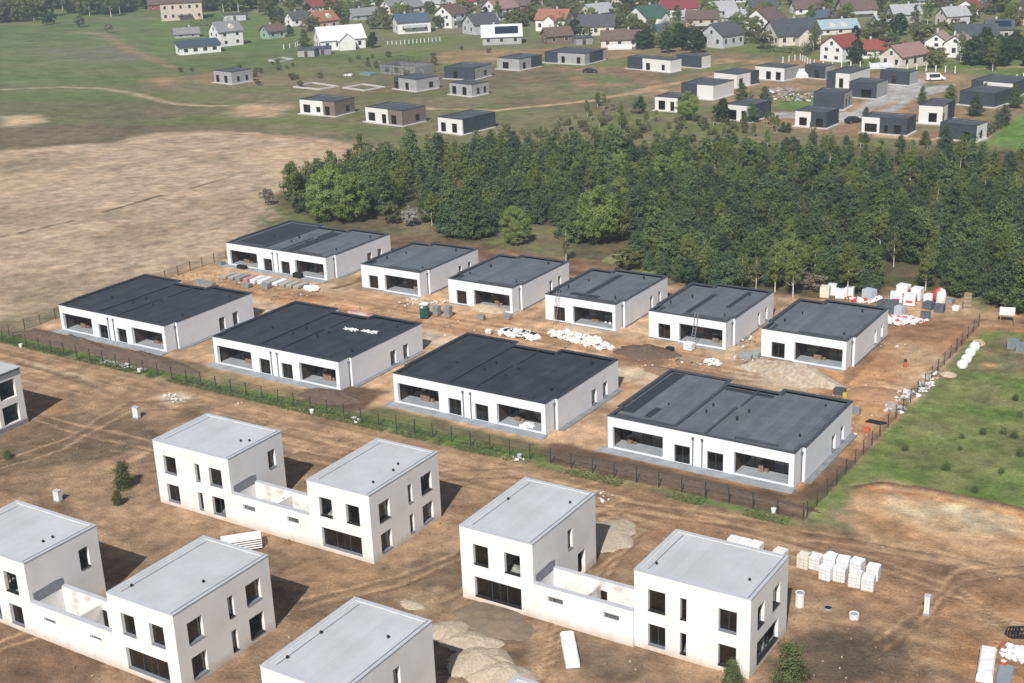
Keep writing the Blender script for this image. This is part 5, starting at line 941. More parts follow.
# portable toilet
x, y = G(425, 317.5); t = empty('portable_toilet', (x, y, 0), .35, 'dark green portable toilet with white roof', 'portable toilet')
GRN = mat('dark_green_plastic', (.012, .085, .075), .45, (.016, .1, .088), 2)
b = MB(GRN); b.prism([(-.55, -.58), (.55, -.58), (.58, -.5), (.58, .55), (.5, .6), (-.5, .6), (-.58, .55), (-.58, -.5)], .12, 1.98); b.build('cabin', t)
b = MB(WHITEP); b.prism([(-.62, -.64), (.62, -.64), (.62, .66), (-.62, .66)], 1.984, 2.08); b.add([(-.6, -.62, 2.081), (.6, -.62, 2.081), (.6, .64, 2.081), (-.6, .64, 2.081), (-.2, 0, 2.32), (.2, 0, 2.32)], [(0, 1, 5, 4), (1, 2, 5), (2, 3, 4, 5), (3, 0, 4)]); b.build('roof', t)
b = MB(WHITEP); b.box(-.38, -.61, 1.55, -.05, -.585, 1.82); b.build('vent_panel', t); b = MB(mat('door_green', (.01, .07, .062), .5)); b.box(-.42, -.6, .2, .42, -.584, 1.5); b.build('door', t); b = MB(BLACK); b.box(-.55, -.56, 0, .55, .58, .118); b.build('base', t)
b = MB(WHITEP); b.box(.585, -.2, 1.5, .6, .3, 1.8); b.build('side_vent', t)
# ladders
def ladder(x0, y0, x1, y1, h, label, n=11, w=.45):
    t = empty('ladder', (x0, y0, 0), 0, label, 'ladder'); d = Vector((x1-x0, y1-y0, h)); s = Vector((1, 0, 0))
    for k in (-1, 1): b = MB(ALU); o_ = s*k*w/2; b.tube([o_, o_+d], [.04, .04], 6); b.build('rail', t)
    b = MB(ALU)
    for i in range(1, n): p = d*(i/n); b.tube([p-s*w/2, p+s*w/2], [.02, .02], 5)
    b.build('rungs', t)
ladder(-90.3, 147.4, -90.2, 148.55, 4.6, 'aluminium ladder leaning at the left corner of a back bungalow'); ladder(-69.6, 147.2, -69.5, 148.4, 4.5, 'aluminium ladder leaning over the wide opening of a back bungalow')
# small panels at the fence
for k, (q, lb) in enumerate((((21, 347), 'white bucket on the verge at the left end of the front fence'), ((312, 413), 'white sack hung on the front fence below the second duplex'), ((139.5, 372), 'pale bucket at the front fence below the leftmost duplex'), ((519.5, 458), 'grey-white box at the front fence below the third duplex'), ((773.5, 512.5), 'pale box at the front fence below the grey duplex'))):
    x, y = G(*q); b = MB(WHITEP if k != 3 else BLUEW); b.tube([(0, 0, -.02), (0, 0, .45), (0, 0, .47)], [.2, .27, .15], 10); o = b.build('bucket', loc=(x, y, 0)); tag(o, lb, 'bucket')
# grass blades along the verge
b = MB(mat('verge_grass', (.10, .15, .045), .9, (.14, .16, .065), .6, transl=.3)); r = random.Random(5)
GN = fbm(np.arange(800)*.0625-40, np.full(800, 53.9), 91)
for i in range(15000):
    if i % 3 == 0: x, y = r.uniform(-39.4, -20), r.uniform(110, 168)
    else: x = r.uniform(-157, -40); y = 107.6+abs(r.gauss(0, 1.1))-.6
    if y < 106.6: continue
    if i % 3 and GN[int((x+160)*4) % 800] < (.38 if x < -70 else .55): continue
    if i % 3 == 0 and y < 122: continue
    a = r.uniform(0, 3.14); s = r.uniform(.08, .22); h = r.uniform(.04, .15) if i % 3 else r.uniform(.02, .05); b.add([(x-s*math.cos(a), y-s*math.sin(a), 0), (x+s*math.cos(a), y+s*math.sin(a), 0), (x+r.uniform(-.1, .1), y+r.uniform(-.1, .1), h)], [(0, 1, 2)])
tag(b.build('verge_grass'), 'tufts of rough green grass along the fences and on the meadow', 'grass', kind='stuff')
# ================================================================== TREES
def leafmat(name, c1, c2, rnd=.28, tr=.25): return mat(name, c1, .8, c2, .55, rnd=rnd, transl=tr, spec=.2, thr=(.35, .65))
PINE = leafmat('pine_needles', (.068, .108, .040), (.135, .17, .064)); PINE2 = leafmat('bluish_pine_needles', (.054, .092, .046), (.108, .145, .068))
BIRCH = leafmat('young_birch_leaves', (.15, .195, .05), (.235, .27, .085), .2, .4); WILLOW = leafmat('fresh_green_leaves', (.20, .275, .065), (.28, .34, .11), .12, .4)
OLIV = leafmat('olive_leaves', (.115, .14, .045), (.18, .185, .08), .2, .3); BARE = leafmat('bare_brown_twigs', (.15, .125, .095), (.22, .185, .15), .2, .1)
BLOS = leafmat('white_blossom', (.42, .42, .37), (.26, .27, .2), .1, .3); DKCON = leafmat('dark_thuja', (.03, .058, .026), (.055, .085, .038)); LIMEH = leafmat('lime_green_leaves', (.14, .19, .03), (.19, .22, .06), .1, .4)
class Leaves:
    def __init__(s): s.p = []; s.s = []; s.o = []
    def add(s, pts, size, c=None):
        pts = np.asarray(pts, float); s.p.append(pts); s.s.append(np.broadcast_to(size, (len(pts),)).astype(float)); d = pts-(np.asarray(c) if c is not None else pts); s.o.append(d/(np.linalg.norm(d, axis=1)[:, None]+1e-6))
    def arrays(s, rg, cc=None, jit=.55):
        """leaf faces turned roughly outward, so that a crown takes light on its sunny side"""
        P = np.concatenate(s.p); S = np.concatenate(s.s); O = np.concatenate(s.o); n = len(P)
        if cc is not None:
            d = P-np.asarray(cc); d /= np.linalg.norm(d, axis=1)[:, None]+1e-6; nr = O*.75+d*.55+[0, 0, .25]+rg.normal(size=(n, 3))*jit
        else: nr = rg.normal(size=(n, 3))
        nr /= np.linalg.norm(nr, axis=1)[:, None]; a = np.cross(nr, rg.normal(size=(n, 3))); a /= np.linalg.norm(a, axis=1)[:, None]; b = np.cross(nr, a)
        a *= (S*rg.uniform(.6, 1.2, n))[:, None]; b *= (S*.6*rg.uniform(.6, 1.2, n))[:, None]
        return np.stack([P-a, P-b, P+a, P+b], 1).reshape(-1, 3)
def leafmesh(name, V, m):
    n = len(V)//4; me = bpy.data.meshes.new(name); me.vertices.add(len(V)); me.vertices.foreach_set('co', V.astype(np.float32).ravel())
    me.loops.add(4*n); me.loops.foreach_set('vertex_index', np.arange(4*n, dtype=np.int32)); me.polygons.add(n)
    me.polygons.foreach_set('loop_start', np.arange(0, 4*n, 4, dtype=np.int32)); me.polygons.foreach_set('loop_total', np.full(n, 4, dtype=np.int32))
    me.update(calc_edges=True); me.materials.append(m); return me
def pine_pts(h, r, rg, dens=1.0, size=.155):
    L_ = Leaves(); nz = int(10+h*.8)
    for k in range(nz):
        t = (k+.4)/nz; z = h*(.05+.90*t); R_ = r*(1-t)**.42*rg.uniform(.66, 1.18)*(1.0 if t > .14 else .8)
        nb = max(3, int((9-5*t)))
        for j in range(nb):
            a = rg.uniform(0, 6.28); Rb = R_*rg.uniform(.7, 1.15); m_ = max(2, int(Rb*3.4*dens))
            for q in range(m_):
                f = .25+.75*(q+rg.uniform(.2, .9))/m_; c = np.array([math.cos(a)*Rb*f, math.sin(a)*Rb*f, z+Rb*f*.22*rg.uniform(.4, 1.6)])
                cnt = int(15*dens+1); L_.add(c+rg.normal(size=(cnt, 3))*[.22, .22, .15], size, c-[0, 0, .15])
    L_.add(np.array([[0, 0, h*.97+.12*i] for i in range(4)])+rg.normal(size=(4, 3))*.05, size); return L_.arrays(rg, (0, 0, h*.35))
def broad_pts(h, r, rg, n=46, per=34, z0=.12, size=.15, sh=.55, egg=.1, hollow=.35):
    L_ = Leaves(); H_ = h*(1-z0); c0 = h*z0+H_*.52
    for k in range(n):
        d = rg.normal(size=3); d /= np.linalg.norm(d); q = rg.uniform(hollow, 1)**.6; e = 1-egg*d[2]
        c = np.array([d[0]*r*q*e*rg.uniform(.8, 1.12), d[1]*r*q*e*rg.uniform(.8, 1.12), c0+d[2]*H_*.47*q*rg.uniform(.88, 1.08)])
        s_ = sh*rg.uniform(.6, 1.25); u = rg.normal(size=(per, 3)); u /= np.linalg.norm(u, axis=1)[:, None]; L_.add(c+u*s_*rg.uniform(.45, 1, per)[:, None]*[1, 1, .75], size, c)
    return L_.arrays(rg, (0, 0, c0-H_*.1))
def trunk(h, r, m, rg, limbs=7, spread=.5, zt=.85, n=6):
    b = MB(m); lean = rg.normal(size=2)*.02*h; top = Vector((lean[0], lean[1], h*zt)); b.tube([(0, 0, -.15), top*.35+Vector((0, 0, 0)), top*.7, top], [r, r*.75, r*.45, r*.15], n)
    for k in range(limbs):
        t = rg.uniform(.2, .85); a = rg.uniform(0, 6.28); L_ = h*spread*(1-t)*rg.uniform(.6, 1.1)+.25; p = top*t; b.tube([p, p+Vector((math.cos(a)*L_*.5, math.sin(a)*L_*.5, L_*.32)), p+Vector((math.cos(a)*L_, math.sin(a)*L_, L_*.75))], [r*.35*(1.1-t), r*.22*(1.1-t), .012], 4)
    return b
def proto(kind, h, r, seed, leaf, bark, **k):
    rg = np.random.default_rng(seed)
    if kind == 'pine': V = pine_pts(h, r, rg, **k); tb = trunk(h, .035*h**.6, bark, rg, 6, .3, .9)
    else: V = broad_pts(h, r, rg, **k); tb = trunk(h, .025*h**.75, bark, rg, 9, .45, .92)
    cm = leafmesh('crown', V, leaf); o = tb.build('trunk'); tm = o.data; bpy.data.objects.remove(o); return (cm, tm, h, V)
PP = [proto('pine', h, r, 20+i, m_, BARK) for i, (h, r, m_) in enumerate(((6.4, 2.3, PINE), (5.6, 2.2, PINE2), (7.2, 2.3, PINE), (4.9, 2.1, PINE2), (6.8, 1.9, PINE), (5.9, 2.5, PINE2)))]
PB = [proto('broad', 9.0, 1.5, 40+i, BIRCH, BARKW, n=84, per=64, z0=.14, size=.115, sh=.5, egg=.3, hollow=.1) for i in range(3)]
PB.append(proto('broad', 8.0, 1.4, 44, OLIV, BARKW, n=44, per=30, z0=.2, size=.14, sh=.5, egg=.3, hollow=.1))
PW = [proto('broad', 7.0, 2.9, 50+i, WILLOW, BARK, n=130, per=110, z0=-.02, size=.115, sh=.62, egg=.12, hollow=.45) for i in range(2)]
PO = [proto('broad', 5.0, 2.3, 60+i, OLIV, BARK, n=64, per=44, z0=.03, size=.2, sh=.5) for i in range(3)]
PR = [proto('broad', 4.5, 2.0, 70+i, BARE, BARK, n=52, per=36, z0=.05, size=.15, sh=.5) for i in range(2)]
PBL = [proto('broad', 3.8, 1.6, 80, BLOS, BARK, n=60, per=40, z0=.03, size=.15, sh=.42)]
PC = [proto('broad', 6.0, 1.9, 90+i, DKCON, BARK, n=80, per=44, z0=.0, size=.21, sh=.5, egg=.35) for i in range(2)]
PL = [proto('broad', 5.0, 1.9, 95, LIMEH, BARK, n=46, per=36, z0=.05, size=.13, sh=.5)]
ntree = [0]
TREEPOS = []
def tree(P, x, y, s=1.0, name='tree', label='', cat='tree', group=None, sx=1.0, parts=True, rz=None):
    if not TREEPOS or True: TREEPOS.append((x, y))
    t = empty(name, (x, y, -.02), random.uniform(0, 6.28) if rz is None else rz, label, cat, group); t.scale = (s*sx, s*sx, s)
    c = bpy.data.objects.new('crown', P[0]); COL.objects.link(c); c.parent = t
    k = bpy.data.objects.new('trunk', P[1]); COL.objects.link(k); k.parent = t
    return t
# ---- the wood
wood_px = [(286, 206), (300, 188), (345, 172), (400, 163), (450, 158), (520, 152), (600, 152), (650, 150), (700, 156), (760, 160), (800, 150), (860, 160), (930, 163), (975, 158), (1020, 160), (1090, 158), (1110, 322), (1024, 314), (975, 303), (930, 292), (860, 293), (830, 291), (780, 287), (735, 281), (700, 278), (660, 262), (640, 246), (575, 240), (540, 226), (500, 236), (440, 228), (405, 212), (350, 222)]
WP = [G(*q) for q in wood_px]
def inside(x, y, P):
    c = False; n = len(P)
    for i in range(n):
        (ax, ay), (bx, by) = P[i], P[(i+1) % n]
        if (ay > y) != (by > y) and x < (bx-ax)*(y-ay)/(by-ay)+ax: c = not c
    return c
clear = [(G(430, 205), 4.5), (G(540, 236), 5), (G(830, 190), 3), (G(905, 205), 3.5), (G(648, 250), 4), (G(930, 270), 2.5), (G(900, 285), 3.5), (G(940, 200), 3.0), (G(700, 150), 5), (G(590, 145), 5), (G(870, 240), 2.5)]
feat = [(330, 221, 'w', 1.12), (352, 222, 'w', 1.0), (516, 244, 'w', .72), (598, 243, 'w', 1.08), (620, 207, 'w', .62), (790, 277, 'w', .72), (620, 182, 'w', .7), (688, 262, 'w', .5), (757, 228, 'w', .5), (300, 213, 'o', .7)]
cand = []
x0, x1 = min(p[0] for p in WP), max(p[0] for p in WP); y0, y1 = min(p[1] for p in WP), max(p[1] for p in WP)
r = random.Random(21); stp = 3.55
yy = y0
while yy < y1:
    xx = x0
    while xx < x1:
        x, y = xx+r.uniform(-1.2, 1.2), yy+r.uniform(-1.2, 1.2)
        if inside(x, y, WP) and all((x-c[0])**2+(y-c[1])**2 > rr*rr for c, rr in clear) and fb1(x*.08, y*.08, 5) > .35+.10*(y > 235): cand.append((x, y))
        xx += stp
    yy += stp
for px_, py_, kd, s in feat:
    x, y = G(px_, py_); cand = [c for c in cand if (c[0]-x)**2+(c[1]-y)**2 > (3.0*s)**2]
    lb = {(330, 221): 'tall fresh green willow at the left tip of the wood', (352, 222): 'broad fresh green willow just right of the tallest one', (516, 244): 'round light green tree alone in the clearing before the wood', (598, 243): 'big round fresh green tree between dark pines', (620, 207): 'bright green treetop rising from the middle of the wood', (790, 277): 'light green round tree behind the back bungalows, beside birches', (620, 182): 'pale green tree deep inside the wood', (688, 262): 'bright green bush among the front pines', (757, 228): 'small bright green tree beside a brown birch', (300, 213): 'olive bush at the left tip of the wood'}[(px_, py_)]
    tree(random.choice(PW) if kd == 'w' else PO[0], x, y, s*(1.28 if kd == 'w' else 1.3), 'broadleaf_tree', lb, 'tree')
bp_ = [(847, 299, 1.05), (793, 297, .9), (775, 292, .95), (566, 262, .8), (695, 282, .75), (705, 283, .8), (742, 290, .7), (756, 289, .7), (530, 210, .8), (450, 180, .85), (590, 200, .8), (640, 190, .85), (700, 190, .9), (722, 170, .9), (758, 240, 1.0), (803, 235, 1.0), (850, 210, .9), (880, 250, .9), (960, 215, .9), (1010, 240, .9), (985, 190, .8), (910, 180, .9), (1000, 285, 1.0), (540, 165, .9), (500, 170, .85), (665, 230, .9), (720, 240, .85), (935, 230, .9), (790, 180, .9), (830, 165, .85), (600, 165, .9), (660, 165, .9), (470, 200, .8), (405, 175, .8), (900, 225, .8), (1015, 205, .9), (880, 170, .8), (960, 170, .9), (560, 185, .8), (770, 205, .9), (640, 215, .8), (740, 200, .8), (970, 250, .9)]
for k, (px_, py_, s) in enumerate(bp_):
    x, y = G(px_, py_); cand = [c for c in cand if (c[0]-x)**2+(c[1]-y)**2 > 1.5**2]
    lone = k == 0
    tree(PB[k % 4], x, y, s*.92, 'birch_tree', 'tall slender birch with white trunk standing before the wood, behind the wrapped pallets' if lone else 'slender white-stemmed birch with thin yellow-green leaves in the wood', 'birch', 'slender birches in the wood')
for px_, py_ in ((432, 226), (444, 232), (458, 237), (472, 239), (486, 236), (450, 222), (470, 226), (496, 228), (562, 238), (576, 243), (636, 262), (650, 270), (664, 276), (680, 282), (712, 286), (728, 290), (655, 255), (672, 262), (420, 205), (408, 196)):
    x, y = G(px_, py_)
    if all((G(q[0], q[1])[0]-x)**2+(G(q[0], q[1])[1]-y)**2 > 9 for q in feat): cand.append((x, y))
cand.sort(key=lambda c: c[0]**2+c[1]**2)
und = [c for i, c in enumerate(cand[:360]) if i % 8 == 3]; cand = [c for i, c in enumerate(cand) if not (i < 360 and i % 8 == 3)]
for i, (x, y) in enumerate(und):
    if i % 3: tree(PB[i % 4], x, y, r.uniform(.6, .85), 'birch_tree', 'slender white-stemmed birch with thin yellow-green leaves in the wood', 'birch', 'slender birches in the wood')
    else: tree(PO[i % 3], x, y, r.uniform(.8, 1.2), 'broadleaf_bush', 'olive-green broadleaf bush squeezed between pines of the wood', 'bush', 'broadleaf bushes in the wood')
wdf = []
for i, (x, y) in enumerate(cand):
    s = r.uniform(.6, 1.25)*(1+.12*(fb1(x*.05, y*.05, 8)-.5)*2)
    if y > 240: s *= .78
    if y > 258: s *= .8
    k = r.random()
    if i < 290: tree(PP[r.randrange(6)], x, y, s, 'pine_tree', 'bushy dark green pine packed among others in the nearer part of the wood', 'pine', 'dark pines in the wood', sx=r.uniform(.9, 1.12))
    else: wdf.append((x, y, s, k))
print('wood candidates', len(cand))
VS = {'p': [], 'q': [], 'o': [], 'w': []}
for x, y, s, k in wdf:
    key = 'p' if k < .38 else 'q' if k < .66 else 'o' if k < .88 else 'w'
    P = {'p': PP[r.choice((0, 2, 4))], 'q': PP[r.choice((1, 3, 5))], 'o': PB[r.randrange(4)], 'w': PW[0]}[key]
    if key == 'w': s *= .65
    if key == 'o': s *= .8
    V = P[3]; keep = np.repeat(rng.random(len(V)//4) < .5, 4); V = V[keep]; c = V.reshape(-1, 4, 3).mean(1).repeat(4, 0); V = c+(V-c)*1.35
    a = r.uniform(0, 6.28); ca, sa = math.cos(a)*s, math.sin(a)*s; VS[key].append(np.stack([V[:, 0]*ca-V[:, 1]*sa+x, V[:, 0]*sa+V[:, 1]*ca+y, V[:, 2]*s], -1))
for key, m_, nm, lb in (('p', PINE, 'pine_wood', 'far dark green pine crowns of the wood that merge together'), ('q', PINE2, 'pine_wood', 'far bluish green pine crowns of the wood that merge together'), ('o', BIRCH, 'birch_wood', 'far thin yellow-green birch crowns mixed into the wood'), ('w', WILLOW, 'broadleaf_wood', 'far fresh green crowns mixed into the wood')):
    if VS[key]: me_ = leafmesh(nm, np.concatenate(VS[key]), m_); o = bpy.data.objects.new(nm, me_); COL.objects.link(o); tag(o, lb, 'wood', kind='stuff')
# ---- single shrubs near the plot
def tp(P, px_, py_, s, name, label, cat, group=None, **k): x, y = G(px_, py_); return tree(P, x, y, s, name, label, cat, group, **k)
tp(PBL[0], 411, 226, .95, 'blossoming_shrub', 'white blossoming shrub at the wood edge left of the brown slope', 'shrub'); tp(PBL[0], 738, 282, 1.0, 'blossoming_shrub', 'white blossoming shrub between birches behind the bungalows', 'shrub')
tp(PO[1], 392, 224, .8, 'olive_shrub', 'olive-green shrub beside the white blossoming one', 'shrub'); tp(PR[0], 268, 205, .75, 'bare_shrub', 'thin bare shrub alone on the dry field edge', 'shrub'); tp(PO[2], 627, 268, .7, 'olive_shrub', 'low olive shrub on the grassy mound', 'shrub', sx=1.6)
tp(PR[1], 800, 288, .6, 'bare_shrub', 'brown bare shrub behind the last bungalow', 'shrub', sx=1.5); tp(PR[1], 820, 292, .6, 'bare_shrub', 'brown bare shrub left of the yard pallets', 'shrub', sx=1.4); tp(PR[0], 440, 215, .7, 'bare_shrub', 'brown bare shrub on the slope inside the wood gap', 'shrub', sx=1.5)
tp(PR[1], 517, 245, .35, 'bare_shrub', 'dark low twigs at the foot of the round light green tree', 'shrub', sx=1.9); tp(PC[1], 690, 285, .7, 'dark_shrub', 'dark bush at the left foot of the birches', 'shrub', sx=1.2)
YPINE = leafmat('light_young_needles', (.085, .115, .04), (.14, .165, .065))
SP = [proto('pine', 3.0, 1.15, 120, YPINE, BARK, dens=1.3, size=.09), proto('pine', 4.3, 1.45, 121, YPINE, BARK, dens=1.4, size=.10), proto('pine', 1.2, .5, 122, YPINE, BARK, dens=.7, size=.06)]
tp(SP[0], 124, 488, 1.0, 'young_pine', 'bushy young pine left of the house pair on bare earth', 'young pine'); tp(SP[0], 118, 505, .55, 'young_pine', 'smallest young pine in front of the bushier one', 'young pine')
tp(SP[1], 789, 690, 1.0, 'young_pine', 'dense young pine at the bottom right by the white house corner', 'young pine'); tp(SP[1], 732, 688, .62, 'young_pine', 'pointed young pine tip below a front window at the bottom edge', 'young pine')
tp(SP[0], 8, 458, .3, 'low_shrub', 'low dark shrub at the left photo edge', 'shrub', sx=1.7)
for q in ((983, 434), (1004, 434), (1014, 438), (1020, 456), (1001, 473), (975, 492), (962, 438), (960, 450), (1020, 416), (905, 450), (946, 470), (1015, 400)):
    tp(SP[2], *q, random.uniform(.4, .75), 'pine_sapling', 'tiny dark pine sapling dotted on the grass meadow', 'sapling', 'tiny pine saplings on the meadow', sx=1.2)
# weeds between wood and the plot
# ---- middle distance shrubs
mid = [(PP[1], 640, 113, .75, 'dark pine standing alone on the brown slope'), (PW[1], 688, 120, .95, 'light green spreading tree before the small white house'), (PC[0], 722, 122, .95, 'dark round evergreen left of the corner-opening house'), (PP[0], 742, 104, .85, 'dark pine behind the roof of the corner-opening house'), (PP[3], 765, 104, .9, 'dark pine against the dark wing, beyond the footing'), (PP[1], 752, 122, .8, 'dark pine against the side of the corner-opening house'),
       (PP[3], 783, 132, .45, 'small round pine on the brown edge before the wood'), (PP[4], 922, 104, .65, 'slim dark pine beside the concrete lane'), (PP[0], 950, 104, .75, 'round pine behind the bright white house'), (PP[5], 975, 116, .85, 'big round pine between dark houses on the right'), (PP[2], 1015, 108, .8, 'dark pine at the right edge before the large house'), (PP[1], 1003, 125, .8, 'dark pine right of the house with white right end'), (PP[0], 985, 98, .6, 'dark pine tip before the large dark and white house'), (PP[5], 945, 150, .85, 'dark pine touching the front of the house with white right end'), (PP[3], 866, 116, .45, 'small dark pine beside the parked dark car'), (PP[3], 925, 145, .6, 'low pine left of the house with white right end'),
       (PP[2], 305, 47, .9, 'dark fir before the orange-roofed house'), (PC[0], 290, 36, .75, 'dark round tree beside the green gabled hut'), (PC[1], 373, 48, .95, 'dark thuja right of the white metal-roofed house'), (PC[0], 856, 64, 1.25, 'tall dark fir before the red-roofed house'), (PL[0], 872, 64, .9, 'lime green tree at the right end of the red roof'), (PO[2], 935, 68, 1.2, 'grey-olive spreading tree left of the white two-gabled house'), (PP[0], 740, 82, .5, 'small pine by the brown track')]
for P, px_, py_, s, lb in mid: tp(P, px_, py_, s*1.05, 'tree', lb, 'tree')
def scatter(P, n, poly, smin, smax, name, label, cat, group, seed, sx=(1, 1.2), kinds=None):
    rr = random.Random(seed); W = [G(*q) for q in poly]; xs2 = [p[0] for p in W]; ys2 = [p[1] for p in W]; k = 0; tries = 0
    while k < n and tries < 20000:
        tries += 1; x, y = rr.uniform(min(xs2), max(xs2)), rr.uniform(min(ys2), max(ys2))
        if not inside(x, y, W) or any((x-a)**2+(y-b)**2 < rr_**2 for a, b, rr_ in HOUSES): continue
        tree(P[rr.randrange(len(P))], x, y, rr.uniform(smin, smax), name, label, cat, group, sx=rr.uniform(*sx)); k += 1
HOUSES = []
for o in bpy.data.objects:
    if o.type == 'EMPTY' and o.name.startswith(('flat_roofed_house', 'scaffolded')): HOUSES.append((o.location.x+5, o.location.y+4, 8.5))
# ================================================================== VILLAGE
RM = {'brown': ((.105, .072, .062), (.14, .098, .085)), 'dkgrey': ((.06, .062, .072), (.09, .09, .10)), 'grey': ((.18, .185, .195), (.24, .24, .245)), 'lgrey': ((.30, .31, .32), (.38, .385, .39)), 'orange': ((.33, .14, .085), (.25, .11, .07)), 'red': ((.26, .062, .05), (.21, .055, .045)), 'crim': ((.22, .04, .05), (.18, .035, .04)), 'white': ((.66, .68, .72), (.6, .62, .66)), 'green': ((.035, .09, .07), (.05, .11, .085)), 'blue': ((.055, .085, .13), (.08, .11, .15)), 'lblue': ((.26, .35, .40), (.32, .40, .44)), 'pink': ((.24, .145, .125), (.30, .19, .165)), 'tan': ((.27, .215, .18), (.33, .27, .23)), 'slate': ((.045, .052, .065), (.07, .078, .09))}
WM = {'white': (.78, .775, .76), 'cream': (.66, .61, .52), 'pinkc': (.60, .50, .42), 'peach': (.60, .42, .28), 'grey': (.40, .40, .40), 'brick': (.28, .075, .055), 'green': (.30, .42, .32), 'lgrey': (.5, .51, .52), 'wood': (.2, .14, .1)}
for k, (a, c) in RM.items(): RM[k] = mat('roof_'+k, a, .8, c, 1.2, spec=.35)
for k, a in WM.items(): WM[k] = mat('wall_'+k, a, .9, tuple(q*.85 for q in a), .7)
DKGL = mat('dark_window_glass', (.03, .035, .042), .12, spec=.6)
def winpart(t, P, u, z, w_, h_):
    b = MB(WFRAME); e = .06
    def bx(ua, ub, za, zb, m_, d0, d1): b.add([P(ua, d0, za), P(ub, d0, za), P(ub, d0, zb), P(ua, d0, zb), P(ua, d1, za), P(ub, d1, za), P(ub, d1, zb), P(ua, d1, zb)], [(0, 1, 2, 3), (5, 4, 7, 6), (0, 4, 5, 1), (1, 5, 6, 2), (2, 6, 7, 3), (3, 7, 4, 0)], m_)
    bx(u-.09, u+w_+.09, z-.09, z+h_+.09, WFRAME, -.03, .0-.001); bx(u, u+w_, z, z+h_, DKGL, -.045, -.031); b.build('window', t)
def house(px_, py_, wpx, hpx, a, wall, roof, label, ratio=1.25, fl=None, extra=(), hfrac=.35, chim=True, name='village_house'):
    k = mpp(px_, py_); aw = 33.4+a; ar = math.radians(a); W_ = wpx*k/(ratio*abs(math.cos(ar))+abs(math.sin(ar))); L_ = ratio*W_
    Ht = max(3.0, hpx*k*1.02-.11*W_); hr = min(W_*hfrac, Ht*.55); hw = Ht-hr; fl = fl or (2 if hw > 4.6 else 1)
    x, y = G(px_, py_-1.2); HOUSES.append((x, y, max(L_, W_)*.55))
    t = empty(name, (x, y, 0), math.radians(aw), label, 'house', 'village houses with pitched roofs')
    wb = MB(WM[wall]); l, w2 = L_/2, W_/2
    v = [(-l, -w2, -.2), (l, -w2, -.2), (l, w2, -.2), (-l, w2, -.2), (-l, -w2, hw), (l, -w2, hw), (l, w2, hw), (-l, w2, hw), (-l, 0, hw+hr), (l, 0, hw+hr)]
    wb.add(v, [(0, 1, 5, 4), (2, 3, 7, 6), (1, 2, 6, 9, 5), (3, 0, 4, 8, 7)]); wb.build('wall', t)
    rb = MB(RM[roof]); o_ = .5; sl_ = hr/w2; th = .16; z0 = hw-sl_*o_+.02
    for s in (-1, 1):
        q = [(-l-o_, s*(w2+o_), z0), (l+o_, s*(w2+o_), z0), (l+o_, 0, hw+hr+.02), (-l-o_, 0, hw+hr+.02)]; q2 = [(a_, b_, c_+th) for a_, b_, c_ in q]
        f = [(0, 1, 2, 3), (7, 6, 5, 4), (0, 4, 5, 1), (1, 5, 6, 2), (3, 7, 4, 0)]; rb.add(q+q2, f)
    ro = rb.build('roof', t)
    if chim: c = MB(WM['brick'] if roof in ('red', 'brown', 'pink') and random.random() < .5 else WM['lgrey']); cx_ = random.uniform(-l*.5, l*.5); c.box(cx_-.3, .5, hw+hr*.4, cx_+.3, 1.1, hw+hr+.9); c.build('chimney', t)
    mS = lambda u, d, z: (-l+u, -w2+d, z); mN = lambda u, d, z: (l-u, w2-d, z); mE_ = lambda u, d, z: (l-d, -w2+u, z); mW_ = lambda u, d, z: (-l+d, w2-u, z)
    hf = hw/fl
    for f in range(fl):
        z = f*hf+hf*.32; wh = min(1.5, hf*.42)
        for mp, LL in ((mS, L_), (mW_, W_), (mE_, W_), (mN, L_)):
            nn = max(1, int(LL/3.6)) if mp is not mN else 1
            for i in range(nn): winpart(t, mp, LL*(i+.5)/nn-.6+random.uniform(-.3, .3), z, 1.2, wh)
    if hr > 2.0:
        for mp in (mW_, mE_): winpart(t, mp, W_/2-.5, hw+.15, 1.0, min(1.2, hr*.4))
    for e in extra: e(t, l, w2, hw, hr)
    return t
def dormer(t, l, w2, hw, hr, u=.2):
    b = MB(WM['cream']); x0 = l*u; b.add([(x0-1, -w2*.85, hw+.2), (x0+1, -w2*.85, hw+.2), (x0+1, -w2*.85, hw+hr*.5), (x0-1, -w2*.85, hw+hr*.5), (x0, -w2*.85, hw+hr*.75), (x0, 0, hw+hr*.75), (x0+1, 0, hw+hr*.5), (x0-1, 0, hw+hr*.5)], [(0, 1, 2, 4, 3), (2, 6, 5, 4), (4, 5, 7, 3), (1, 6, 2), (0, 3, 7)]); b.build('dormer', t)
def balc(t, l, w2, hw, hr):
    b = MB(WM['lgrey']); b.box(-l*.7, -w2-1.5, hw*.5, l*.7, -w2-.01, hw*.5+.2); b.box(-l*.7, -w2-1.5, hw*.5+.2, l*.7, -w2-1.42, hw*.5+1.1); b.build('balcony', t)
def solar(t, l, w2, hw, hr):
    b = MB(mat('solar_panels', (.012, .02, .045), .15, spec=.8)); s = hr/w2; f = lambda x, y: (x, y, hw+hr+(y*s)+.24) ; b.add([f(-l*.35, -w2*.85), f(l*.85, -w2*.85), f(l*.85, -w2*.2), f(-l*.35, -w2*.2)], [(0, 1, 2, 3)]); b.build('solar_panel', t)
def porch(t, l, w2, hw, hr):
    b = MB(WM['wood']); b.box(-l*.2, -w2-2.2, 2.2, l*.5, -w2-.01, 2.4); [b.box(x_, -w2-2.2, 0, x_+.15, -w2-2.05, 2.2) for x_ in (-l*.2, l*.4)]; b.build('porch', t)
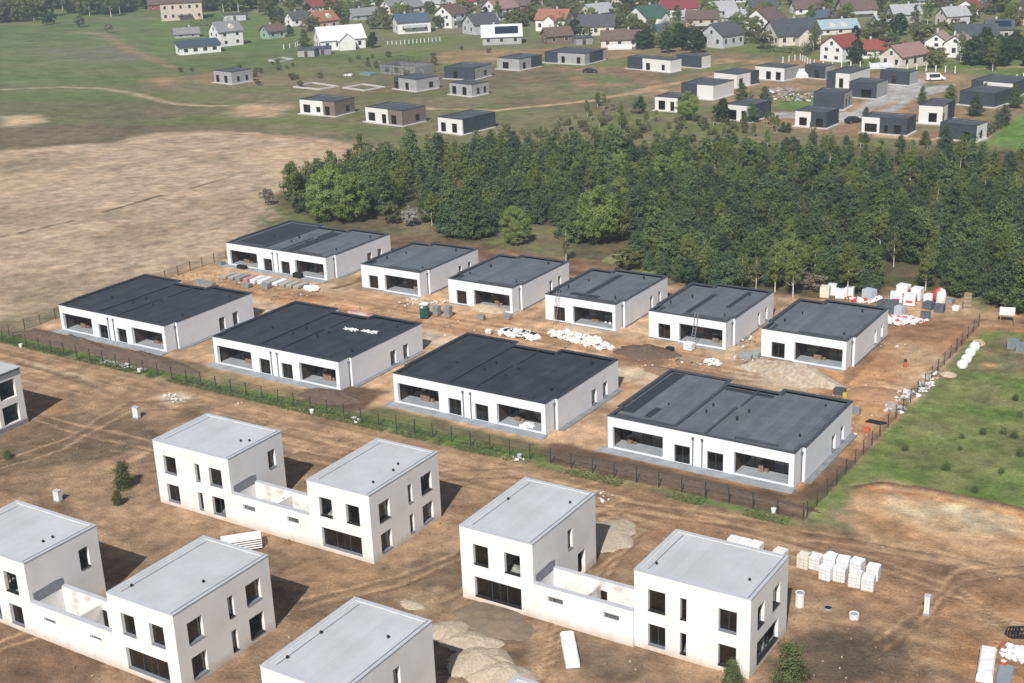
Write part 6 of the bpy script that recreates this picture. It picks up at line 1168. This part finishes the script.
def wing(t, l, w2, hw, hr, s=-1, rm=None, wm='white'):
    b = MB(WM[wm]); r_ = MB(RM[rm]); x0, x1 = -l*.25, l*.45; y1 = -w2-3; h2 = hw*.95; hh = (x1-x0)*.4; xm = (x0+x1)/2
    b.add([(x0, y1, -.2), (x1, y1, -.2), (x1, y1, h2), (xm, y1, h2+hh), (x0, y1, h2), (x0, -w2-.002, -.2), (x1, -w2-.002, -.2), (x1, -w2-.002, h2), (x0, -w2-.002, h2)], [(0, 1, 2, 3, 4), (1, 6, 7, 2), (5, 0, 4, 8)]); b.build('wing_wall', t)
    for q in ((x0-.4, xm), (x1+.4, xm)): r_.add([(q[0], y1-.4, h2-.3), (q[1], y1-.4, h2+hh+.1), (q[1], 0, h2+hh+.1), (q[0], 0, h2-.3)], [(0, 1, 2, 3)])
    r_.build('wing_roof', t)
wg = lambda rm, wm='white': (lambda t, l, w2, hw, hr: wing(t, l, w2, hw, hr, rm=rm, wm=wm))
V = [
 (183, 20, 42, 22, 10, 'pinkc', 'brown', 'large pinkish-cream house with dark roof at the forest edge, top left', 1.5, (porch,)), (160, 10, 20, 12, 5, 'brick', 'brown', 'brown-roofed barn behind the pinkish-cream house', 1.2, ()),
 (187, 38, 26, 10, 15, 'grey', 'grey', 'low grey shed behind the long white house with dark blue roof', 1.5, ()), (227, 46, 33, 24, 35, 'white', 'grey', 'steep grey-roofed white house right of the dark blue roof', 1.1, (dormer,)),
 (273, 39, 24, 14, 40, 'green', 'brown', 'small pale green gabled hut', 1.2, ()), (298, 26, 25, 14, 35, 'white', 'dkgrey', 'white gabled house with dark grey roof behind the green hut', 1.2, ()),
 (323, 31, 32, 20, 40, 'peach', 'orange', 'peach house with orange roof', 1.0, (dormer,)), (322, 12, 30, 14, 10, 'cream', 'crim', 'cream house with crimson roof at the top', 1.3, ()),
 (340, 49, 52, 24, 20, 'white', 'white', 'big house under a bright white metal roof', 1.4, (wg('white'),)), (364, 20, 32, 12, 25, 'grey', 'grey', 'low grey-roofed house behind the white metal roof', 1.5, ()),
 (392, 15, 22, 15, 45, 'cream', 'grey', 'left of two cream grey-roofed gables at the top', 1.2, ()), (411, 15, 26, 15, 45, 'cream', 'grey', 'right of two cream grey-roofed gables at the top', 1.2, ()),
 (412, 33, 38, 20, 15, 'white', 'blue', 'white house with blue roof and long balconies', 1.2, (balc,)), (451, 28, 30, 23, 50, 'white', 'brown', 'tall white three-floor house with brown roof', 1.0, (balc,)),
 (481, 34, 36, 21, 30, 'lgrey', 'dkgrey', 'grey-walled gabled house with dark grey roof beside the solar roof', 1.1, ()), (502, 44, 38, 20, 0, 'grey', 'white', 'low house with white roof carrying a black solar array', 1.4, (solar,)),
 (500, 20, 36, 22, 40, 'white', 'pink', 'white gabled house with big reddish-brown roof', 1.1, ()), (438, 8, 34, 10, 5, 'white', 'lgrey', 'long white row house at the top edge', 2.2, ()),
 (526, 12, 28, 14, 10, 'brick', 'brown', 'red brick building at the top edge', 1.5, ()), (555, 31, 38, 22, -25, 'white', 'orange', 'white house with orange-brown roof and white right gable', 1.3, (wg('orange'),)),
 (557, 44, 30, 17, 15, 'wood', 'brown', 'low dark brown-roofed barn in front of the orange-brown roof', 1.3, ()), (569, 15, 26, 12, 30, 'white', 'dkgrey', 'dark grey-roofed house with small white left gable', 1.3, ()),
 (597, 19, 36, 16, 35, 'cream', 'lgrey', 'light-grey-roofed house with wide cream gable', 1.2, ()), (597, 35, 38, 21, -8, 'cream', 'dkgrey', 'large cream house under a big dark purplish-grey roof', 1.3, ()),
 (621, 47, 40, 17, -8, 'cream', 'brown', 'long low cream house with brown roof beside the tunnel greenhouse', 1.8, ()), (648, 27, 42, 22, 40, 'white', 'green', 'white house with dark green roof', 1.2, (wg('green'),)),
 (677, 17, 36, 20, 5, 'white', 'crim', 'white and brick house with crimson roof', 1.3, (porch,)), (659, 38, 28, 14, 40, 'lgrey', 'blue', 'small house with dark blue roof in front of the green-roofed one', 1.1, ()),
 (702, 32, 34, 22, -10, 'peach', 'brown', 'peach house with maroon roof and balcony', 1.1, (balc,)), (690, 20, 24, 9, 5, 'grey', 'lgrey', 'low light grey metal roof behind the peach house', 1.6, ()),
 (719, 17, 32, 16, 10, 'grey', 'lgrey', 'light grey corrugated-roof house at the top', 1.2, ()), (738, 22, 26, 12, -10, 'grey', 'lgrey', 'low light grey shed right of the corrugated-roof house', 1.4, ()),
 (722, 47, 42, 25, 40, 'lgrey', 'dkgrey', 'big light grey house with near-black roof behind round evergreens', 1.1, ()), (765, 33, 40, 25, 45, 'white', 'brown', 'large bright white house with brown roof', 1.1, ()),
 (791, 44, 52, 26, 15, 'cream', 'slate', 'cream villa with broad black slate roof and round front bay', 1.2, (wg('slate', 'cream'),)), (836, 34, 38, 15, 5, 'cream', 'lblue', 'house with light blue metal roof and dormers', 1.4, (dormer, lambda t, l, w2, hw, hr: dormer(t, l, w2, hw, hr, -.4))),
 (807, 14, 30, 14, 5, 'white', 'brown', 'white house with long brown roof at the top', 1.4, ()), (856, 18, 34, 19, 5, 'cream', 'brown', 'cream house with dark brown roof at the top', 1.3, (balc,)),
 (822, 22, 30, 12, 15, 'grey', 'blue', 'low blue-grey-roofed house behind the light blue roof', 1.4, ()), (840, 61, 38, 26, 40, 'white', 'red', 'white house with bright red roof, its gable facing left', 1.1, (porch,)), (870, 58, 30, 18, 0, 'white', 'red', 'red-roofed right wing beside the dark fir', 1.4, ()),
 (762, 12, 28, 12, 5, 'white', 'dkgrey', 'white house above the bright white one, top edge', 1.3, ()), (904, 67, 46, 23, 35, 'cream', 'pink', 'cream gabled house with long reddish-brown roof before the fence posts', 1.5, ()),
 (938, 56, 30, 23, 60, 'white', 'tan', 'left half of the white house with two low gables', 1.2, (balc,)), (958, 57, 30, 22, 55, 'white', 'tan', 'right half of the white house with two low gables', 1.2, ()),
 (903, 23, 28, 18, 5, 'grey', 'lgrey', 'grey-roofed house half behind bare trees', 1.2, ()), (884, 26, 22, 10, 15, 'grey', 'lgrey', 'low grey shed left of the house behind bare trees', 1.4, ()),
 (952, 28, 28, 20, 15, 'cream', 'lgrey', 'cream house with grey slab roof above the two-gabled one', 1.2, (balc,)), (968, 15, 34, 16, 60, 'white', 'red', 'white gabled house with red roof at the top right', 1.2, ()),
 (974, 45, 42, 20, -10, 'white', 'slate', 'long black-roofed house with white right gable', 1.6, ()), (998, 41, 28, 20, -15, 'grey', 'dkgrey', 'dark-roofed house with a blue solar array', 1.2, (solar,)),
 (1024, 25, 20, 14, 20, 'peach', 'brown', 'peach hut cut by the right photo edge', 1.2, ()), (996, 4, 30, 10, 5, 'cream', 'brown', 'long cream building at the top right edge', 1.8, ()), (545, 4, 26, 9, 20, 'white', 'dkgrey', 'white house at the top edge left of the small white row', 1.4, ()),
 (575, 3, 26, 9, 25, 'cream', 'brown', 'cream brown-roofed house at the top edge above the light grey roof', 1.2, ()), (625, 5, 26, 10, 30, 'cream', 'dkgrey', 'cream dark-roofed house at the top edge left of the crimson roof', 1.2, ()), (730, 3, 28, 9, 15, 'white', 'brown', 'white brown-roofed house at the top edge, above the corrugated roof', 1.2, ()), (472, 5, 26, 9, 5, 'white', 'red', 'white house with small red roof at the top edge', 1.2, ()), (362, 6, 26, 10, 30, 'white', 'grey', 'white grey-roofed house at the top edge above the low grey roof', 1.2, ()), (925, 4, 24, 8, 0, 'cream', 'grey', 'cream grey-roofed house hidden among trees at the top right', 1.3, ())]
for (px_, py_, wpx, hpx, a, wl, rf_, lb, rt, ex) in V: house(px_, py_, wpx, hpx, a, wl, rf_, lb, rt, None, ex, hfrac=.14 if 'pinkish-cream house with' in lb else .24 if 'balcon' in lb else .35)
# long white single-pitch house
x, y = G(176, 53.5); x2, y2 = G(191.5, 56); ang = math.atan2(y2-y, x2-x); Lw = 11.5; t = empty('village_house', (x, y, 0), ang-.25, 'long white single-storey house with sloping dark blue roof', 'house'); HOUSES.append((x+5, y+4, 9))
b = MB(WM['white']); b.add([(0, 0, -.1), (7, 0, -.1), (7, 15, -.1), (0, 15, -.1), (0, 0, 4.2), (7, 0, 2.7), (7, 15, 2.7), (0, 15, 4.2)], [(0, 1, 5, 4), (1, 2, 6, 5), (2, 3, 7, 6), (3, 0, 4, 7)]); b.build('wall', t)
b = MB(mat('deep_blue_roof', (.05, .075, .105), .6)); q = [(-.4, -.5, 4.32), (7.5, -.5, 2.65), (7.5, 15.5, 2.65), (-.4, 15.5, 4.32)]; b.add(q+[(a_, c_, d_+.15) for a_, c_, d_ in q], [(3, 2, 1, 0), (4, 5, 6, 7), (0, 1, 5, 4), (1, 2, 6, 5), (2, 3, 7, 6), (3, 0, 4, 7)]); b.build('roof', t)
for u in (1.5, 5, 8.5, 12): winpart(t, mapE(7, 0), u, .9, 1.5, 1.2)
winpart(t, mapS(0, 0), 4.6, 1.0, 1.2, 1.1)
# grey ruin sheds, greenhouses
def shed(px_, py_, L_, W_, h, m_, label, a=0, name='shed', rm=None):
    x, y = G(px_, py_); t = empty(name, (x, y, 0), math.radians(33+a), label, 'shed'); b = MB(m_); b.box(-L_/2, -W_/2, -.1, L_/2, W_/2, h); b.build('wall', t); b = MB(rm or NROOF); b.add([(-L_/2-.2, -W_/2-.2, h+.02), (L_/2+.2, -W_/2-.2, h+.02), (L_/2+.2, W_/2+.2, h+.5), (-L_/2-.2, W_/2+.2, h+.5), (-L_/2-.2, -W_/2-.2, h+.15), (L_/2+.2, -W_/2-.2, h+.15), (L_/2+.2, W_/2+.2, h+.65), (-L_/2-.2, W_/2+.2, h+.65)], [(0, 3, 2, 1), (4, 5, 6, 7), (0, 1, 5, 4), (1, 2, 6, 5), (2, 3, 7, 6), (3, 0, 4, 7)]); b.build('roof', t)
    b = MB(DARKIN); b.box(-.6, -W_/2-.03, 0, .6, -W_/2-.002, min(2, h*.85)); b.build('door', t); HOUSES.append((x, y, 5))
shed(308, 56, 6, 4, 2.2, GREYW, 'grey tumbledown shed in front of the white metal roof, left part', -10); shed(323, 54, 6, 4, 2.0, BLOCKG, 'darker low shed in front of the white metal roof, right part', 5); shed(236, 20, 10, 5, 2.4, WM['lgrey'], 'small pale shed by the dark conifers, top left', 0); shed(583, 44, 6, 4, 2.2, mat('weathered_grey', (.28, .28, .28), .9), 'weathered grey hut right of the dark brown barn', 10)
def tunnel(px_, py_, L_, r_, label, a):
    x, y = G(px_, py_); t = empty('tunnel_greenhouse', (x, y, 0), math.radians(33+a), label, 'greenhouse'); b = MB(mat('greenhouse_film', (.52, .55, .56), .4)); n = 9; v = []
    for i in (0, 1): v += [((i-.5)*L_, -r_*math.cos(math.pi*k/(n-1)), r_*math.sin(math.pi*k/(n-1))) for k in range(n)]
    b.add(v, [(k, k+1, n+k+1, n+k) for k in range(n-1)]+[tuple(range(n)), tuple(reversed(range(n, 2*n)))]); b.build('film_cover', t); b = MB(WFRAME); [b.tube([((i/4-.5)*L_, -(r_+.02)*math.cos(math.pi*k/8), (r_+.02)*math.sin(math.pi*k/8)) for k in range(9)], [.04]*9, 4) for i in range(5)]; b.build('hoops', t)
tunnel(620, 49, 8, 1.7, 'pale tunnel greenhouse before the long brown-roofed house', -5); tunnel(884, 68, 9, 1.6, 'pale greenhouse before the long reddish-brown roof', 0); tunnel(800, 77, 7.5, 2.4, 'bright white rounded tank tent beside the long dark wing', -5)
# pale concrete fence posts
def postrow(pts, n, label, h=1.7):
    P = [Vector(G(*q)) for q in pts]; t = empty('concrete_fence', (P[0].x, P[0].y, 0), 0, label, 'fence'); seg = [(P[i+1]-P[i]).length for i in range(len(P)-1)]; tot = sum(seg); b = MB(WHBLK); b.box(-.14, -.14, 0, .14, .14, h); p0 = b.build('post', t); d0 = 0
    rails = MB(WIRE)
    for i in range(len(P)-1): a_, c_ = P[i]-P[0], P[i+1]-P[0]; [rails.tube([(a_.x, a_.y, z), (c_.x, c_.y, z)], [.03, .03], 4) for z in (.5, 1.1)]
    rails.build('rail', t)
    for k in range(1, n):
        s = tot*k/(n-1); i = 0
        while i < len(seg)-1 and s > seg[i]: s -= seg[i]; i += 1
        p = P[i].lerp(P[i+1], min(1, s/seg[i]))-P[0]; c = p0.copy(); COL.objects.link(c); c.location = (p.x, p.y, 0)
postrow([(783, 63), (800, 60), (812, 66), (860, 68), (905, 70), (955, 73)], 24, 'row of pale concrete fence posts below the red-roofed house', 1.9); postrow([(985, 88), (1000, 84), (1030, 78)], 8, 'short row of pale fence posts at the right edge'); postrow([(284, 49), (296, 47), (300, 45)], 5, 'pale garden fence posts left of the dark fir'); postrow([(388, 45), (410, 44), (440, 41)], 14, 'pale garden fence posts below the blue-roofed house', 1.5)
# hedges and village greenery
def hedge(p0, p1, w_, h, label, m_=DKCON, n=None):
    a = Vector(G(*p0)); b_ = Vector(G(*p1)); L_ = (b_-a).length; rg = np.random.default_rng(int(p0[0])); n = n or int(L_*26); P = rg.uniform(-1, 1, (n, 3)); P[:, 0] = rg.uniform(0, L_, n); P[:, 1] *= w_/2; P[:, 2] = (P[:, 2]*.5+.5)*h*(.85+.15*np.sin(P[:, 0]*1.7))
    Lv = Leaves(); Lv.add(P, .28); t = empty('hedge', (a.x, a.y, 0), math.atan2(b_.y-a.y, b_.x-a.x), label, 'hedge'); o = bpy.data.objects.new('foliage', leafmesh('foliage', Lv.arrays(rg), m_)); COL.objects.link(o); o.parent = t
    b = MB(BARK); [b.tube([(L_*(k+.5)/6, 0, 0), (L_*(k+.5)/6, 0, h*.7)], [.08, .04], 5) for k in range(6)]; b.build('stems', t)
MG = leafmat('mid_green_hedge', (.055, .095, .03), (.085, .125, .045))
hedge((962, 147), (1004, 126), 2.2, 2.3, 'long clipped green hedge beside the bright lawn', MG); hedge((190, 27), (232, 24), 3, 4.5, 'dark conifer hedge right of the pinkish-cream house'); hedge((760, 52), (800, 53), 2, 2.5, 'olive hedge before the black slate villa', MG); hedge((804, 56), (818, 46), 3, 4, 'tall dark hedge between the villa and the red roof', MG); hedge((740, 42), (766, 45), 2, 2.2, 'green hedge below the bright white house', MG)
vp = [(262, 40), (380, 30), (520, 36), (640, 48), (700, 52), (780, 52), (900, 62), (1030, 76), (1060, 0), (900, -12), (500, -14), (262, -10)]
GV = 'village garden trees'
scatter(PO, 190, vp, .8, 1.7, 'garden_tree', 'olive-green leafy garden tree among the village houses', 'tree', GV+' with olive leaves', 1)
scatter(PR, 40, vp, .9, 1.6, 'garden_tree', 'brownish bare garden tree among the village houses', 'tree', GV+' still bare', 2)
scatter(PC, 34, vp, .7, 1.4, 'garden_conifer', 'dark green conifer among the village houses', 'conifer', 'dark conifers in the village', 3)
scatter(PL+PW, 120, vp, .55, 1.1, 'garden_tree', 'fresh light green garden tree among the village houses', 'tree', GV+' in fresh leaf', 6)
scatter(PBL, 26, vp, .7, 1.3, 'garden_tree', 'pale blossoming garden tree among the village houses', 'tree', GV+' in blossom', 4)
scatter(PB, 30, vp, .8, 1.2, 'garden_birch', 'thin yellow-green birch among the village houses', 'birch', 'birches in the village', 5)
for pl, n, g in (([(635, 52), (700, 54), (705, 46), (640, 40)], 12, 'dark evergreens before the peach house'), ([(955, 66), (1030, 68), (1030, 50), (975, 52)], 22, 'dark evergreens below the long black roof')):
    for P_ in (PC,): 
        W_save = HOUSES; HOUSES = []; scatter(P_, n, pl, .85, 1.35, 'evergreen_tree', 'round dark evergreen in the '+('cluster before the peach house' if n == 12 else 'belt below the long black roof'), 'tree', g, n); HOUSES = W_save
scatter(PL+PO, 70, [(440, 150), (520, 128), (700, 118), (760, 130), (690, 145), (560, 145)], .2, .45, 'scrub_bush', 'low olive scrub bush on the grass behind the wood', 'bush', 'scrub bushes behind the wood', 8)
scatter(PB, 44, [(510, 145), (600, 105), (760, 105), (790, 130), (1000, 140), (900, 155)], .25, .5, 'young_birch', 'young yellow-green birch on the scrubland behind the wood', 'birch', 'young birches behind the wood', 9)
scatter(PR, 30, [(520, 140), (600, 100), (700, 110), (760, 125)], .2, .4, 'scrub_bush', 'brown bare scrub bush on the grass behind the wood', 'bush', 'bare bushes behind the wood', 10)
scatter(PP, 8, [(690, 150), (760, 125), (900, 142), (1020, 150), (900, 155)], .3, .55, 'young_pine', 'young pine on the scrubland edge behind the wood', 'pine', 'young pines behind the wood', 11)
scatter(PO, 30, [(150, 75), (300, 60), (480, 48), (520, 60), (300, 90)], .25, .5, 'scrub_bush', 'tiny olive bush in the rough meadow before the village', 'bush', 'tiny bushes in the rough meadow', 12)
fr = [(-30, 24), (30, 22), (60, 15), (110, 17), (150, 9), (240, 13), (275, 7), (275, -6), (-60, -6)]
scatter(PB, 150, fr, 1.1, 1.7, 'forest_birch', 'tall pale green birch in the forest edge at the top left', 'birch', 'forest edge trees, top left', 13)
scatter(PO, 150, fr, 1.5, 2.6, 'forest_tree', 'olive broadleaf tree in the forest edge at the top left', 'tree', 'forest edge broadleaf trees', 14)
scatter(PP, 110, fr, 1.2, 2.0, 'forest_pine', 'dark pine in the forest edge at the top left', 'pine', 'forest edge pines', 15)
tp(PC[0], 46, 25, .95, 'dark_bush', 'left one of the dark twin bushes in the far meadow', 'bush', sx=1.1); tp(PC[1], 53, 24, 1.0, 'dark_bush', 'right one of the dark twin bushes in the far meadow', 'bush'); tp(PR[0], 109, 33, .9, 'bare_bush', 'round brown bush on the far meadow path', 'bush', sx=1.2); tp(PO[0], 80, 27, 1.1, 'olive_tree', 'olive tree right of the dark twin bushes', 'tree'); tp(PO[1], 18, 22, 1.5, 'olive_tree', 'olive tree at the left forest edge', 'tree')
# ================================================================== VEHICLES
def car(px_, py_, L_, W_, h, rz, paint, label, cat, name, van=False):
    x, y = G(px_, py_); t = empty(name, (x, y, 0), rz, label, cat); m_ = mat('paint_'+name+cat, paint, .3, spec=.6); l, w2 = L_/2, W_/2
    prof = [(-l, .35), (l, .35), (l, .8), (l*.8, 1.0), (l*.42, h*.98), (-l*.8, h), (-l, h*.9)] if van else [(-l, .3), (l, .3), (l, .68), (l*.55, .86), (l*.22, h*.98), (-l*.48, h), (-l*.85, .95), (-l, .88)]
    b = MB(m_); n = len(prof); ins = [1 if z < .9 else .86 for _, z in prof]; b.add([(p[0], -w2*i, p[1]) for p, i in zip(prof, ins)]+[(p[0], w2*i, p[1]) for p, i in zip(prof, ins)], [tuple(range(n)), tuple(reversed(range(n, 2*n)))]+[((k+1) % n, k, n+k, n+(k+1) % n) for k in range(n)]); b.build('body', t)
    for s in (-1, 1): b = MB(DKGL); y_ = s*(w2*.93+.03); b.box(-l*.7 if van else -l*.5, min(y_, y_-s*.02), .95, l*.4 if van else l*.25, max(y_, y_-s*.02), h*.9); b.build('side_window', t)
    b = MB(DKGL); a_ = l*.8 if van else l*.55; c_ = l*.42 if van else l*.22; b.add([(a_+.02, -w2*.75, .97), (a_+.02, w2*.75, .97), (c_+.04, w2*.7, h*.95), (c_+.04, -w2*.7, h*.95)], [(0, 1, 2, 3)]); b.build('windscreen', t)
    for sx_ in (-.62, .62):
        for s in (-1, 1): b = MB(BLACK); b.tube([(l*sx_, s*(w2-.18), .33), (l*sx_, s*(w2+.02), .33)], [.33, .33], 12); wo = b.build('wheel', t); b = MB(ALU); b.tube([(l*sx_, s*(w2+.021), .33), (l*sx_, s*(w2+.035), .33)], [.18, .18], 10); b.build('rim', wo)
    for s in (-1, 1): b = MB(WFRAME); b.box(l+.002, s*w2*.7-.15, .6, l+.03, s*w2*.7+.15, .75); b.build('headlight', t)
car(590, 72.5, 4.4, 1.8, 1.45, .45, (.02, .022, .028), 'dark car parked before the long white house', 'car', 'parked_car'); car(854, 122.5, 4.3, 1.8, 1.45, .9, (.03, .04, .055), 'dark blue car parked between two dark-walled houses', 'car', 'parked_car'); car(935, 80.5, 5.2, 2.0, 2.1, .55, (.7, .7, .72), 'white minivan parked on the earth by the concrete posts', 'minivan', 'parked_van', True)
chunks([cp(795, 98, 9, 6), cp(782, 92, 5, 4)], 130, 1.3, STONE, 'building_rubble', 'grey and white building rubble in the grass between the white-fronted houses', 'rubble', (WHITEP, BLUEW, WOOD), 30, h=.3)
chunks([cp(348, 76, 2, 1.5)], 8, 1.2, WHITEP, 'plastic_sheet', 'white sheet heap in the grass before the grey house', 'plastic', (), 31)
x, y = G(368, 75); pallet(368, 75, 5, 3, .6, mat('teal_tarp', (.12, .24, .27), .6), 'teal tarp stack left of the scaffolded shell', name='tarp_stack', lines=False)
# ================================================================== HAZE
b = MB(); b.box(-1150, -200, -2, 800, 1350, 110); hz = b.build('haze'); tag(hz, kind='stuff')
hm = bpy.data.materials.new('thin_air'); hm.use_nodes = True; n = hm.node_tree; n.nodes.remove(n.nodes['Principled BSDF']); pv = n.nodes.new('ShaderNodeVolumePrincipled')
pv.inputs['Color'].default_value = (.80, .88, 1.0, 1); pv.inputs['Density'].default_value = .0004; pv.inputs['Anisotropy'].default_value = .2
n.links.new(pv.outputs[0], n.nodes['Material Output'].inputs['Volume']); hz.data.materials.clear(); hz.data.materials.append(hm)
